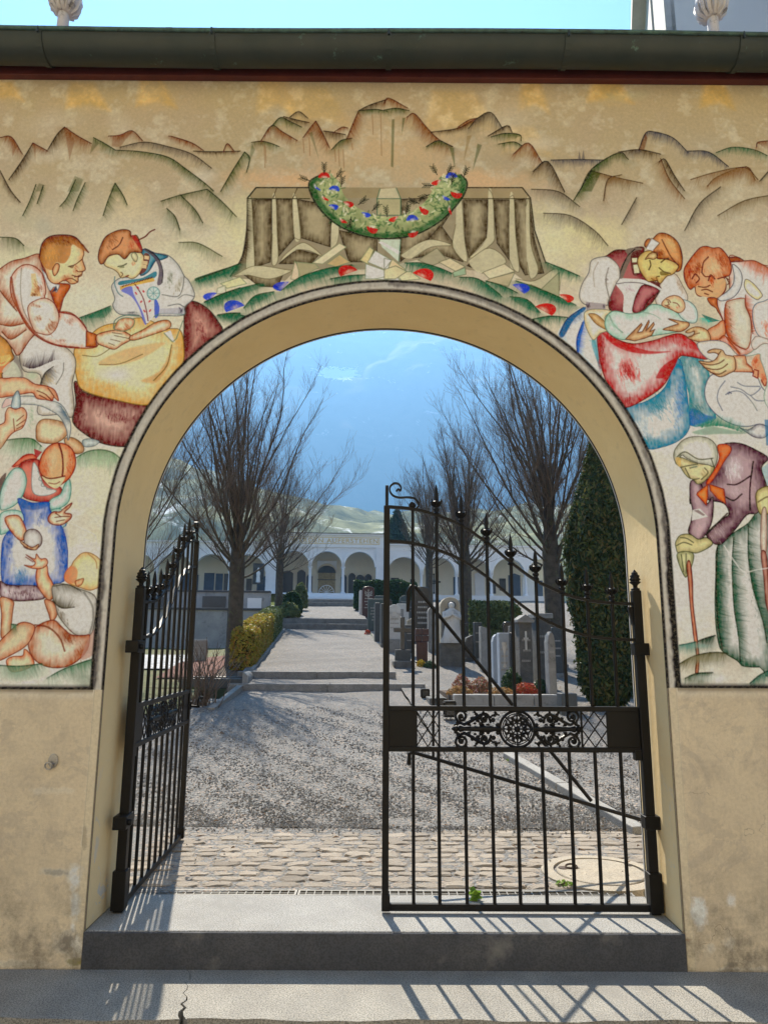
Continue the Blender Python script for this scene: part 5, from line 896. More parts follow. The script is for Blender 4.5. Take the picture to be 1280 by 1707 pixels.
def gate_leaf(loc, rz, mirror=1):
    g = empty('iron_gate_leaf', loc, rz)
    U = lambda x: HX-x
    def bars_part(name, pts, r, n=8, parent=g, flat=None):
        q = MB(); q.tube([(U(x), y, z) for x, y, z in pts], r, n, flat=flat); return q.build(name, M_iron, parent, smooth=50)
    # stiles
    q = MB(); q.box2((U(.003)-.017, -.017, .175), (U(.003)+.017, .017, 2.255)); q.box2((U(.003)-.009, -.009, 2.25), (U(.003)+.009, .009, 2.372)); q.box2((U(.003)-.024, -.024, .175), (U(.003)+.018, .02, .25))
    q.build('free_stile', M_iron, g, bevel=.003)
    q = MB(); q.box2((-.024, -.024, .165), (.024, .024, 1.79)); hp = q.build('hinge_post', M_iron, g, bevel=.004)
    q = MB(); q.box2((-.036, -.034, .175), (.03, .034, .36)); q.build('post_shoe', M_iron, hp, bevel=.004)
    q = MB(); q.lathe([(.022, 1.785), (.024, 1.80), (.012, 1.806), (.012, 1.816), (.016, 1.822), (.029, 1.832), (.031, 1.837), (.022, 1.84), (.026, 1.85), (.021, 1.872), (.010, 1.894), (.002, 1.905)], n=14)
    for k in range(3):
        for j in range(8):
            a = 2*math.pi*(j+.5*k)/8; r = (.026, .021, .013)[k]; q.ball((r*math.cos(a), r*math.sin(a), (1.851, 1.869, 1.885)[k]), .0055, 5, 3)
    q.build('pine_cone_finial', M_iron, hp, smooth=45)
    for z in (1.475, .60):
        q = MB(); q.box2((-.095, -.034, z-.032), (.034, .034, z+.032)); q.lathe([(.016, 0), (.016, .05), (.01, .055)], (0, 0, 0), 8)
        q.v[-24:] = [(-.062+x, -.034-z2*.35, z+y) for x, y, z2 in q.v[-24:]]
        q.build('hinge_strap', M_iron, hp, bevel=.004)
    # straight rails
    for z, h in ((.192, .034), (.955, .026), (1.162, .026)):
        q = MB(); q.box2((.026, -.013, z-h/2), (U(.003)-.015, .013, z+h/2)); q.build('rail', M_iron, g, bevel=.003)
    q = MB(); q.box2((.026, -.02, .905), (.06, .02, .955)); q.build('rail_bracket', M_iron, g)
    # curved flat rails
    for dz in (0, -.193):
        pts = smooth_pts([(x, z+dz) for x, z in TOPR], 4); q = MB()
        a_ = [(U(x), -.013, z+.008) for x, z in pts]; b_ = [(U(x), .013, z+.008) for x, z in pts]
        c_ = [(U(x), .013, z-.008) for x, z in pts]; d_ = [(U(x), -.013, z-.008) for x, z in pts]; k = len(pts)
        q.add(a_+b_+c_+d_, [(i, i+1, k+i+1, k+i) for i in range(k-1)]+[(k+i, k+i+1, 2*k+i+1, 2*k+i) for i in range(k-1)]+[(2*k+i, 2*k+i+1, 3*k+i+1, 3*k+i) for i in range(k-1)]+[(3*k+i, 3*k+i+1, i+1, i) for i in range(k-1)])
        q.build('curved_rail', M_iron, g, smooth=40)
    q = MB(); q.prism([(.028, -.012, 1.70), (.05, -.012, 1.70), (.028, -.012, 1.60)], (0, .024, 0)); q.build('corner_gusset', M_iron, hp)
    # bars with spear heads
    for x, tip in zip(BARS, TIPS):
        q = MB(); q.tube([(U(x), 0, .20), (U(x), 0, .95)], .0095, 8); q.build('lower_bar', M_iron, g, smooth=50)
        zt = (tip-.165) if tip else 2.236
        q = MB(); q.tube([(U(x), 0, 1.165), (U(x), 0, zt)], .0095, 8); bo = q.build('upper_bar', M_iron, g, smooth=50)
        if tip: inst('spear_head', SPEAR, bo, (U(x), 0, tip))
        else:
            q = MB(); q.ball((U(x), 0, 2.258), .018, 10, 6); q.build('knob', M_iron, bo, smooth=60)
    # scroll
    pts = smooth_pts([(.055, 2.338), (.067, 2.350), (.078, 2.342), (.082, 2.36), (.068, 2.380), (.045, 2.384), (.022, 2.366), (.020, 2.338), (.040, 2.312), (.075, 2.302), (.115, 2.304), (.155, 2.298), (.178, 2.272), (.176, 2.248), (.158, 2.236), (.138, 2.240), (.130, 2.258), (.140, 2.272), (.152, 2.268)], 5)
    q = MB()
    w_ = .011; th_ = .0045; n = len(pts)
    nor = []
    for i in range(n):
        t = pts[min(i+1, n-1)]-pts[max(i-1, 0)]; t = t/np.hypot(*t); nor.append(np.array([-t[1], t[0]]))
    A = [(U(p[0]+m_[0]*th_), -w_, p[1]+m_[1]*th_) for p, m_ in zip(pts, nor)]; B = [(a[0], w_, a[2]) for a in A]
    Cc = [(U(p[0]-m_[0]*th_), w_, p[1]-m_[1]*th_) for p, m_ in zip(pts, nor)]; D = [(a[0], -w_, a[2]) for a in Cc]
    q.add(A+B+Cc+D, [(j*n+i, j*n+i+1, ((j+1) % 4)*n+i+1, ((j+1) % 4)*n+i) for j in range(4) for i in range(n-1)])
    q.build('scroll', M_iron, g, smooth=40)
    # middle panel: plates, lattices, cast rosette
    for xa, xb in ((.012, .163), (1.172, 1.345)):
        q = MB(); q.box2((U(xb), -.006, .96), (U(xa), .006, 1.157)); q.build('panel_plate', M_iron, g)
    for xa, xb in ((.163, .284), (1.035, 1.172)):
        q = MB(); m_ = (xa+xb)/2
        za, zb = .967, 1.150; zm = (za+zb)/2
        for p0, p1 in (((xa, za), (m_, zm)), ((m_, zm), (xb, zb)), ((xa, zb), (m_, zm)), ((m_, zm), (xb, za)), ((xa, zm+.0), (m_, zb)), ((m_, zb), (xb, zm)), ((xa, zm), (m_, za)), ((m_, za), (xb, zm))):
            q.tube([(U(p0[0]), 0, p0[1]), (U(p1[0]), 0, p1[1])], .0042, 4)
        for x in (xa, xb): q.tube([(U(x), 0, za), (U(x), 0, zb)], .006, 6)
        q.build('lattice', M_iron, g)
    q = MB(); cx, cz = .695, 1.058
    for r, t_ in ((.092, .008), (.078, .003), (.030, .004)):
        q.tube([(U(cx)+r*math.cos(a), 0, cz+r*math.sin(a)) for a in np.linspace(0, 2*math.pi, 41)], t_, 6, cap=False)
    q.ball((U(cx), 0, cz), .018, 8, 5)
    for k in range(8):
        a = 2*math.pi*k/8
        q.tube([(U(cx)+.018*math.cos(a), 0, cz+.018*math.sin(a)), (U(cx)+.088*math.cos(a), 0, cz+.088*math.sin(a))], .0045, 5)
        for s_ in (-1, 1):
            q.tube([(U(cx)+r*math.cos(a+s_*da), -.004, cz+r*math.sin(a+s_*da)) for r, da in ((.03, 0), (.046, .30), (.062, .33), (.072, .12), (.066, .02))], [.004, .006, .006, .005, .003], 5)
        q.ball((U(cx)+.062*math.cos(a+.39), -.003, cz+.062*math.sin(a+.39)), .009, 6, 4)
        q.ball((U(cx)+.047*math.cos(a), -.003, cz+.047*math.sin(a)), .010, 6, 4)
    for sd in (-1, 1):
        sx = lambda d: U(cx+sd*d*.93)
        q.tube([(sx(d), 0, cz) for d in (.09, .13, .16, .20, .30, .325, .335, .345, .358, .372)], [.013, .013, .020, .017, .011, .018, .011, .019, .015, .003], 8)
        for vz in (-1, 1):
            for c0, r0, a0, tr in (((.315, .062), .036, 0, 1.35), ((.185, .052), .028, math.pi, 1.25)):
                sp_ = spiral(c0[0], c0[1], r0, .007, a0, tr if c0[0] > .2 else -tr)
                q.tube([(sx(d), 0, cz+vz*z) for d, z in sp_], [lerp(.008, .006, i/len(sp_)) for i in range(len(sp_))], 5)
                q.ball((sx(c0[0]), -.003, cz+vz*c0[1]), .012, 6, 4)
            q.tube([(sx(d), 0, cz+vz*z) for d, z in ((.351, .062), (.335, .035), (.30, .022), (.26, .04), (.225, .062), (.19, .076), (.158, .058), (.15, .03))], [.007, .008, .009, .009, .010, .009, .008, .006], 5)
            for d, z, r in ((.225, .050, .014), (.255, .052, .011), (.275, .024, .011), (.135, .045, .013), (.125, .07, .010), (.205, .024, .012), (.165, .018, .011), (.29, .09, .008), (.345, .093, .008), (.11, .02, .012)):
                q.ball((sx(d), -.003, cz+vz*z), r, 6, 4, (1, .6, 1))
            rr_ = random.Random(17)
            for _ in range(26):
                d0 = rr_.uniform(.10, .35); z0 = rr_.uniform(.018, .088)*(1-.35*(d0 > .25)); q.ball((sx(d0), -.004, cz+vz*z0), rr_.uniform(.005, .0095), 5, 3, (1.2, .6, .9))
            q.tube([(sx(.315), 0, cz+vz*.09), (sx(.315), 0, cz+vz*.104)], .006, 6)
    q.build('cast_rosette', M_iron, g, smooth=50)
    return g
gr = gate_leaf((HX, .235, 0), math.pi)
tag(gr, 'closed right leaf of the black wrought-iron gate with curved top rails', 'gate', 'gate leaves in the archway')
gl = gate_leaf((-1.338, .24, 0), math.radians(92.75))
tag(gl, 'open left leaf of the black iron gate, swung back along the jamb', 'gate', 'gate leaves in the archway')
# lever handle on the open leaf
q = MB(); q.tube([(HX, -.015, 1.06), (HX, -.075, 1.055), (HX, -.085, 1.058)], [.009, .008, .010], 8); q.tube([(HX, -.07, 1.055), (HX, -.072, 1.10), (HX, -.082, 1.118)], [.007, .007, .009], 8)
q.tube([(HX-.012, -.082, 1.118), (HX+.004, -.105, 1.116)], [.014, .010], 8); q.tube([(HX, -.012, 1.035), (HX, -.012, 1.09)], .014, 6)
q.build('lever_handle', M_iron, gl, smooth=50)
# stay frame behind the closed leaf
sf = empty('stay_frame'); tag(sf, 'thin dark iron stay rods slanting behind the closed gate leaf', 'stay rods')
Y_ = 1.02
A0 = at_y(693, 979, Y_); A1 = at_y(985, 1335, Y_); B0 = at_y(688, 1254, Y_); B1 = at_y(1066, 1366, Y_); V0 = at_y(722, 1016, Y_); V1 = at_y(722, 1264, Y_)
Bx = B0+(B1-B0)*1.25
for nm, pts, r in (('upper_stay_rod', [A0, A1], .012), ('lower_stay_rod', [B0, Bx], .012), ('upright_rod', [V0, V1], .009)):
    q = MB(); q.tube(pts, r, 8); q.build(nm, M_iron, sf, smooth=50)
q = MB(); q.tube([A0+Vector((.0, 0, .0)), A0+Vector((-.03, 0, .005)), A0+Vector((-.05, 0, -.03)), A0+Vector((-.052, 0, -.16))], [.013, .015, .016, .012], 8); q.build('hook', M_iron, sf, smooth=50)
q = MB(); q.tube([B0, B0+Vector((-.022, 0, -.01)), B0+Vector((-.024, 0, -.075))], [.012, .014, .014], 8); q.build('hook', M_iron, sf, smooth=50)
q = MB(); q.tube([Vector((Bx.x, Y_, .1)), Vector((Bx.x, Y_, Bx.z+.15))], .02, 8); q.build('anchor_post', M_iron, sf, smooth=50)
# ================================================================== cemetery ground
def gravel_mat(name, base=(.185, .18, .17)):
    mt, nt, b = _nt(name); tc = node(nt, 'ShaderNodeTexCoord'); v = tc.outputs['Object']
    vo = node(nt, 'ShaderNodeTexVoronoi'); vo.inputs['Scale'].default_value = 62; nt.links.new(v, vo.inputs['Vector'])
    vo2 = node(nt, 'ShaderNodeTexVoronoi'); vo2.inputs['Scale'].default_value = 34; nt.links.new(v, vo2.inputs['Vector'])
    sp = node(nt, 'ShaderNodeSeparateColor'); nt.links.new(vo.outputs['Color'], sp.inputs[0])
    sp2 = node(nt, 'ShaderNodeSeparateColor'); nt.links.new(vo2.outputs['Color'], sp2.inputs[0])
    col = mixc(nt, sp.outputs[0], tuple(x*.72 for x in base), tuple(min(1, x*1.26) for x in base))
    col = mixc(nt, ramp(nt, sp.outputs[1], .80, .86), col, (.36, .28, .22))
    col = mixc(nt, ramp(nt, sp2.outputs[0], .84, .90), col, (.17, .165, .16))
    col = mixc(nt, ramp(nt, noise(nt, v, .55, 6, .65, .6), .40, .64), col, mixc(nt, .5, col, (.12, .115, .11)))
    nt.links.new(col, b.inputs['Base Color']); b.inputs['Roughness'].default_value = .9; b.inputs['Specular IOR Level'].default_value = .25
    bn = node(nt, 'ShaderNodeBump'); bn.inputs['Strength'].default_value = .9; bn.inputs['Distance'].default_value = .012; bn.invert = True
    ad = node(nt, 'ShaderNodeMath', operation='ADD'); nt.links.new(vo.outputs['Distance'], ad.inputs[0]); nt.links.new(vo2.outputs['Distance'], ad.inputs[1])
    nt.links.new(ad.outputs[0], bn.inputs['Height']); nt.links.new(bn.outputs[0], b.inputs['Normal'])
    return mt
M_gravel = gravel_mat('grey_gravel')
M_grass = pmat('dull_lawn', (.095, .115, .03), (.15, .13, .05), 3, .95, .8, 45, fine=.5, bdist=.02, stain=(5, .56, .7, (.17, .12, .06)))
M_field = pmat('valley_meadow', (.12, .16, .045), (.17, .18, .07), .02, .95, 0)
M_soil = pmat('bed_soil', (.075, .05, .035), (.11, .07, .045), 6, .95, .8, 50, fine=.4, bdist=.02)
M_bark_red = pmat('red_bark_mulch', (.20, .075, .045), (.13, .05, .035), 8, .95, .8, 60, fine=.4, bdist=.02)
def strip_mesh(name, s0, s1, ta, tb, zf, mat, ds=.25, dt=.4, lift=0.0, extra=()):
    ss = sorted(set([round(x, 4) for x in np.arange(s0, s1+1e-6, ds)]+[s for s, _ in GP if s0 < s < s1]+[s1]+list(extra)))
    ts = list(np.linspace(ta, tb, max(2, int((tb-ta)/dt)+1)))
    q = MB(); vs_ = []
    for s in ss:
        for t in ts:
            p = P_st(s, t); vs_.append((p.x, p.y, zf(s, t)+lift))
    k = len(ts)
    q.add(vs_, [(i*k+j, i*k+j+1, (i+1)*k+j+1, (i+1)*k+j) for i in range(len(ss)-1) for j in range(k-1)])
    return q.build(name, mat, None, fix=False)
def gz_st(s, t):
    p = P_st(s, t); return ground_z(p.x, p.y)
rough = lambda s, t: .010*math.sin(3.1*t+1.3*s)+.008*math.sin(5.3*s-2.2*t)+.005*math.sin(11*t+7*s)
o = strip_mesh('gravel_path', .62, 36.6, TC-1.42, TC+1.42, lambda s, t: pl(GP, s)+(rough(s, t) if s > 2.2 else 0)-(.006 if s < 1.9 else 0), M_gravel, .2, .2); tag(o, kind='structure')
o = strip_mesh('gravel_yard', .62, 37.0, TC+1.42, 16, lambda s, t: pl(GR, s)+(rough(s, t) if s > 2.2 else 0)-(.006 if s < 1.9 else 0), M_gravel, .3, .3); tag(o, kind='structure')
o = strip_mesh('gravel_forecourt', .62, 8.2, -14, TC-1.42, lambda s, t: gz_st(s, t-1e-6)+(rough(s, t) if s > 2.2 else 0)-(.006 if s < 1.9 else 0), M_gravel, .3, .3); tag(o, kind='structure')
o = strip_mesh('lawn', 6.6, 20.3, -14, TC-1.95, lambda s, t: gz_st(s, t)+.03+rough(s, t), M_grass, .3, .3); tag(o, kind='structure')
q = MB(); q.quad((-2300, -780, -.30), (2300, -780, -.30), (2300, 2650, -.30), (-2300, 2650, -.30)); o = q.build('ground', M_field, fix=False); tag(o, kind='structure')

# drain channel with two grates
for xa, xb, lab in ((-1.36, at_z(494, 1492, Z0).x-.003, 'long galvanised drain grate behind the threshold, left of the joint'), (at_z(494, 1492, Z0).x+.003, 1.36, 'galvanised drain grate behind the threshold under the closed gate leaf')):
    dg = empty('drain_grate', (0, 0, 0)); tag(dg, lab, 'drain grate', 'drain grates along the threshold')
    ya, yb, zt = TH+.014, TH+.098, Z0-.002
    q = MB()
    q.box2((xa, ya, zt-.03), (xb, ya+.012, zt)); q.box2((xa, yb-.012, zt-.03), (xb, yb, zt)); q.box2((xa, ya+.012, zt-.03), (xa+.012, yb-.012, zt)); q.box2((xb-.012, ya+.012, zt-.03), (xb, yb-.012, zt))
    q.build('frame', M_galv, dg)
    q = MB(); q.box2((xa+.012, (ya+yb)/2-.003, zt-.02), (xb-.012, (ya+yb)/2+.003, zt-.003)); q.build('long_bar', M_galv, dg)
    bm_ = MB(); bm_.box2((-.0025, ya+.012, -.022), (.0025, yb-.012, -.001)); bme = bm_.mesh('cross_bar'); bme.materials.append(M_galv)
    n_ = int((xb-xa)/.045)
    for i in range(1, n_): inst('cross_bar', bme, dg, (xa+(xb-xa)*i/n_, 0, zt))
q = MB(); q.quad((-1.40, TH, Z0-.05), (1.40, TH, Z0-.05), (1.40, TH+.13, Z0-.05), (-1.40, TH+.13, Z0-.05)); o = q.build('drain_channel', pmat('drain_mud', (.05, .045, .035), (.03, .03, .025), 12), fix=False); tag(o, kind='structure')
q = MB(); q.box2((-3.5, TH+.100, Z0-.2), (3.5, TH+.128, Z0-.004)); q.box2((-1.40, TH+.0105, Z0-.2), (1.40, TH+.0135, Z0-.004)); o = q.build('drain_edging', M_kerb); tag(o, kind='structure')

# cobbles, each stone its own piece
cob = empty('cobble_strip'); tag(cob, kind='structure')
M_cob = pmat('warm_cobble', (.33, .28, .22), (.235, .20, .165), 14, .85, .9, 38, rnd=.22, bdist=.006, stain=(20, .6, .7, (.22, .19, .16)))
def stone_mesh(k):
    r = random.Random(k); q = MB(); n = 9; ring = []
    a0 = r.random()
    for i in range(n):
        a = 2*math.pi*(i+a0)/n
        c_, s_ = math.cos(a), math.sin(a); e = (abs(c_)**5+abs(s_)**5)**(-1/5)
        ring.append((.5*e*c_*r.uniform(.92, 1.02), .5*e*s_*r.uniform(.88, 1.02)))
    vs_ = [(x, y, -.6) for x, y in ring]+[(x*.99, y*.99, .02+r.uniform(-.10, .06)) for x, y in ring]+[(x*.86+r.uniform(-.03, .03), y*.80+r.uniform(-.05, .05), .26+r.uniform(-.14, .10)) for x, y in ring]+[(r.uniform(-.15, .15), r.uniform(-.15, .15), .28)]
    fs_ = [(i, (i+1) % n, n+(i+1) % n, n+i) for i in range(n)]+[(n+i, n+(i+1) % n, 2*n+(i+1) % n, 2*n+i) for i in range(n)]+[(2*n+i, 2*n+(i+1) % n, 3*n) for i in range(n)]
    q.add(vs_, fs_); me = q.mesh('cobble'); me.materials.append(M_cob)
    return me
SM = [stone_mesh(k) for k in range(9)]
MH = at_z(1000, 1455, Z0); MHR = .285
y = TH+.135; rows = 0; count = 0
while y < 2.02 and count < 299:
    d = random.uniform(.088, .112); x = -1.62+random.uniform(0, .1)
    while x < 1.78 and count < 299:
        w_ = random.uniform(.12, .195); cx, cyy = x+w_/2, y+d/2
        near = math.hypot(cx-MH.x, cyy-MH.y)
        if near > MHR+.085 and not (y > 1.85 and random.random() < .15):
            inst('cobble', random.choice(SM), cob, (cx, cyy+random.uniform(-.006, .006), Z0-.012+.012*random.random()), (random.uniform(-.03, .03), random.uniform(-.03, .03), random.uniform(-.06, .06)+random.choice((0, math.pi))), (w_*1.02, d*1.02, random.uniform(.026, .036))); count += 1
        x += w_+.004
    y += d+.003
q = MB(); q.quad((-1.75, TH+.128, Z0-.012), (1.85, TH+.128, Z0-.012), (1.85, 2.1, Z0-.012), (-1.75, 2.1, Z0-.012))
M_sand = pmat('joint_sand', (.34, .285, .22), (.25, .21, .165), 15, .95, .6, 110, fine=.4)
o = q.build('joint_bed', M_sand, cob, fix=False)
# manhole
mh = empty('manhole_cover', (MH.x, MH.y, Z0)); tag(mh, 'round concrete manhole cover with iron ring set in the cobbles', 'manhole cover')
M_conc = pmat('cover_concrete', (.40, .345, .265), (.33, .29, .23), 7, .9, .5, 130, fine=.35, bdist=.003)
q = MB(); q.lathe([(MHR-.03, -.1), (MHR-.03, .004), (MHR-.036, .010), (.001, .012)], n=48); q.build('lid', M_conc, mh, smooth=30)
q = MB()
n_ = 48
vs_ = [(r*math.cos(2*math.pi*i/n_), r*math.sin(2*math.pi*i/n_), z) for r, z in ((MHR-.012, -.1), (MHR-.012, .010), (MHR+.06, .006), (MHR+.075, -.1)) for i in range(n_)]
q.add(vs_, [(k*n_+i, k*n_+(i+1) % n_, (k+1)*n_+(i+1) % n_, (k+1)*n_+i) for k in range(3) for i in range(n_)]); q.build('rim', M_conc, mh, smooth=30)
hz = at_z(952, 1450, Z0)-MH
q = MB(); q.tube([(hz.x+.035*math.cos(a), hz.y+.02*math.sin(a), .016+.012*max(0, math.sin(a))) for a in np.linspace(0, 2*math.pi, 17)], .006, 6, cap=False); q.lathe([(.03, .010), (.03, .014), (.0, .0145)], (hz.x-.05, hz.y, 0), 10); q.build('lifting_ring', pmat('rusty_iron', (.07, .04, .025), (.04, .03, .025), 30, .8, .3, 100), mh)

# loose gravel stones near the gate
def pebbles(name, n, fx, smin, smax, mat):
    base = np.array([(1, 0, 0), (-.5, .8, 0), (-.5, -.8, 0), (.1, .1, .7), (0, 0, -.5)], float)
    fb = np.array([(0, 1, 3), (1, 2, 3), (2, 0, 3), (1, 0, 4), (2, 1, 4), (0, 2, 4)])
    V = []; Fc = []
    for i in range(n):
        x, y, z = fx(); s_ = smin+(smax-smin)*random.random()**2; a = random.random()*6.28; ca, sa = math.cos(a), math.sin(a)
        B = base*(1+RNG.uniform(-.3, .3, base.shape))*s_
        X = B[:, 0]*ca-B[:, 1]*sa+x; Yv = B[:, 0]*sa+B[:, 1]*ca+y; Z = B[:, 2]+z+s_*.12
        V.append(np.stack([X, Yv, Z], 1)); Fc.append(fb+5*i)
    V = np.concatenate(V); Fc = np.concatenate(Fc); me = bpy.data.meshes.new(name); me.from_pydata(V.tolist(), [], Fc.tolist())
    o = link(name, me, mat); tag(o, kind='stuff'); return o
M_peb = []
mt, nt, b = _nt('pebble'); g_ = node(nt, 'ShaderNodeNewGeometry')
cr = node(nt, 'ShaderNodeValToRGB'); nt.links.new(g_.outputs['Random Per Island'], cr.inputs[0])
els = [(0, (.11, .108, .105)), (.25, (.155, .15, .145)), (.5, (.20, .195, .185)), (.75, (.25, .245, .232)), (.88, (.21, .165, .13)), (1, (.34, .33, .315))]
cr.color_ramp.elements[0].color = (*els[0][1], 1); cr.color_ramp.elements[-1].color = (*els[-1][1], 1)
for p_, c_ in els[1:-1]:
    e = cr.color_ramp.elements.new(p_); e.color = (*c_, 1)
nt.links.new(cr.outputs[0], b.inputs['Base Color']); b.inputs['Roughness'].default_value = .85
M_pebble = mt
def f1():
    y = 1.93+5.2*random.random()**1.7; x = random.uniform(-.62, .62)*(y+3.66)*.78
    return x, y, ground_z(x, y)+rough(*st(x, y))
o = pebbles('loose_gravel', 52000, f1, .006, .016, M_pebble); tag(o, 'loose grey gravel strewn behind the cobbles', 'gravel')
def f2():
    y = 2.0-abs(random.gauss(0, .10)); x = random.uniform(-1.6, 1.7); return x, y, Z0+.008
o = pebbles('stray_gravel', 900, f2, .006, .015, M_pebble); tag(o, 'stray gravel stones spilt onto the cobbles', 'gravel')
def f3():
    y = random.uniform(TH+.14, 1.9); x = random.uniform(-1.5, 1.6); return x, y, Z0+.012
o = pebbles('scattered_grit', 120, f3, .004, .010, M_pebble); tag(o, 'few dark grit stones lying on the cobbles', 'gravel')

# kerbs and steps of the path
def kerb(s, h, d, ta, tb, zt, label, mat=M_kerb):
    k = empty('step_kerb'); n = max(1, int((tb-ta)/1.3)); 
    for i in range(n):
        a, b_ = lerp(ta, tb, i/n)+.003, lerp(ta, tb, (i+1)/n)-.003
        q = MB(); pts = [P_st(s, a, zt-h-.15), P_st(s, b_, zt-h-.15), P_st(s+d, b_, zt-h-.15), P_st(s+d, a, zt-h-.15)]
        q.prism(pts, (0, 0, h+.15)); q.build('kerb_block', mat, k, bevel=.012)
    tag(k, label, 'step', 'kerb steps across the gravel path'); return k
kerb(8.97, .10, .14, TC-1.55, TC+1.85, .865, 'lowest stone kerb step across the gravel path')
kerb(9.88, .10, .16, TC-1.50, TC+1.42, 1.04, 'second stone kerb step, just above the lowest one')
kerb(20.17, .17, .35, TC-1.45, TC+1.55, 2.255, 'third kerb step, lower one of the pair beside the dark slabs')
kerb(20.57, .17, .35, TC-1.45, TC+1.45, 2.445, 'fourth kerb step, upper one of the pair beside the dark slabs')
kerb(30.57, .17, .35, TC-1.45, TC+1.5, 3.605, 'fifth kerb step, lower one of the farthest pair')
kerb(30.97, .17, .35, TC-1.45, TC+1.5, 3.785, 'sixth kerb step, upper one of the farthest pair')
# left path edge kerbs
def edge_kerb(p0, p1, w, h, label, mat=M_kerb, name='edging_kerb', nmax=6):
    k = empty(name); v = (p1-p0); L = v.length; n = max(1, min(nmax, int(L/.9))); d = v.normalized(); sx = Vector((-d.y, d.x, 0)).normalized()*w/2
    for i in range(n):
        a = p0+v*(i/n)+d*.004; b_ = p0+v*((i+1)/n)-d*.004
        q = MB(); q.prism([a-sx-Vector((0, 0, .15)), a+sx-Vector((0, 0, .15)), b_+sx-Vector((0, 0, .15)), b_-sx-Vector((0, 0, .15))], (0, 0, .15+h)); q.build('kerb_stone', mat, k, bevel=.008)
    tag(k, label, 'kerb'); return k
a = ground_hit(352, 1183); b_ = ground_hit(414, 1134)
edge_kerb(a, b_, .10, .03, 'low grey kerb edging the lawn left of the gravel')
edge_kerb(P_st(10.1, TC-1.27, pl(GP, 10.1)), P_st(20.1, TC-1.30, pl(GP, 20.1)), .07, .035, 'thin kerb line along the yellow hedge')
a = ground_hit(1066, 1390); b_ = ground_hit(846, 1262)
edge_kerb(a, b_, .11, .05, 'diagonal pale stone kerb in the gravel behind the closed gate leaf', M_stone_light)

# a few fallen leaves
lv = MB(); rl = random.Random(23)
for _ in range(190):
    y = 1.0+11*rl.random()**1.5; x = rl.uniform(-.45, .6)*(y+3.66)*.8; z = ground_z(x, y)+.02; a_ = rl.random()*6.28; s_ = rl.uniform(.014, .032); ca, sa = math.cos(a_)*s_, math.sin(a_)*s_
    lv.add([(x-ca, y-sa, z), (x+sa*.5, y-ca*.5, z+.008), (x+ca, y+sa, z+.004), (x-sa*.5, y+ca*.5, z+.012)], [(0, 1, 2, 3)])
o = lv.build('fallen_leaves', pmat('dry_leaf', (.17, .09, .04), (.10, .06, .03), 30, .9, 0), fix=False); tag(o, 'dry brown leaves scattered over the gravel', 'leaves', kind='stuff')
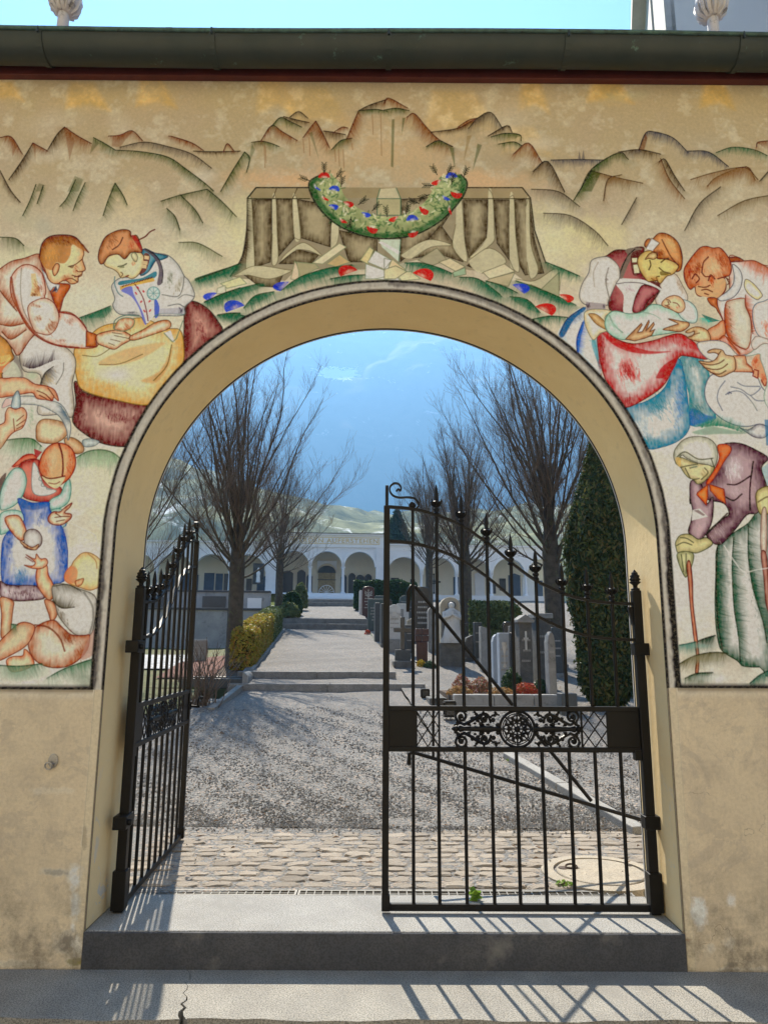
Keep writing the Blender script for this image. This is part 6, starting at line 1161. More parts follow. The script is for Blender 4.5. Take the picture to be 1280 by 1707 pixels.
# ================================================================== bare trees
M_bark = pmat('grey_bark', (.095, .08, .062), (.05, .043, .034), 9, .9, .7, 40, bdist=.01, stain=(6, .56, .66, (.10, .105, .05)))
M_twig = pmat('brown_twigs', (.17, .125, .092), (.11, .083, .063), 5, .85, 0)
def bare_tree(label, base, H, spread, r0, trunk_h, seed, nl=22, group='bare upright trees in the cemetery', dens=1.0, mat_t=None):
    rnd = random.Random(seed); T = empty('bare_tree', base)
    q = MB(); lean = Vector((rnd.uniform(-.03, .03), rnd.uniform(-.03, .03), 0))
    tp = [Vector((0, 0, -.1)), Vector((0, 0, .12)), Vector((lean.x*.5, lean.y*.5, trunk_h*.5)), Vector((lean.x, lean.y, trunk_h)), Vector((lean.x*1.3, lean.y*1.3, trunk_h+H*.10))]
    q.tube(tp, [r0*1.45, r0*1.12, r0*.95, r0*.98, r0*.6], 10); q.build('trunk', M_bark, T, smooth=60)
    big = MB(); fine = MB()
    def limb(p, d, L, r, level, bend):
        n = 9 if level < 1 else (5 if level == 1 else 3)
        pts = [p.copy()]; rad = [r]; q_ = p.copy(); dd = d.copy(); kk = .075 if level < 1 else .13; kink = rnd.uniform(-.09, .09)
        for i in range(n):
            dd = (dd+Vector((rnd.gauss(0, kk)+kink*math.sin(i*1.3), rnd.gauss(0, kk)-kink*math.cos(i*1.7), bend/n*1.5))).normalized()
            q_ = q_+dd*(L/n); pts.append(q_.copy()); rad.append(max(.0018, r*(1-.90*((i+1)/n)**.8)))
        (big if level < 1 else fine).tube(pts, rad, 6 if level < 1 else (4 if level == 1 else 3), cap=False)
        if level == 2: return
        if level == 0 and L > 2.2 and rnd.random() < .75:                     # a forked limb
            i = rnd.randint(2, 4); t = (pts[i+1]-pts[i]).normalized(); a = rnd.random()*6.283; sd = Vector((math.cos(a), math.sin(a), 0)); nd = (t+sd*rnd.uniform(.25, .45)).normalized()
            limb(pts[i], nd, L*(1-i/n)*rnd.uniform(.75, 1.0), rad[i]*.75, 0.5, .25)
        k = int((21 if level == 0 else (15 if level == .5 else 9))*dens*min(1.5, max(.5, L/2.6 if level < 1 else L/.9)))
        for j in range(k):
            f = rnd.uniform(.14, .98); i = min(n-1, int(f*n)); w_ = f*n-i
            c = pts[i].lerp(pts[i+1], w_); t = (pts[i+1]-pts[i]).normalized()
            a = rnd.random()*6.283; side = Vector((math.cos(a), math.sin(a), rnd.uniform(-.1, .5))); side = (side-t*side.dot(t)).normalized()
            ang = rnd.uniform(.35, .8); nd = (t*math.cos(ang)+side*math.sin(ang)).normalized()
            l2 = (rnd.uniform(.35, .95)*(1.1-.5*f) if level < 1 else rnd.uniform(.16, .44))
            limb(c, nd, l2*H/7.0, max(.0030 if level < 1 else .0017, rad[i]*(.42 if level < 1 else .55)), 1 if level < 1 else 2, .45)
    for i in range(nl):
        f = i/(nl-1); a = i*2.399+rnd.uniform(-.5, .5)
        inc = lerp(1.12, .05, f**.9)*spread*rnd.uniform(.85, 1.15)                      # outer limbs low and wide, inner ones upright
        p = Vector((lean.x+rnd.gauss(0, .03), lean.y+rnd.gauss(0, .03), trunk_h-.05*H+f*H*.13)); d = Vector((math.sin(inc)*math.cos(a), math.sin(inc)*math.sin(a), math.cos(inc)))
        L = (H-trunk_h)*lerp(.66, .92, f**.6)*rnd.uniform(.8, 1.08)
        limb(p, d, L, r0*lerp(.14, .28, f)*rnd.uniform(.75, 1.15), 0, lerp(.58, .08, f))
    crown = big.build('crown', M_bark, T, smooth=70, fix=False); fine.build('twigs', M_twig, crown, fix=False)
    tag(T, label, 'tree', group); return T
def base_at(u, dist):
    p = on_ground(u, dist); p.z -= .02; return p
bare_tree('large bare upright tree with dark trunk left of the path, beside the yellow hedge', base_at(391, 15.0), 7.0, 1.08, .165, 2.15, 3, 36)
bare_tree('smaller bare tree behind the large left one, rising from evergreen shrubs', base_at(462, 26.5), 6.4, 1.1, .15, 2.2, 5, 27)
bare_tree('bare tree at the far left edge, mostly hidden by the arch jamb', base_at(190, 13.5), 7.4, 1.0, .12, 1.9, 8, 18)
bare_tree('tall bare tree just left of the dark columnar cypress', base_at(925, 14.5), 7.3, 1.0, .18, 2.45, 13, 36)
bare_tree('bare tree with pale trunk behind the statue of the robed woman', base_at(778, 20.5), 6.3, 1.0, .19, 2.2, 21, 32)
bare_tree('farthest small bare tree right of the path, behind the round green headstone', base_at(716, 28.0), 6.0, 1.0, .15, 2.2, 34, 30)
bare_tree('bare tree behind the arcade, left of the path axis', Vector((-7.2, 62, 3.4)), 9.2, 1.15, .16, 3.2, 41, 18, 'bare trees behind the arcade', .8)
bare_tree('bare tree behind the arcade above the gilded lettering', Vector((-1.2, 70, 3.4)), 9.4, 1.2, .16, 3.2, 43, 18, 'bare trees behind the arcade', .8)

# ================================================================== evergreens: leaf-faced shells
def leafy(name, mat, parent, n, sampler, size, seed, up=.3, lens=1.6):
    rg = np.random.default_rng(seed); C = np.empty((n, 3)); N = np.empty((n, 3))
    for i in range(n):
        c, nn = sampler(rg); C[i] = c; N[i] = nn
    N = N+rg.normal(0, .55, N.shape); N[:, 2] += up*0; N /= np.linalg.norm(N, axis=1)[:, None]
    A = np.cross(N, rg.normal(0, 1, (n, 3))); A /= np.linalg.norm(A, axis=1)[:, None]
    A[:, 2] += up; A /= np.linalg.norm(A, axis=1)[:, None]
    B = np.cross(N, A); s_ = size*rg.uniform(.6, 1.4, (n, 1))
    V = np.stack([C-A*s_*lens*.5, C+B*s_*.5+N*s_*.1, C+A*s_*lens*.6, C-B*s_*.5+N*s_*.1], 1).reshape(-1, 3)
    Fc = np.arange(4*n).reshape(n, 4); me = bpy.data.meshes.new(name); me.from_pydata(V.tolist(), [], Fc.tolist())
    return link(name, me, mat, parent)
def leaf_mat(name, cols, rough=.55):
    mt, nt, b = _nt(name); g_ = node(nt, 'ShaderNodeNewGeometry'); cr = node(nt, 'ShaderNodeValToRGB'); nt.links.new(g_.outputs['Random Per Island'], cr.inputs[0])
    cr.color_ramp.elements[0].color = (*cols[0], 1); cr.color_ramp.elements[-1].color = (*cols[-1], 1)
    for i, c in enumerate(cols[1:-1]):
        e = cr.color_ramp.elements.new((i+1)/(len(cols)-1)); e.color = (*c, 1)
    nt.links.new(cr.outputs[0], b.inputs['Base Color']); b.inputs['Roughness'].default_value = rough; b.inputs['Specular IOR Level'].default_value = .3
    tr = node(nt, 'ShaderNodeBsdfTranslucent'); nt.links.new(cr.outputs[0], tr.inputs[0]); mx = node(nt, 'ShaderNodeMixShader'); mx.inputs[0].default_value = .3
    nt.links.new(b.outputs[0], mx.inputs[1]); nt.links.new(tr.outputs[0], mx.inputs[2]); nt.links.new(mx.outputs[0], nt.nodes['Material Output'].inputs[0]); return mt
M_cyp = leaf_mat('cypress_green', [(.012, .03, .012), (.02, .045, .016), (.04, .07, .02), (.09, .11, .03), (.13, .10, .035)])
M_cypd = leaf_mat('far_conifer', [(.012, .035, .022), (.02, .05, .028), (.03, .06, .03)])
M_box = leaf_mat('boxwood_green', [(.015, .04, .012), (.03, .07, .02), (.06, .11, .03)])
M_yhedge = leaf_mat('yellow_hedge', [(.12, .15, .025), (.30, .27, .04), (.42, .34, .05), (.34, .17, .04), (.20, .22, .04)])
M_ghedge = leaf_mat('variegated_hedge', [(.06, .10, .03), (.12, .15, .05), (.20, .22, .08)])
def cypress(label, base, H, rad, n, size, seed, mat=M_cyp, group=None):
    T = empty('cypress', base)
    q = MB(); q.tube([(0, 0, -.1), (0, 0, H*.9)], [rad*.16, .02], 7); q.build('trunk', M_bark, T)
    lob = [(rg_.uniform(0, 6.283), rg_.uniform(.15, .9), rg_.uniform(.08, .26)) for rg_ in [random.Random(seed+i) for i in range(26)]]
    def rr(f, a):
        r = rad*min(1, (f/.10)**.5 if f < .1 else 1)*(1-max(0, (f-.45)/.55)**1.7)**.9
        for la, lf, lw in lob:
            da = (a-la+math.pi) % (2*math.pi)-math.pi
            r *= 1+lw*math.exp(-(da/.35)**2-((f-lf)/.10)**2)
        return r
    def smp(rg):
        f = rg.random()**.85; a = rg.uniform(0, 6.283); r = rr(f, a)*(1-.22*rg.random()**2)*(1+rg.normal(0, .085))
        return (r*math.cos(a), r*math.sin(a), f*H+rg.normal(0, .03)), (math.cos(a), math.sin(a), .25)
    leafy('crown', mat, T, n, smp, size, seed, up=.9, lens=2.4)
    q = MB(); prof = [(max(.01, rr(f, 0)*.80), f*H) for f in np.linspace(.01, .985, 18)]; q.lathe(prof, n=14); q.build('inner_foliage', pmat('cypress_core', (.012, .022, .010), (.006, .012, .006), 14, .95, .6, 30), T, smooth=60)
    tag(T, label, 'cypress', group); return T
cb = ground_hit(1000, 1186)
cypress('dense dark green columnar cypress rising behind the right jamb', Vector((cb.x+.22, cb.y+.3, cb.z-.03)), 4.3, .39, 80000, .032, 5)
cypress('small far dark conifer standing behind the arcade wall', Vector((at_y(662, 890, 58).x, 58, 4.0)), 9.3, 1.25, 9000, .22, 9, M_cypd)
def hedge(label, p0, p1, w, h, n, size, seed, mat, name='hedge', round_=.25, cat='hedge', core=(.03, .04, .015)):
    v = p1-p0; L = Vector((v.x, v.y, 0)).length; T = empty(name, p0, math.atan2(v.y, v.x)); dz = v.z
    nz = lambda x, z: 1+.10*mnoise_(x*2.1+seed, z*2.1)
    def smp(rg):
        x = rg.random()*L; k = rg.random()*(2*h+w)
        if k < h: y, z, nn = -w/2, k, (0, -1, .1)
        elif k < h+w: y, z, nn = k-h-w/2, h, (0, 0, 1)
        else: y, z, nn = w/2, k-h-w, (0, 1, .1)
        e = rg.random()
        if e < w/(L+w)*.8: x, y, z = (0 if rg.random() < .5 else L), rg.uniform(-w/2, w/2), rg.random()*h; nn = (-1 if x == 0 else 1, 0, .1)
        if z > h-round_*w: y *= .82+.18*math.sqrt(max(0, 1-((z-(h-round_*w))/(round_*w))**2))
        f = nz(x, z)*(1-.10*rg.random()**2)
        return (x+rg.normal(0, .012), y*f, z*f+dz*x/L), nn
    leafy('foliage', mat, T, n, smp, size, seed)
    q = MB(); a_ = .86; q.prism([(.04, -w/2*a_, -.1), (.04, w/2*a_, -.1), (.04, w/2*a_*.8, h*.92), (.04, -w/2*a_*.8, h*.92)], (L-.08, 0, dz)); q.build('stems', pmat('hedge_core', core, tuple(x*.6 for x in core), 12, .95, .5, 30), T)
    tag(T, label, cat); return T
from mathutils import noise as _mn
def mnoise_(a, b): return _mn.noise(Vector((a, b, 1.7)))
hl = P_st(10.7, TC-1.52); hl.z = pl(GP, 10.7)-.05
he = P_st(15.5, TC-1.55); he.z = pl(GP, 15.5)-.05
hedge('clipped yellow and orange hedge along the left side of the path', hl, he, .46, .78, 15000, .042, 3, M_yhedge, core=(.07, .06, .015))
he2 = P_st(19.6, TC-1.6); he2.z = pl(GP, 19.6)-.05
hedge('variegated green hedge carrying on behind the yellow one', P_st(15.55, TC-1.56, he.z), he2, .5, .78, 9000, .045, 4, M_ghedge)
def shrub(label, base, rx, rz, n, size, seed, mat, name='shrub', cat='shrub', group=None):
    T = empty(name, base)
    def smp(rg):
        d = rg.normal(0, 1, 3); d /= np.linalg.norm(d); d[2] = abs(d[2])*1.0; k = (1+.16*mnoise_(d[0]*2+seed, d[1]*2+d[2]*3))*(1-.25*rg.random()**2)
        return (d[0]*rx*k, d[1]*rx*k, rz*.12+d[2]*rz*k), d
    leafy('foliage', mat, T, n, smp, size, seed)
    q = MB()
    for k in range(6):
        a = k*1.05; q.tube([(0, 0, -.05), (rx*.35*math.cos(a), rx*.35*math.sin(a), rz*.7)], [.012, .005], 5)
    q.build('stems', M_twig, T); tag(T, label, cat, group); return T
def G(u, v): return ground_hit(u, v)
b_ = base_at(485, 26.0); b_.z += .02
shrub('round clipped dark green bush left of the far steps', b_, .36, .80, 4200, .05, 11, M_box)
b_ = base_at(498, 30.0); shrub('yellow-green clipped bush just behind the round dark one', b_, .34, 1.0, 3000, .05, 12, M_ghedge)
b_ = base_at(437, 25.0); shrub('low sprawling yellow-green shrub under the smaller left tree', b_, .55, .5, 2600, .06, 13, M_yhedge)
b_ = base_at(480, 24.5); shrub('low sprawling olive shrub right of the smaller tree trunk', b_, .40, .48, 1800, .06, 14, M_ghedge)
a = base_at(590, 30.5); b_ = base_at(694, 30.5); a.z += .1; b_.z += .1
hedge('tall dark clipped hedge behind the headstones right of the path', a, b_, .6, 1.2, 8000, .06, 17, M_box)
a = base_at(796, 19.5); b_ = base_at(858, 18.5)
hedge('loose green hedge right of the robed statue', a, b_, .6, 1.15, 6000, .06, 19, M_ghedge)

# bare twiggy shrub on the left
tw = empty('twiggy_shrub', base_at(338, 11.0)); q = MB(); rnd = random.Random(4)
for i in range(60):
    a = rnd.random()*6.283; inc = rnd.uniform(.05, .75); p = Vector((rnd.gauss(0, .10), rnd.gauss(0, .1), 0)); d = Vector((math.sin(inc)*math.cos(a), math.sin(inc)*math.sin(a), math.cos(inc))); L = rnd.uniform(.5, 1.15)
    pts = [p]
    for k in range(4):
        d = (d+Vector((rnd.gauss(0, .16), rnd.gauss(0, .16), .05))).normalized(); pts.append(pts[-1]+d*L/4)
    q.tube(pts, [.010, .008, .006, .005, .003], 4)
    for k in range(2):
        e = (d+Vector((rnd.gauss(0, .5), rnd.gauss(0, .5), .2))).normalized(); q.tube([pts[3], pts[3]+e*.18], [.005, .002], 3)
q.build('branches', M_twig, tw); tag(tw, 'leafless twiggy shrub behind the open gate leaf', 'shrub')
# left beds
def patch(name, pts, mat, lift):
    q = MB(); P = [G(u, v) for u, v in pts]; q.add([(p.x, p.y, p.z+lift) for p in P], [tuple(range(len(P)))]); o = q.build(name, mat, fix=False)
    if o.data.polygons[0].normal.z < 0: o.data.polygons[0].flip()
    tag(o, kind='structure'); return o
strip_o = strip_mesh('planting_bed', 9.6, 20.0, TC-2.2, TC-1.47, lambda s, t: gz_st(s, t)+.05, M_soil, .4, .2); tag(strip_o, kind='structure')
strip_o = strip_mesh('bark_bed', 10.0, 13.4, TC-3.0, TC-1.95, lambda s, t: gz_st(s, t)+.062, M_bark_red, .3, .3); tag(strip_o, kind='structure')
M_white_gravel = gravel_mat('white_gravel', (.62, .62, .62))
strip_o = strip_mesh('pale_grave_plot', 11.2, 15.5, TC-5.4, TC-3.0, lambda s, t: gz_st(s, t)+.06, M_white_gravel, .4, .4); tag(strip_o, kind='structure')
# ================================================================== graves
M_g = dict(
  black=pmat('black_granite', (.022, .024, .026), (.035, .036, .04), 12, .25, .1, 80, spec=.5),
  dark=pmat('dark_grey_granite', (.075, .085, .09), (.055, .062, .066), 14, .5, .3, 90, fine=.3),
  green=pmat('green_slate', (.085, .11, .105), (.06, .085, .08), 8, .6, .3, 60),
  maroon=pmat('maroon_granite', (.085, .030, .030), (.055, .022, .022), 16, .35, .2, 90, fine=.3),
  grey=pmat('grey_limestone', (.30, .295, .28), (.22, .215, .205), 5, .9, .6, 45, stain=(7, .56, .7, (.12, .115, .105)), bdist=.01),
  rough=pmat('rough_dark_stone', (.16, .155, .145), (.10, .10, .095), 6, .95, .8, 28, bdist=.025),
  white=pmat('white_marble', (.62, .61, .58), (.5, .49, .47), 4, .6, .3, 50, stain=(6, .56, .72, (.28, .27, .25))),
  beige=pmat('beige_sandstone', (.46, .40, .30), (.38, .33, .25), 6, .9, .5, 50),
  blue=pmat('pale_blue_stone', (.36, .40, .45), (.30, .34, .39), 6, .8, .4, 60),
  letter=pmat('cut_letters', (.34, .33, .31), (.3, .29, .27), 10, .7, 0),
  gold=pmat('silvered_emblem', (.55, .54, .50), (.45, .44, .4), 10, .4, 0, metal=.4))
def outline(kind, w, h):
    a = w/2
    if kind == 'round': return [(-a, 0), (a, 0)]+[(a*math.cos(t), h-a*.9+a*.9*math.sin(t)) for t in np.linspace(0, math.pi, 13)]
    if kind == 'arch': return [(-a, 0), (a, 0)]+[(a*math.cos(t), h-a*.45+a*.45*math.sin(t)) for t in np.linspace(0, math.pi, 13)]
    if kind == 'gothic': return [(-a, 0), (a, 0), (a, h*.84), (a*.7, h*.94), (0, h), (-a*.7, h*.94), (-a, h*.84)]
    if kind == 'gable': return [(-a, 0), (a, 0), (a, h*.8), (0, h), (-a, h*.8)]
    if kind == 'slant': return [(-a, 0), (a, 0), (a*1.02, h*.93), (-a*.96, h)]
    if kind == 'penta': return [(-a*.75, 0), (a*.85, 0), (a, h*.55), (a*.35, h), (-a*.6, h*.85), (-a, h*.5)]
    if kind == 'cross':
        b = w*.12; z = h*.60; c = w*.12; return [(-b, 0), (b, 0), (b, z-c), (a, z-c), (a, z+c), (b, z+c), (b, h), (-b, h), (-b, z+c), (-a, z+c), (-a, z-c), (-b, z-c)]
    return [(-a, 0), (a, 0), (a, h), (-a, h)]
GROT = math.atan2(BX.y, BX.x)
def grave(kind, u, v, wpx, hpx, mat, label, d=.16, base=None, lines=0, name='headstone', rz=0.0, cat='gravestone', bevel=.012, dist=None, sink=0.0, lcol='letter'):
    """headstone with its foot at pixel (u, v) of the terrain and the size it has there"""
    p = G(u, v) if dist is None else base_at(u, dist); k = (p-CAM).dot(_F)/FPX; w, h = wpx*k, hpx*k
    T = empty(name, (p.x, p.y, p.z-.02), GROT+rz); z0 = 0
    if base:
        bw, bh, bm = base; q = MB(); q.box2((-w*bw/2, -d*.9, 0), (w*bw/2, d*.9, bh*h+.02)); q.build('plinth', M_g[bm], T, bevel=bevel); z0 = bh*h+.02
    q = MB(); q.prism([(x, -d/2, z0+z) for x, z in outline(kind, w, h-z0+.02)], (0, d, 0)); so = q.build('stone', M_g[mat], T, bevel=bevel)
    if lines:
        q = MB(); hh = h-z0; rr = random.Random(int(u*7+v))
        for i in range(lines):
            z = z0+hh*(.70-.5*i/max(1, lines)); x = -w*.36*rr.uniform(.6, 1)
            while x < w*.32:
                l = rr.uniform(.05, .16)*w; q.box2((x, -d/2-.004, z), (min(x+l, w*.36), -d/2-.0005, z+hh*.035)); x += l+.03*w
        tag(q.build('lettering', M_g[lcol], so), kind='stuff')
    tag(T, label, cat); return T, w, h, z0, d
# --- near the path, far to near
grave('flat', 600, 1020, 4, 40, 'white', 'thin pale slab edge beside the maroon headstone by the steps', .5, dist=27.3)
T, w, h, z0, d = grave('arch', 613, 1028, 20, 56, 'maroon', 'tall maroon headstone with silver tree emblem beside the path', .18, (1.15, .08, 'dark'), 5, dist=26.6)
q = MB(); q.box2((-.012, -d/2-.012, h*.66), (.012, -d/2-.001, h*.92)); 
for s_ in (-1, 1):
    for k in range(3): q.tube([(0, -d/2-.008, h*(.70+.05*k)), (s_*w*.16, -d/2-.008, h*(.74+.05*k)), (s_*w*.3, -d/2-.008, h*(.82+.03*k))], .009, 5)
q.build('emblem', M_g['gold'], T)
grave('flat', 633, 1005, 17, 34, 'green', 'grey-green square headstone behind the maroon one', .2, None, 2, dist=28.3)
grave('flat', 626, 1046, 27, 54, 'green', 'broad slate headstone with a stepped shoulder in front of the maroon one', .2, (1.1, .06, 'dark'), 5, dist=22.6)
grave('flat', 628, 1066, 8, 63, 'dark', 'narrow dark slab stele, left one of two by the path edge', .45, None, 0, dist=20.0)
grave('flat', 638, 1072, 8, 70, 'dark', 'narrow dark slab stele, right one of two by the path edge', .45, (1.3, .06, 'rough'), 0, dist=18.9)
T, w, h, z0, d = grave('round', 657, 1088, 21, 80, 'white', 'white marble stele with round medallion behind the gate stile', .16, (1.2, .28, 'grey'), 4, dist=17.6)
q = MB(); q.lathe([(w*.30, 0), (w*.32, .02), (w*.26, .03), (w*.24, .012), (.001, .014)], n=18); q.v = [(x, -d/2-z, y+h*.80) for x, y, z in q.v]; q.build('medallion', M_g['white'], T, smooth=40)
grave('flat', 660, 1040, 24, 44, 'grey', 'plain grey block headstone behind the white medallion stele', .25, dist=21.5)
grave('flat', 671, 1030, 20, 42, 'white', 'veined white marble slab under the round green headstone', .15, None, 0, dist=23.5)
grave('round', 674, 1000, 17, 34, 'green', 'round-topped green headstone in front of the dark hedge', .16, None, 2, dist=28.6)
T, w, h, z0, d = grave('cross', 671, 1103, 30, 82, 'black', 'black stone cross on a square pedestal beside the gravel', .10, (.85, .34, 'dark'), 0, dist=15.4, name='grave_cross', bevel=.008)
q = MB(); q.box2((-w*.55, -.30, -.05), (w*.55, .2, h*.14)); q.build('foot_block', M_g['rough'], T, bevel=.02)
grave('gable', 689, 1040, 22, 34, 'beige', 'small beige gabled headstone left of the black marble one', .16, (1.1, .15, 'grey'), 1, dist=21.0)
T, w, h, z0, d = grave('arch', 703, 1068, 27, 96, 'black', 'tall black headstone with white lettering behind the maroon cross', .16, (1.2, .08, 'dark'), 5, dist=19.4)
T, w, h, z0, d = grave('flat', 703, 1090, 18, 36, 'maroon', 'maroon stone with a square cross-shaped head beside yellow flowers', .14, (1.3, .12, 'dark'), 0, dist=15.9, name='cross_stone')
q = MB(); hw = w*.62; z = h*1.02
for sx in (-1, 1):
    for sz in (0, 1): q.box2((sx*.012 if sx > 0 else -hw, -.08, z+sz*(hw*1.0)+.012), (hw if sx > 0 else -.012, .08, z+(sz+1)*hw*1.0-.006))
q.box2((-w*.25, -.06, h*.9), (w*.25, .06, z+.02)); q.build('cross_head', M_g['maroon'], T, bevel=.008)
grave('round', 723, 1072, 20, 76, 'grey', 'pale weathered round-topped stone left of the statue niche', .2, dist=17.8)
# statue on pedestal in front of a niche stone
T, w, h, z0, d = grave('round', 750, 1108, 34, 114, 'beige', 'weathered niche monument with a robed woman statue on a tall pedestal', .22, (1.18, .33, 'rough'), 0, dist=15.6, name='statue_monument', cat='monument')
sk = (CAM-Vector((0, 0, 0))).length*0+15.6/FPX
q = MB(); n = 26; rings = []
H_ = 66*15.6/FPX
prof = [(0, .20, .15), (.06, .215, .16), (.20, .19, .145), (.38, .165, .13), (.52, .15, .12), (.60, .165, .115), (.70, .18, .115), (.77, .16, .105), (.82, .085, .075), (.85, .055, .055), (.875, .062, .066), (.92, .072, .08), (.965, .06, .07), (.99, .03, .035), (1.0, .005, .005)]
for fz, rx, ry in prof:
    ring = []
    for j in range(n):
        a = 2*math.pi*j/n; fold = 1+(.10*math.sin(9*a+3*fz)+.06*math.sin(5*a-7*fz))*max(0, 1-fz/.8)
        ring.append((rx*H_*1.15*fold*math.cos(a)+.02*H_*math.sin(fz*3), ry*H_*1.15*fold*math.sin(a)-d*.9, z0+fz*H_))
    rings += ring
q.add(rings, [(i*n+j, i*n+(j+1) % n, (i+1)*n+(j+1) % n, (i+1)*n+j) for i in range(len(prof)-1) for j in range(n)]+[tuple(range(n-1, -1, -1))])
for s_ in (-1, 1): q.tube([(s_*.17*H_, -d*.9, z0+.74*H_), (s_*.20*H_, -d*.9-.10*H_, z0+.60*H_), (s_*.05*H_, -d*.9-.17*H_, z0+.66*H_), (0, -d*.9-.17*H_, z0+.70*H_)], [.055*H_, .05*H_, .038*H_, .02*H_], 8)
st_o = q.build('robed_figure', M_g['white'], T, smooth=60)
q = MB(); q.tube([(.02*H_+.075*H_*math.cos(a)*1.05, -d*.9+.03*H_, z0+(.93+.07*math.sin(a))*H_) for a in np.linspace(-.9, math.pi+.9, 15)], [.028*H_]*15, 6); q.tube([(-.10*H_, -d*.9+.02, z0+.84*H_), (-.20*H_, -d*.9+.02, z0+.55*H_), (-.21*H_, -d*.9+.02, z0+.1*H_)], [.04*H_, .05*H_, .03*H_], 6); q.build('dark_veil', M_g['rough'], st_o, smooth=60)
grave('penta', 782, 1076, 24, 42, 'rough', 'rough dark pentagonal stone right of the statue pedestal', .35, (1.2, .10, 'dark'), 0, dist=16.5)
grave('slant', 808, 1102, 17, 76, 'grey', 'upright grey weathered slab with slanted top before the loose hedge', .22, dist=14.8)
grave('gothic', 826, 1117, 13, 80, 'blue', 'pale blue pointed stele with a dark slit', .16, None, 0, dist=13.6)
T, w, h, z0, d = grave('flat', 838, 1131, 17, 96, 'blue', 'pale stele with carved chalice beside the pointed one', .2, (1.15, .05, 'grey'), 4, dist=12.6)
q = MB(); q.lathe([(.001, h*.42), (w*.2, h*.44), (w*.05, h*.50), (w*.05, h*.66), (w*.22, h*.76), (w*.26, h*.86)], (0, -d/2-.004, 0), 10); q.v = [(x, -d/2-.002-max(0, -(y+d/2))*.2, z) for x, y, z in q.v]; q.build('chalice_relief', M_g['white'], T, smooth=50)
grave('flat', 851, 1128, 8, 92, 'black', 'black slab stele behind the chalice stele', .35, dist=12.9)
T, w, h, z0, d = grave('flat', 872, 1128, 22, 118, 'rough', 'tall dark pillar monument with cornice and relief of a cross', .34, (1.25, .12, 'grey'), 3, dist=12.4)
q = MB(); q.box2((-w*.66, -d*.62, h), (w*.66, d*.62, h+.05)); q.prism([(-w*.6, -d*.6, h+.05), (w*.6, -d*.6, h+.05), (0, -d*.6, h+.14)], (0, d*1.2, 0)); q.build('cornice', M_g['grey'], T, bevel=.008)
q = MB(); q.box2((-.015, -d/2-.02, h*.62), (.015, -d/2-.001, h*.88)); q.box2((-w*.18, -d/2-.02, h*.76), (w*.18, -d/2-.001, h*.79)); q.build('cross_relief', M_g['white'], T)
T, w, h, z0, d = grave('flat', 902, 1120, 26, 118, 'rough', 'second tall dark pillar monument with flat cap, nearer the cypress', .34, (1.2, .1, 'grey'), 2, dist=12.9)
q = MB(); q.box2((-w*.62, -d*.62, h), (w*.62, d*.62, h+.09)); q.build('cap', M_g['grey'], T, bevel=.015)
grave('gothic', 916, 1140, 13, 122, 'grey', 'slim tall grey stele with fluted top in front of the pillars', .2, (1.5, .05, 'grey'), 2, dist=11.2)
grave('flat', 941, 1156, 27, 36, 'dark', 'low speckled granite block at the foot of the cypress', .22, dist=10.4, cat='gravestone')
grave('slant', 893, 1098, 14, 60, 'black', 'dark upright stone between the two pillar monuments', .2, dist=14.5)
# further rows
for kd, u, wp, hp, mt_, ds, lab, ln_ in (('round', 737, 18, 46, 'dark', 22.5, 'dark round-topped headstone behind the statue monument', 3), ('flat', 762, 24, 44, 'green', 24.0, 'wide slate headstone in the row behind the statue', 3), ('gable', 790, 18, 46, 'black', 22.0, 'black gabled headstone right of the pale tree trunk', 3), ('arch', 815, 22, 40, 'maroon', 23.5, 'maroon arched headstone above the weathered slab', 3), ('cross', 846, 24, 56, 'dark', 21.0, 'dark stone cross in the back row near the loose hedge', 0), ('flat', 690, 20, 40, 'dark', 25.0, 'dark square headstone left of the far small tree', 3), ('round', 716, 20, 40, 'grey', 23.6, 'grey round-topped headstone below the far small tree', 2), ('flat', 868, 20, 52, 'black', 18.0, 'black slab headstone behind the pillar monuments', 4), ('arch', 890, 24, 50, 'green', 19.5, 'slate arched headstone between pillar caps', 3), ('flat', 745, 22, 34, 'black', 19.0, 'black low headstone just behind the niche monument', 3), ('gothic', 934, 16, 70, 'grey', 15.5, 'grey pointed stele half hidden by the cypress', 2), ('flat', 856, 15, 88, 'rough', 14.0, 'rough dark upright stone left of the corniced pillar', 0), ('round', 645, 16, 46, 'black', 24.6, 'black round-topped headstone behind the slate one by the path', 3), ('flat', 796, 13, 66, 'dark', 16.2, 'narrow dark stele left of the weathered slanted slab', 2), ('arch', 846, 14, 78, 'black', 15.3, 'tall black arched headstone behind the chalice stele', 3), ('flat', 864, 13, 70, 'black', 15.9, 'slim black stele peeping out behind the corniced pillar', 0), ('cross', 770, 22, 70, 'black', 18.2, 'tall black cross right of the statue niche', 0), ('flat', 926, 16, 84, 'dark', 14.2, 'dark tall slab between flat-capped pillar and cypress', 3), ('gable', 733, 16, 62, 'dark', 19.8, 'dark gabled stele between black headstone and statue niche', 2), ('flat', 682, 14, 52, 'dark', 17.0, 'dark stele just right of the white medallion stele', 2), ('slant', 884, 16, 78, 'dark', 13.6, 'dark slanted stele between the two pillar monuments', 2)):
    grave(kd, u, 1050, wp, hp, mt_, lab, .16, (1.15, .10, 'grey'), ln_, dist=ds)
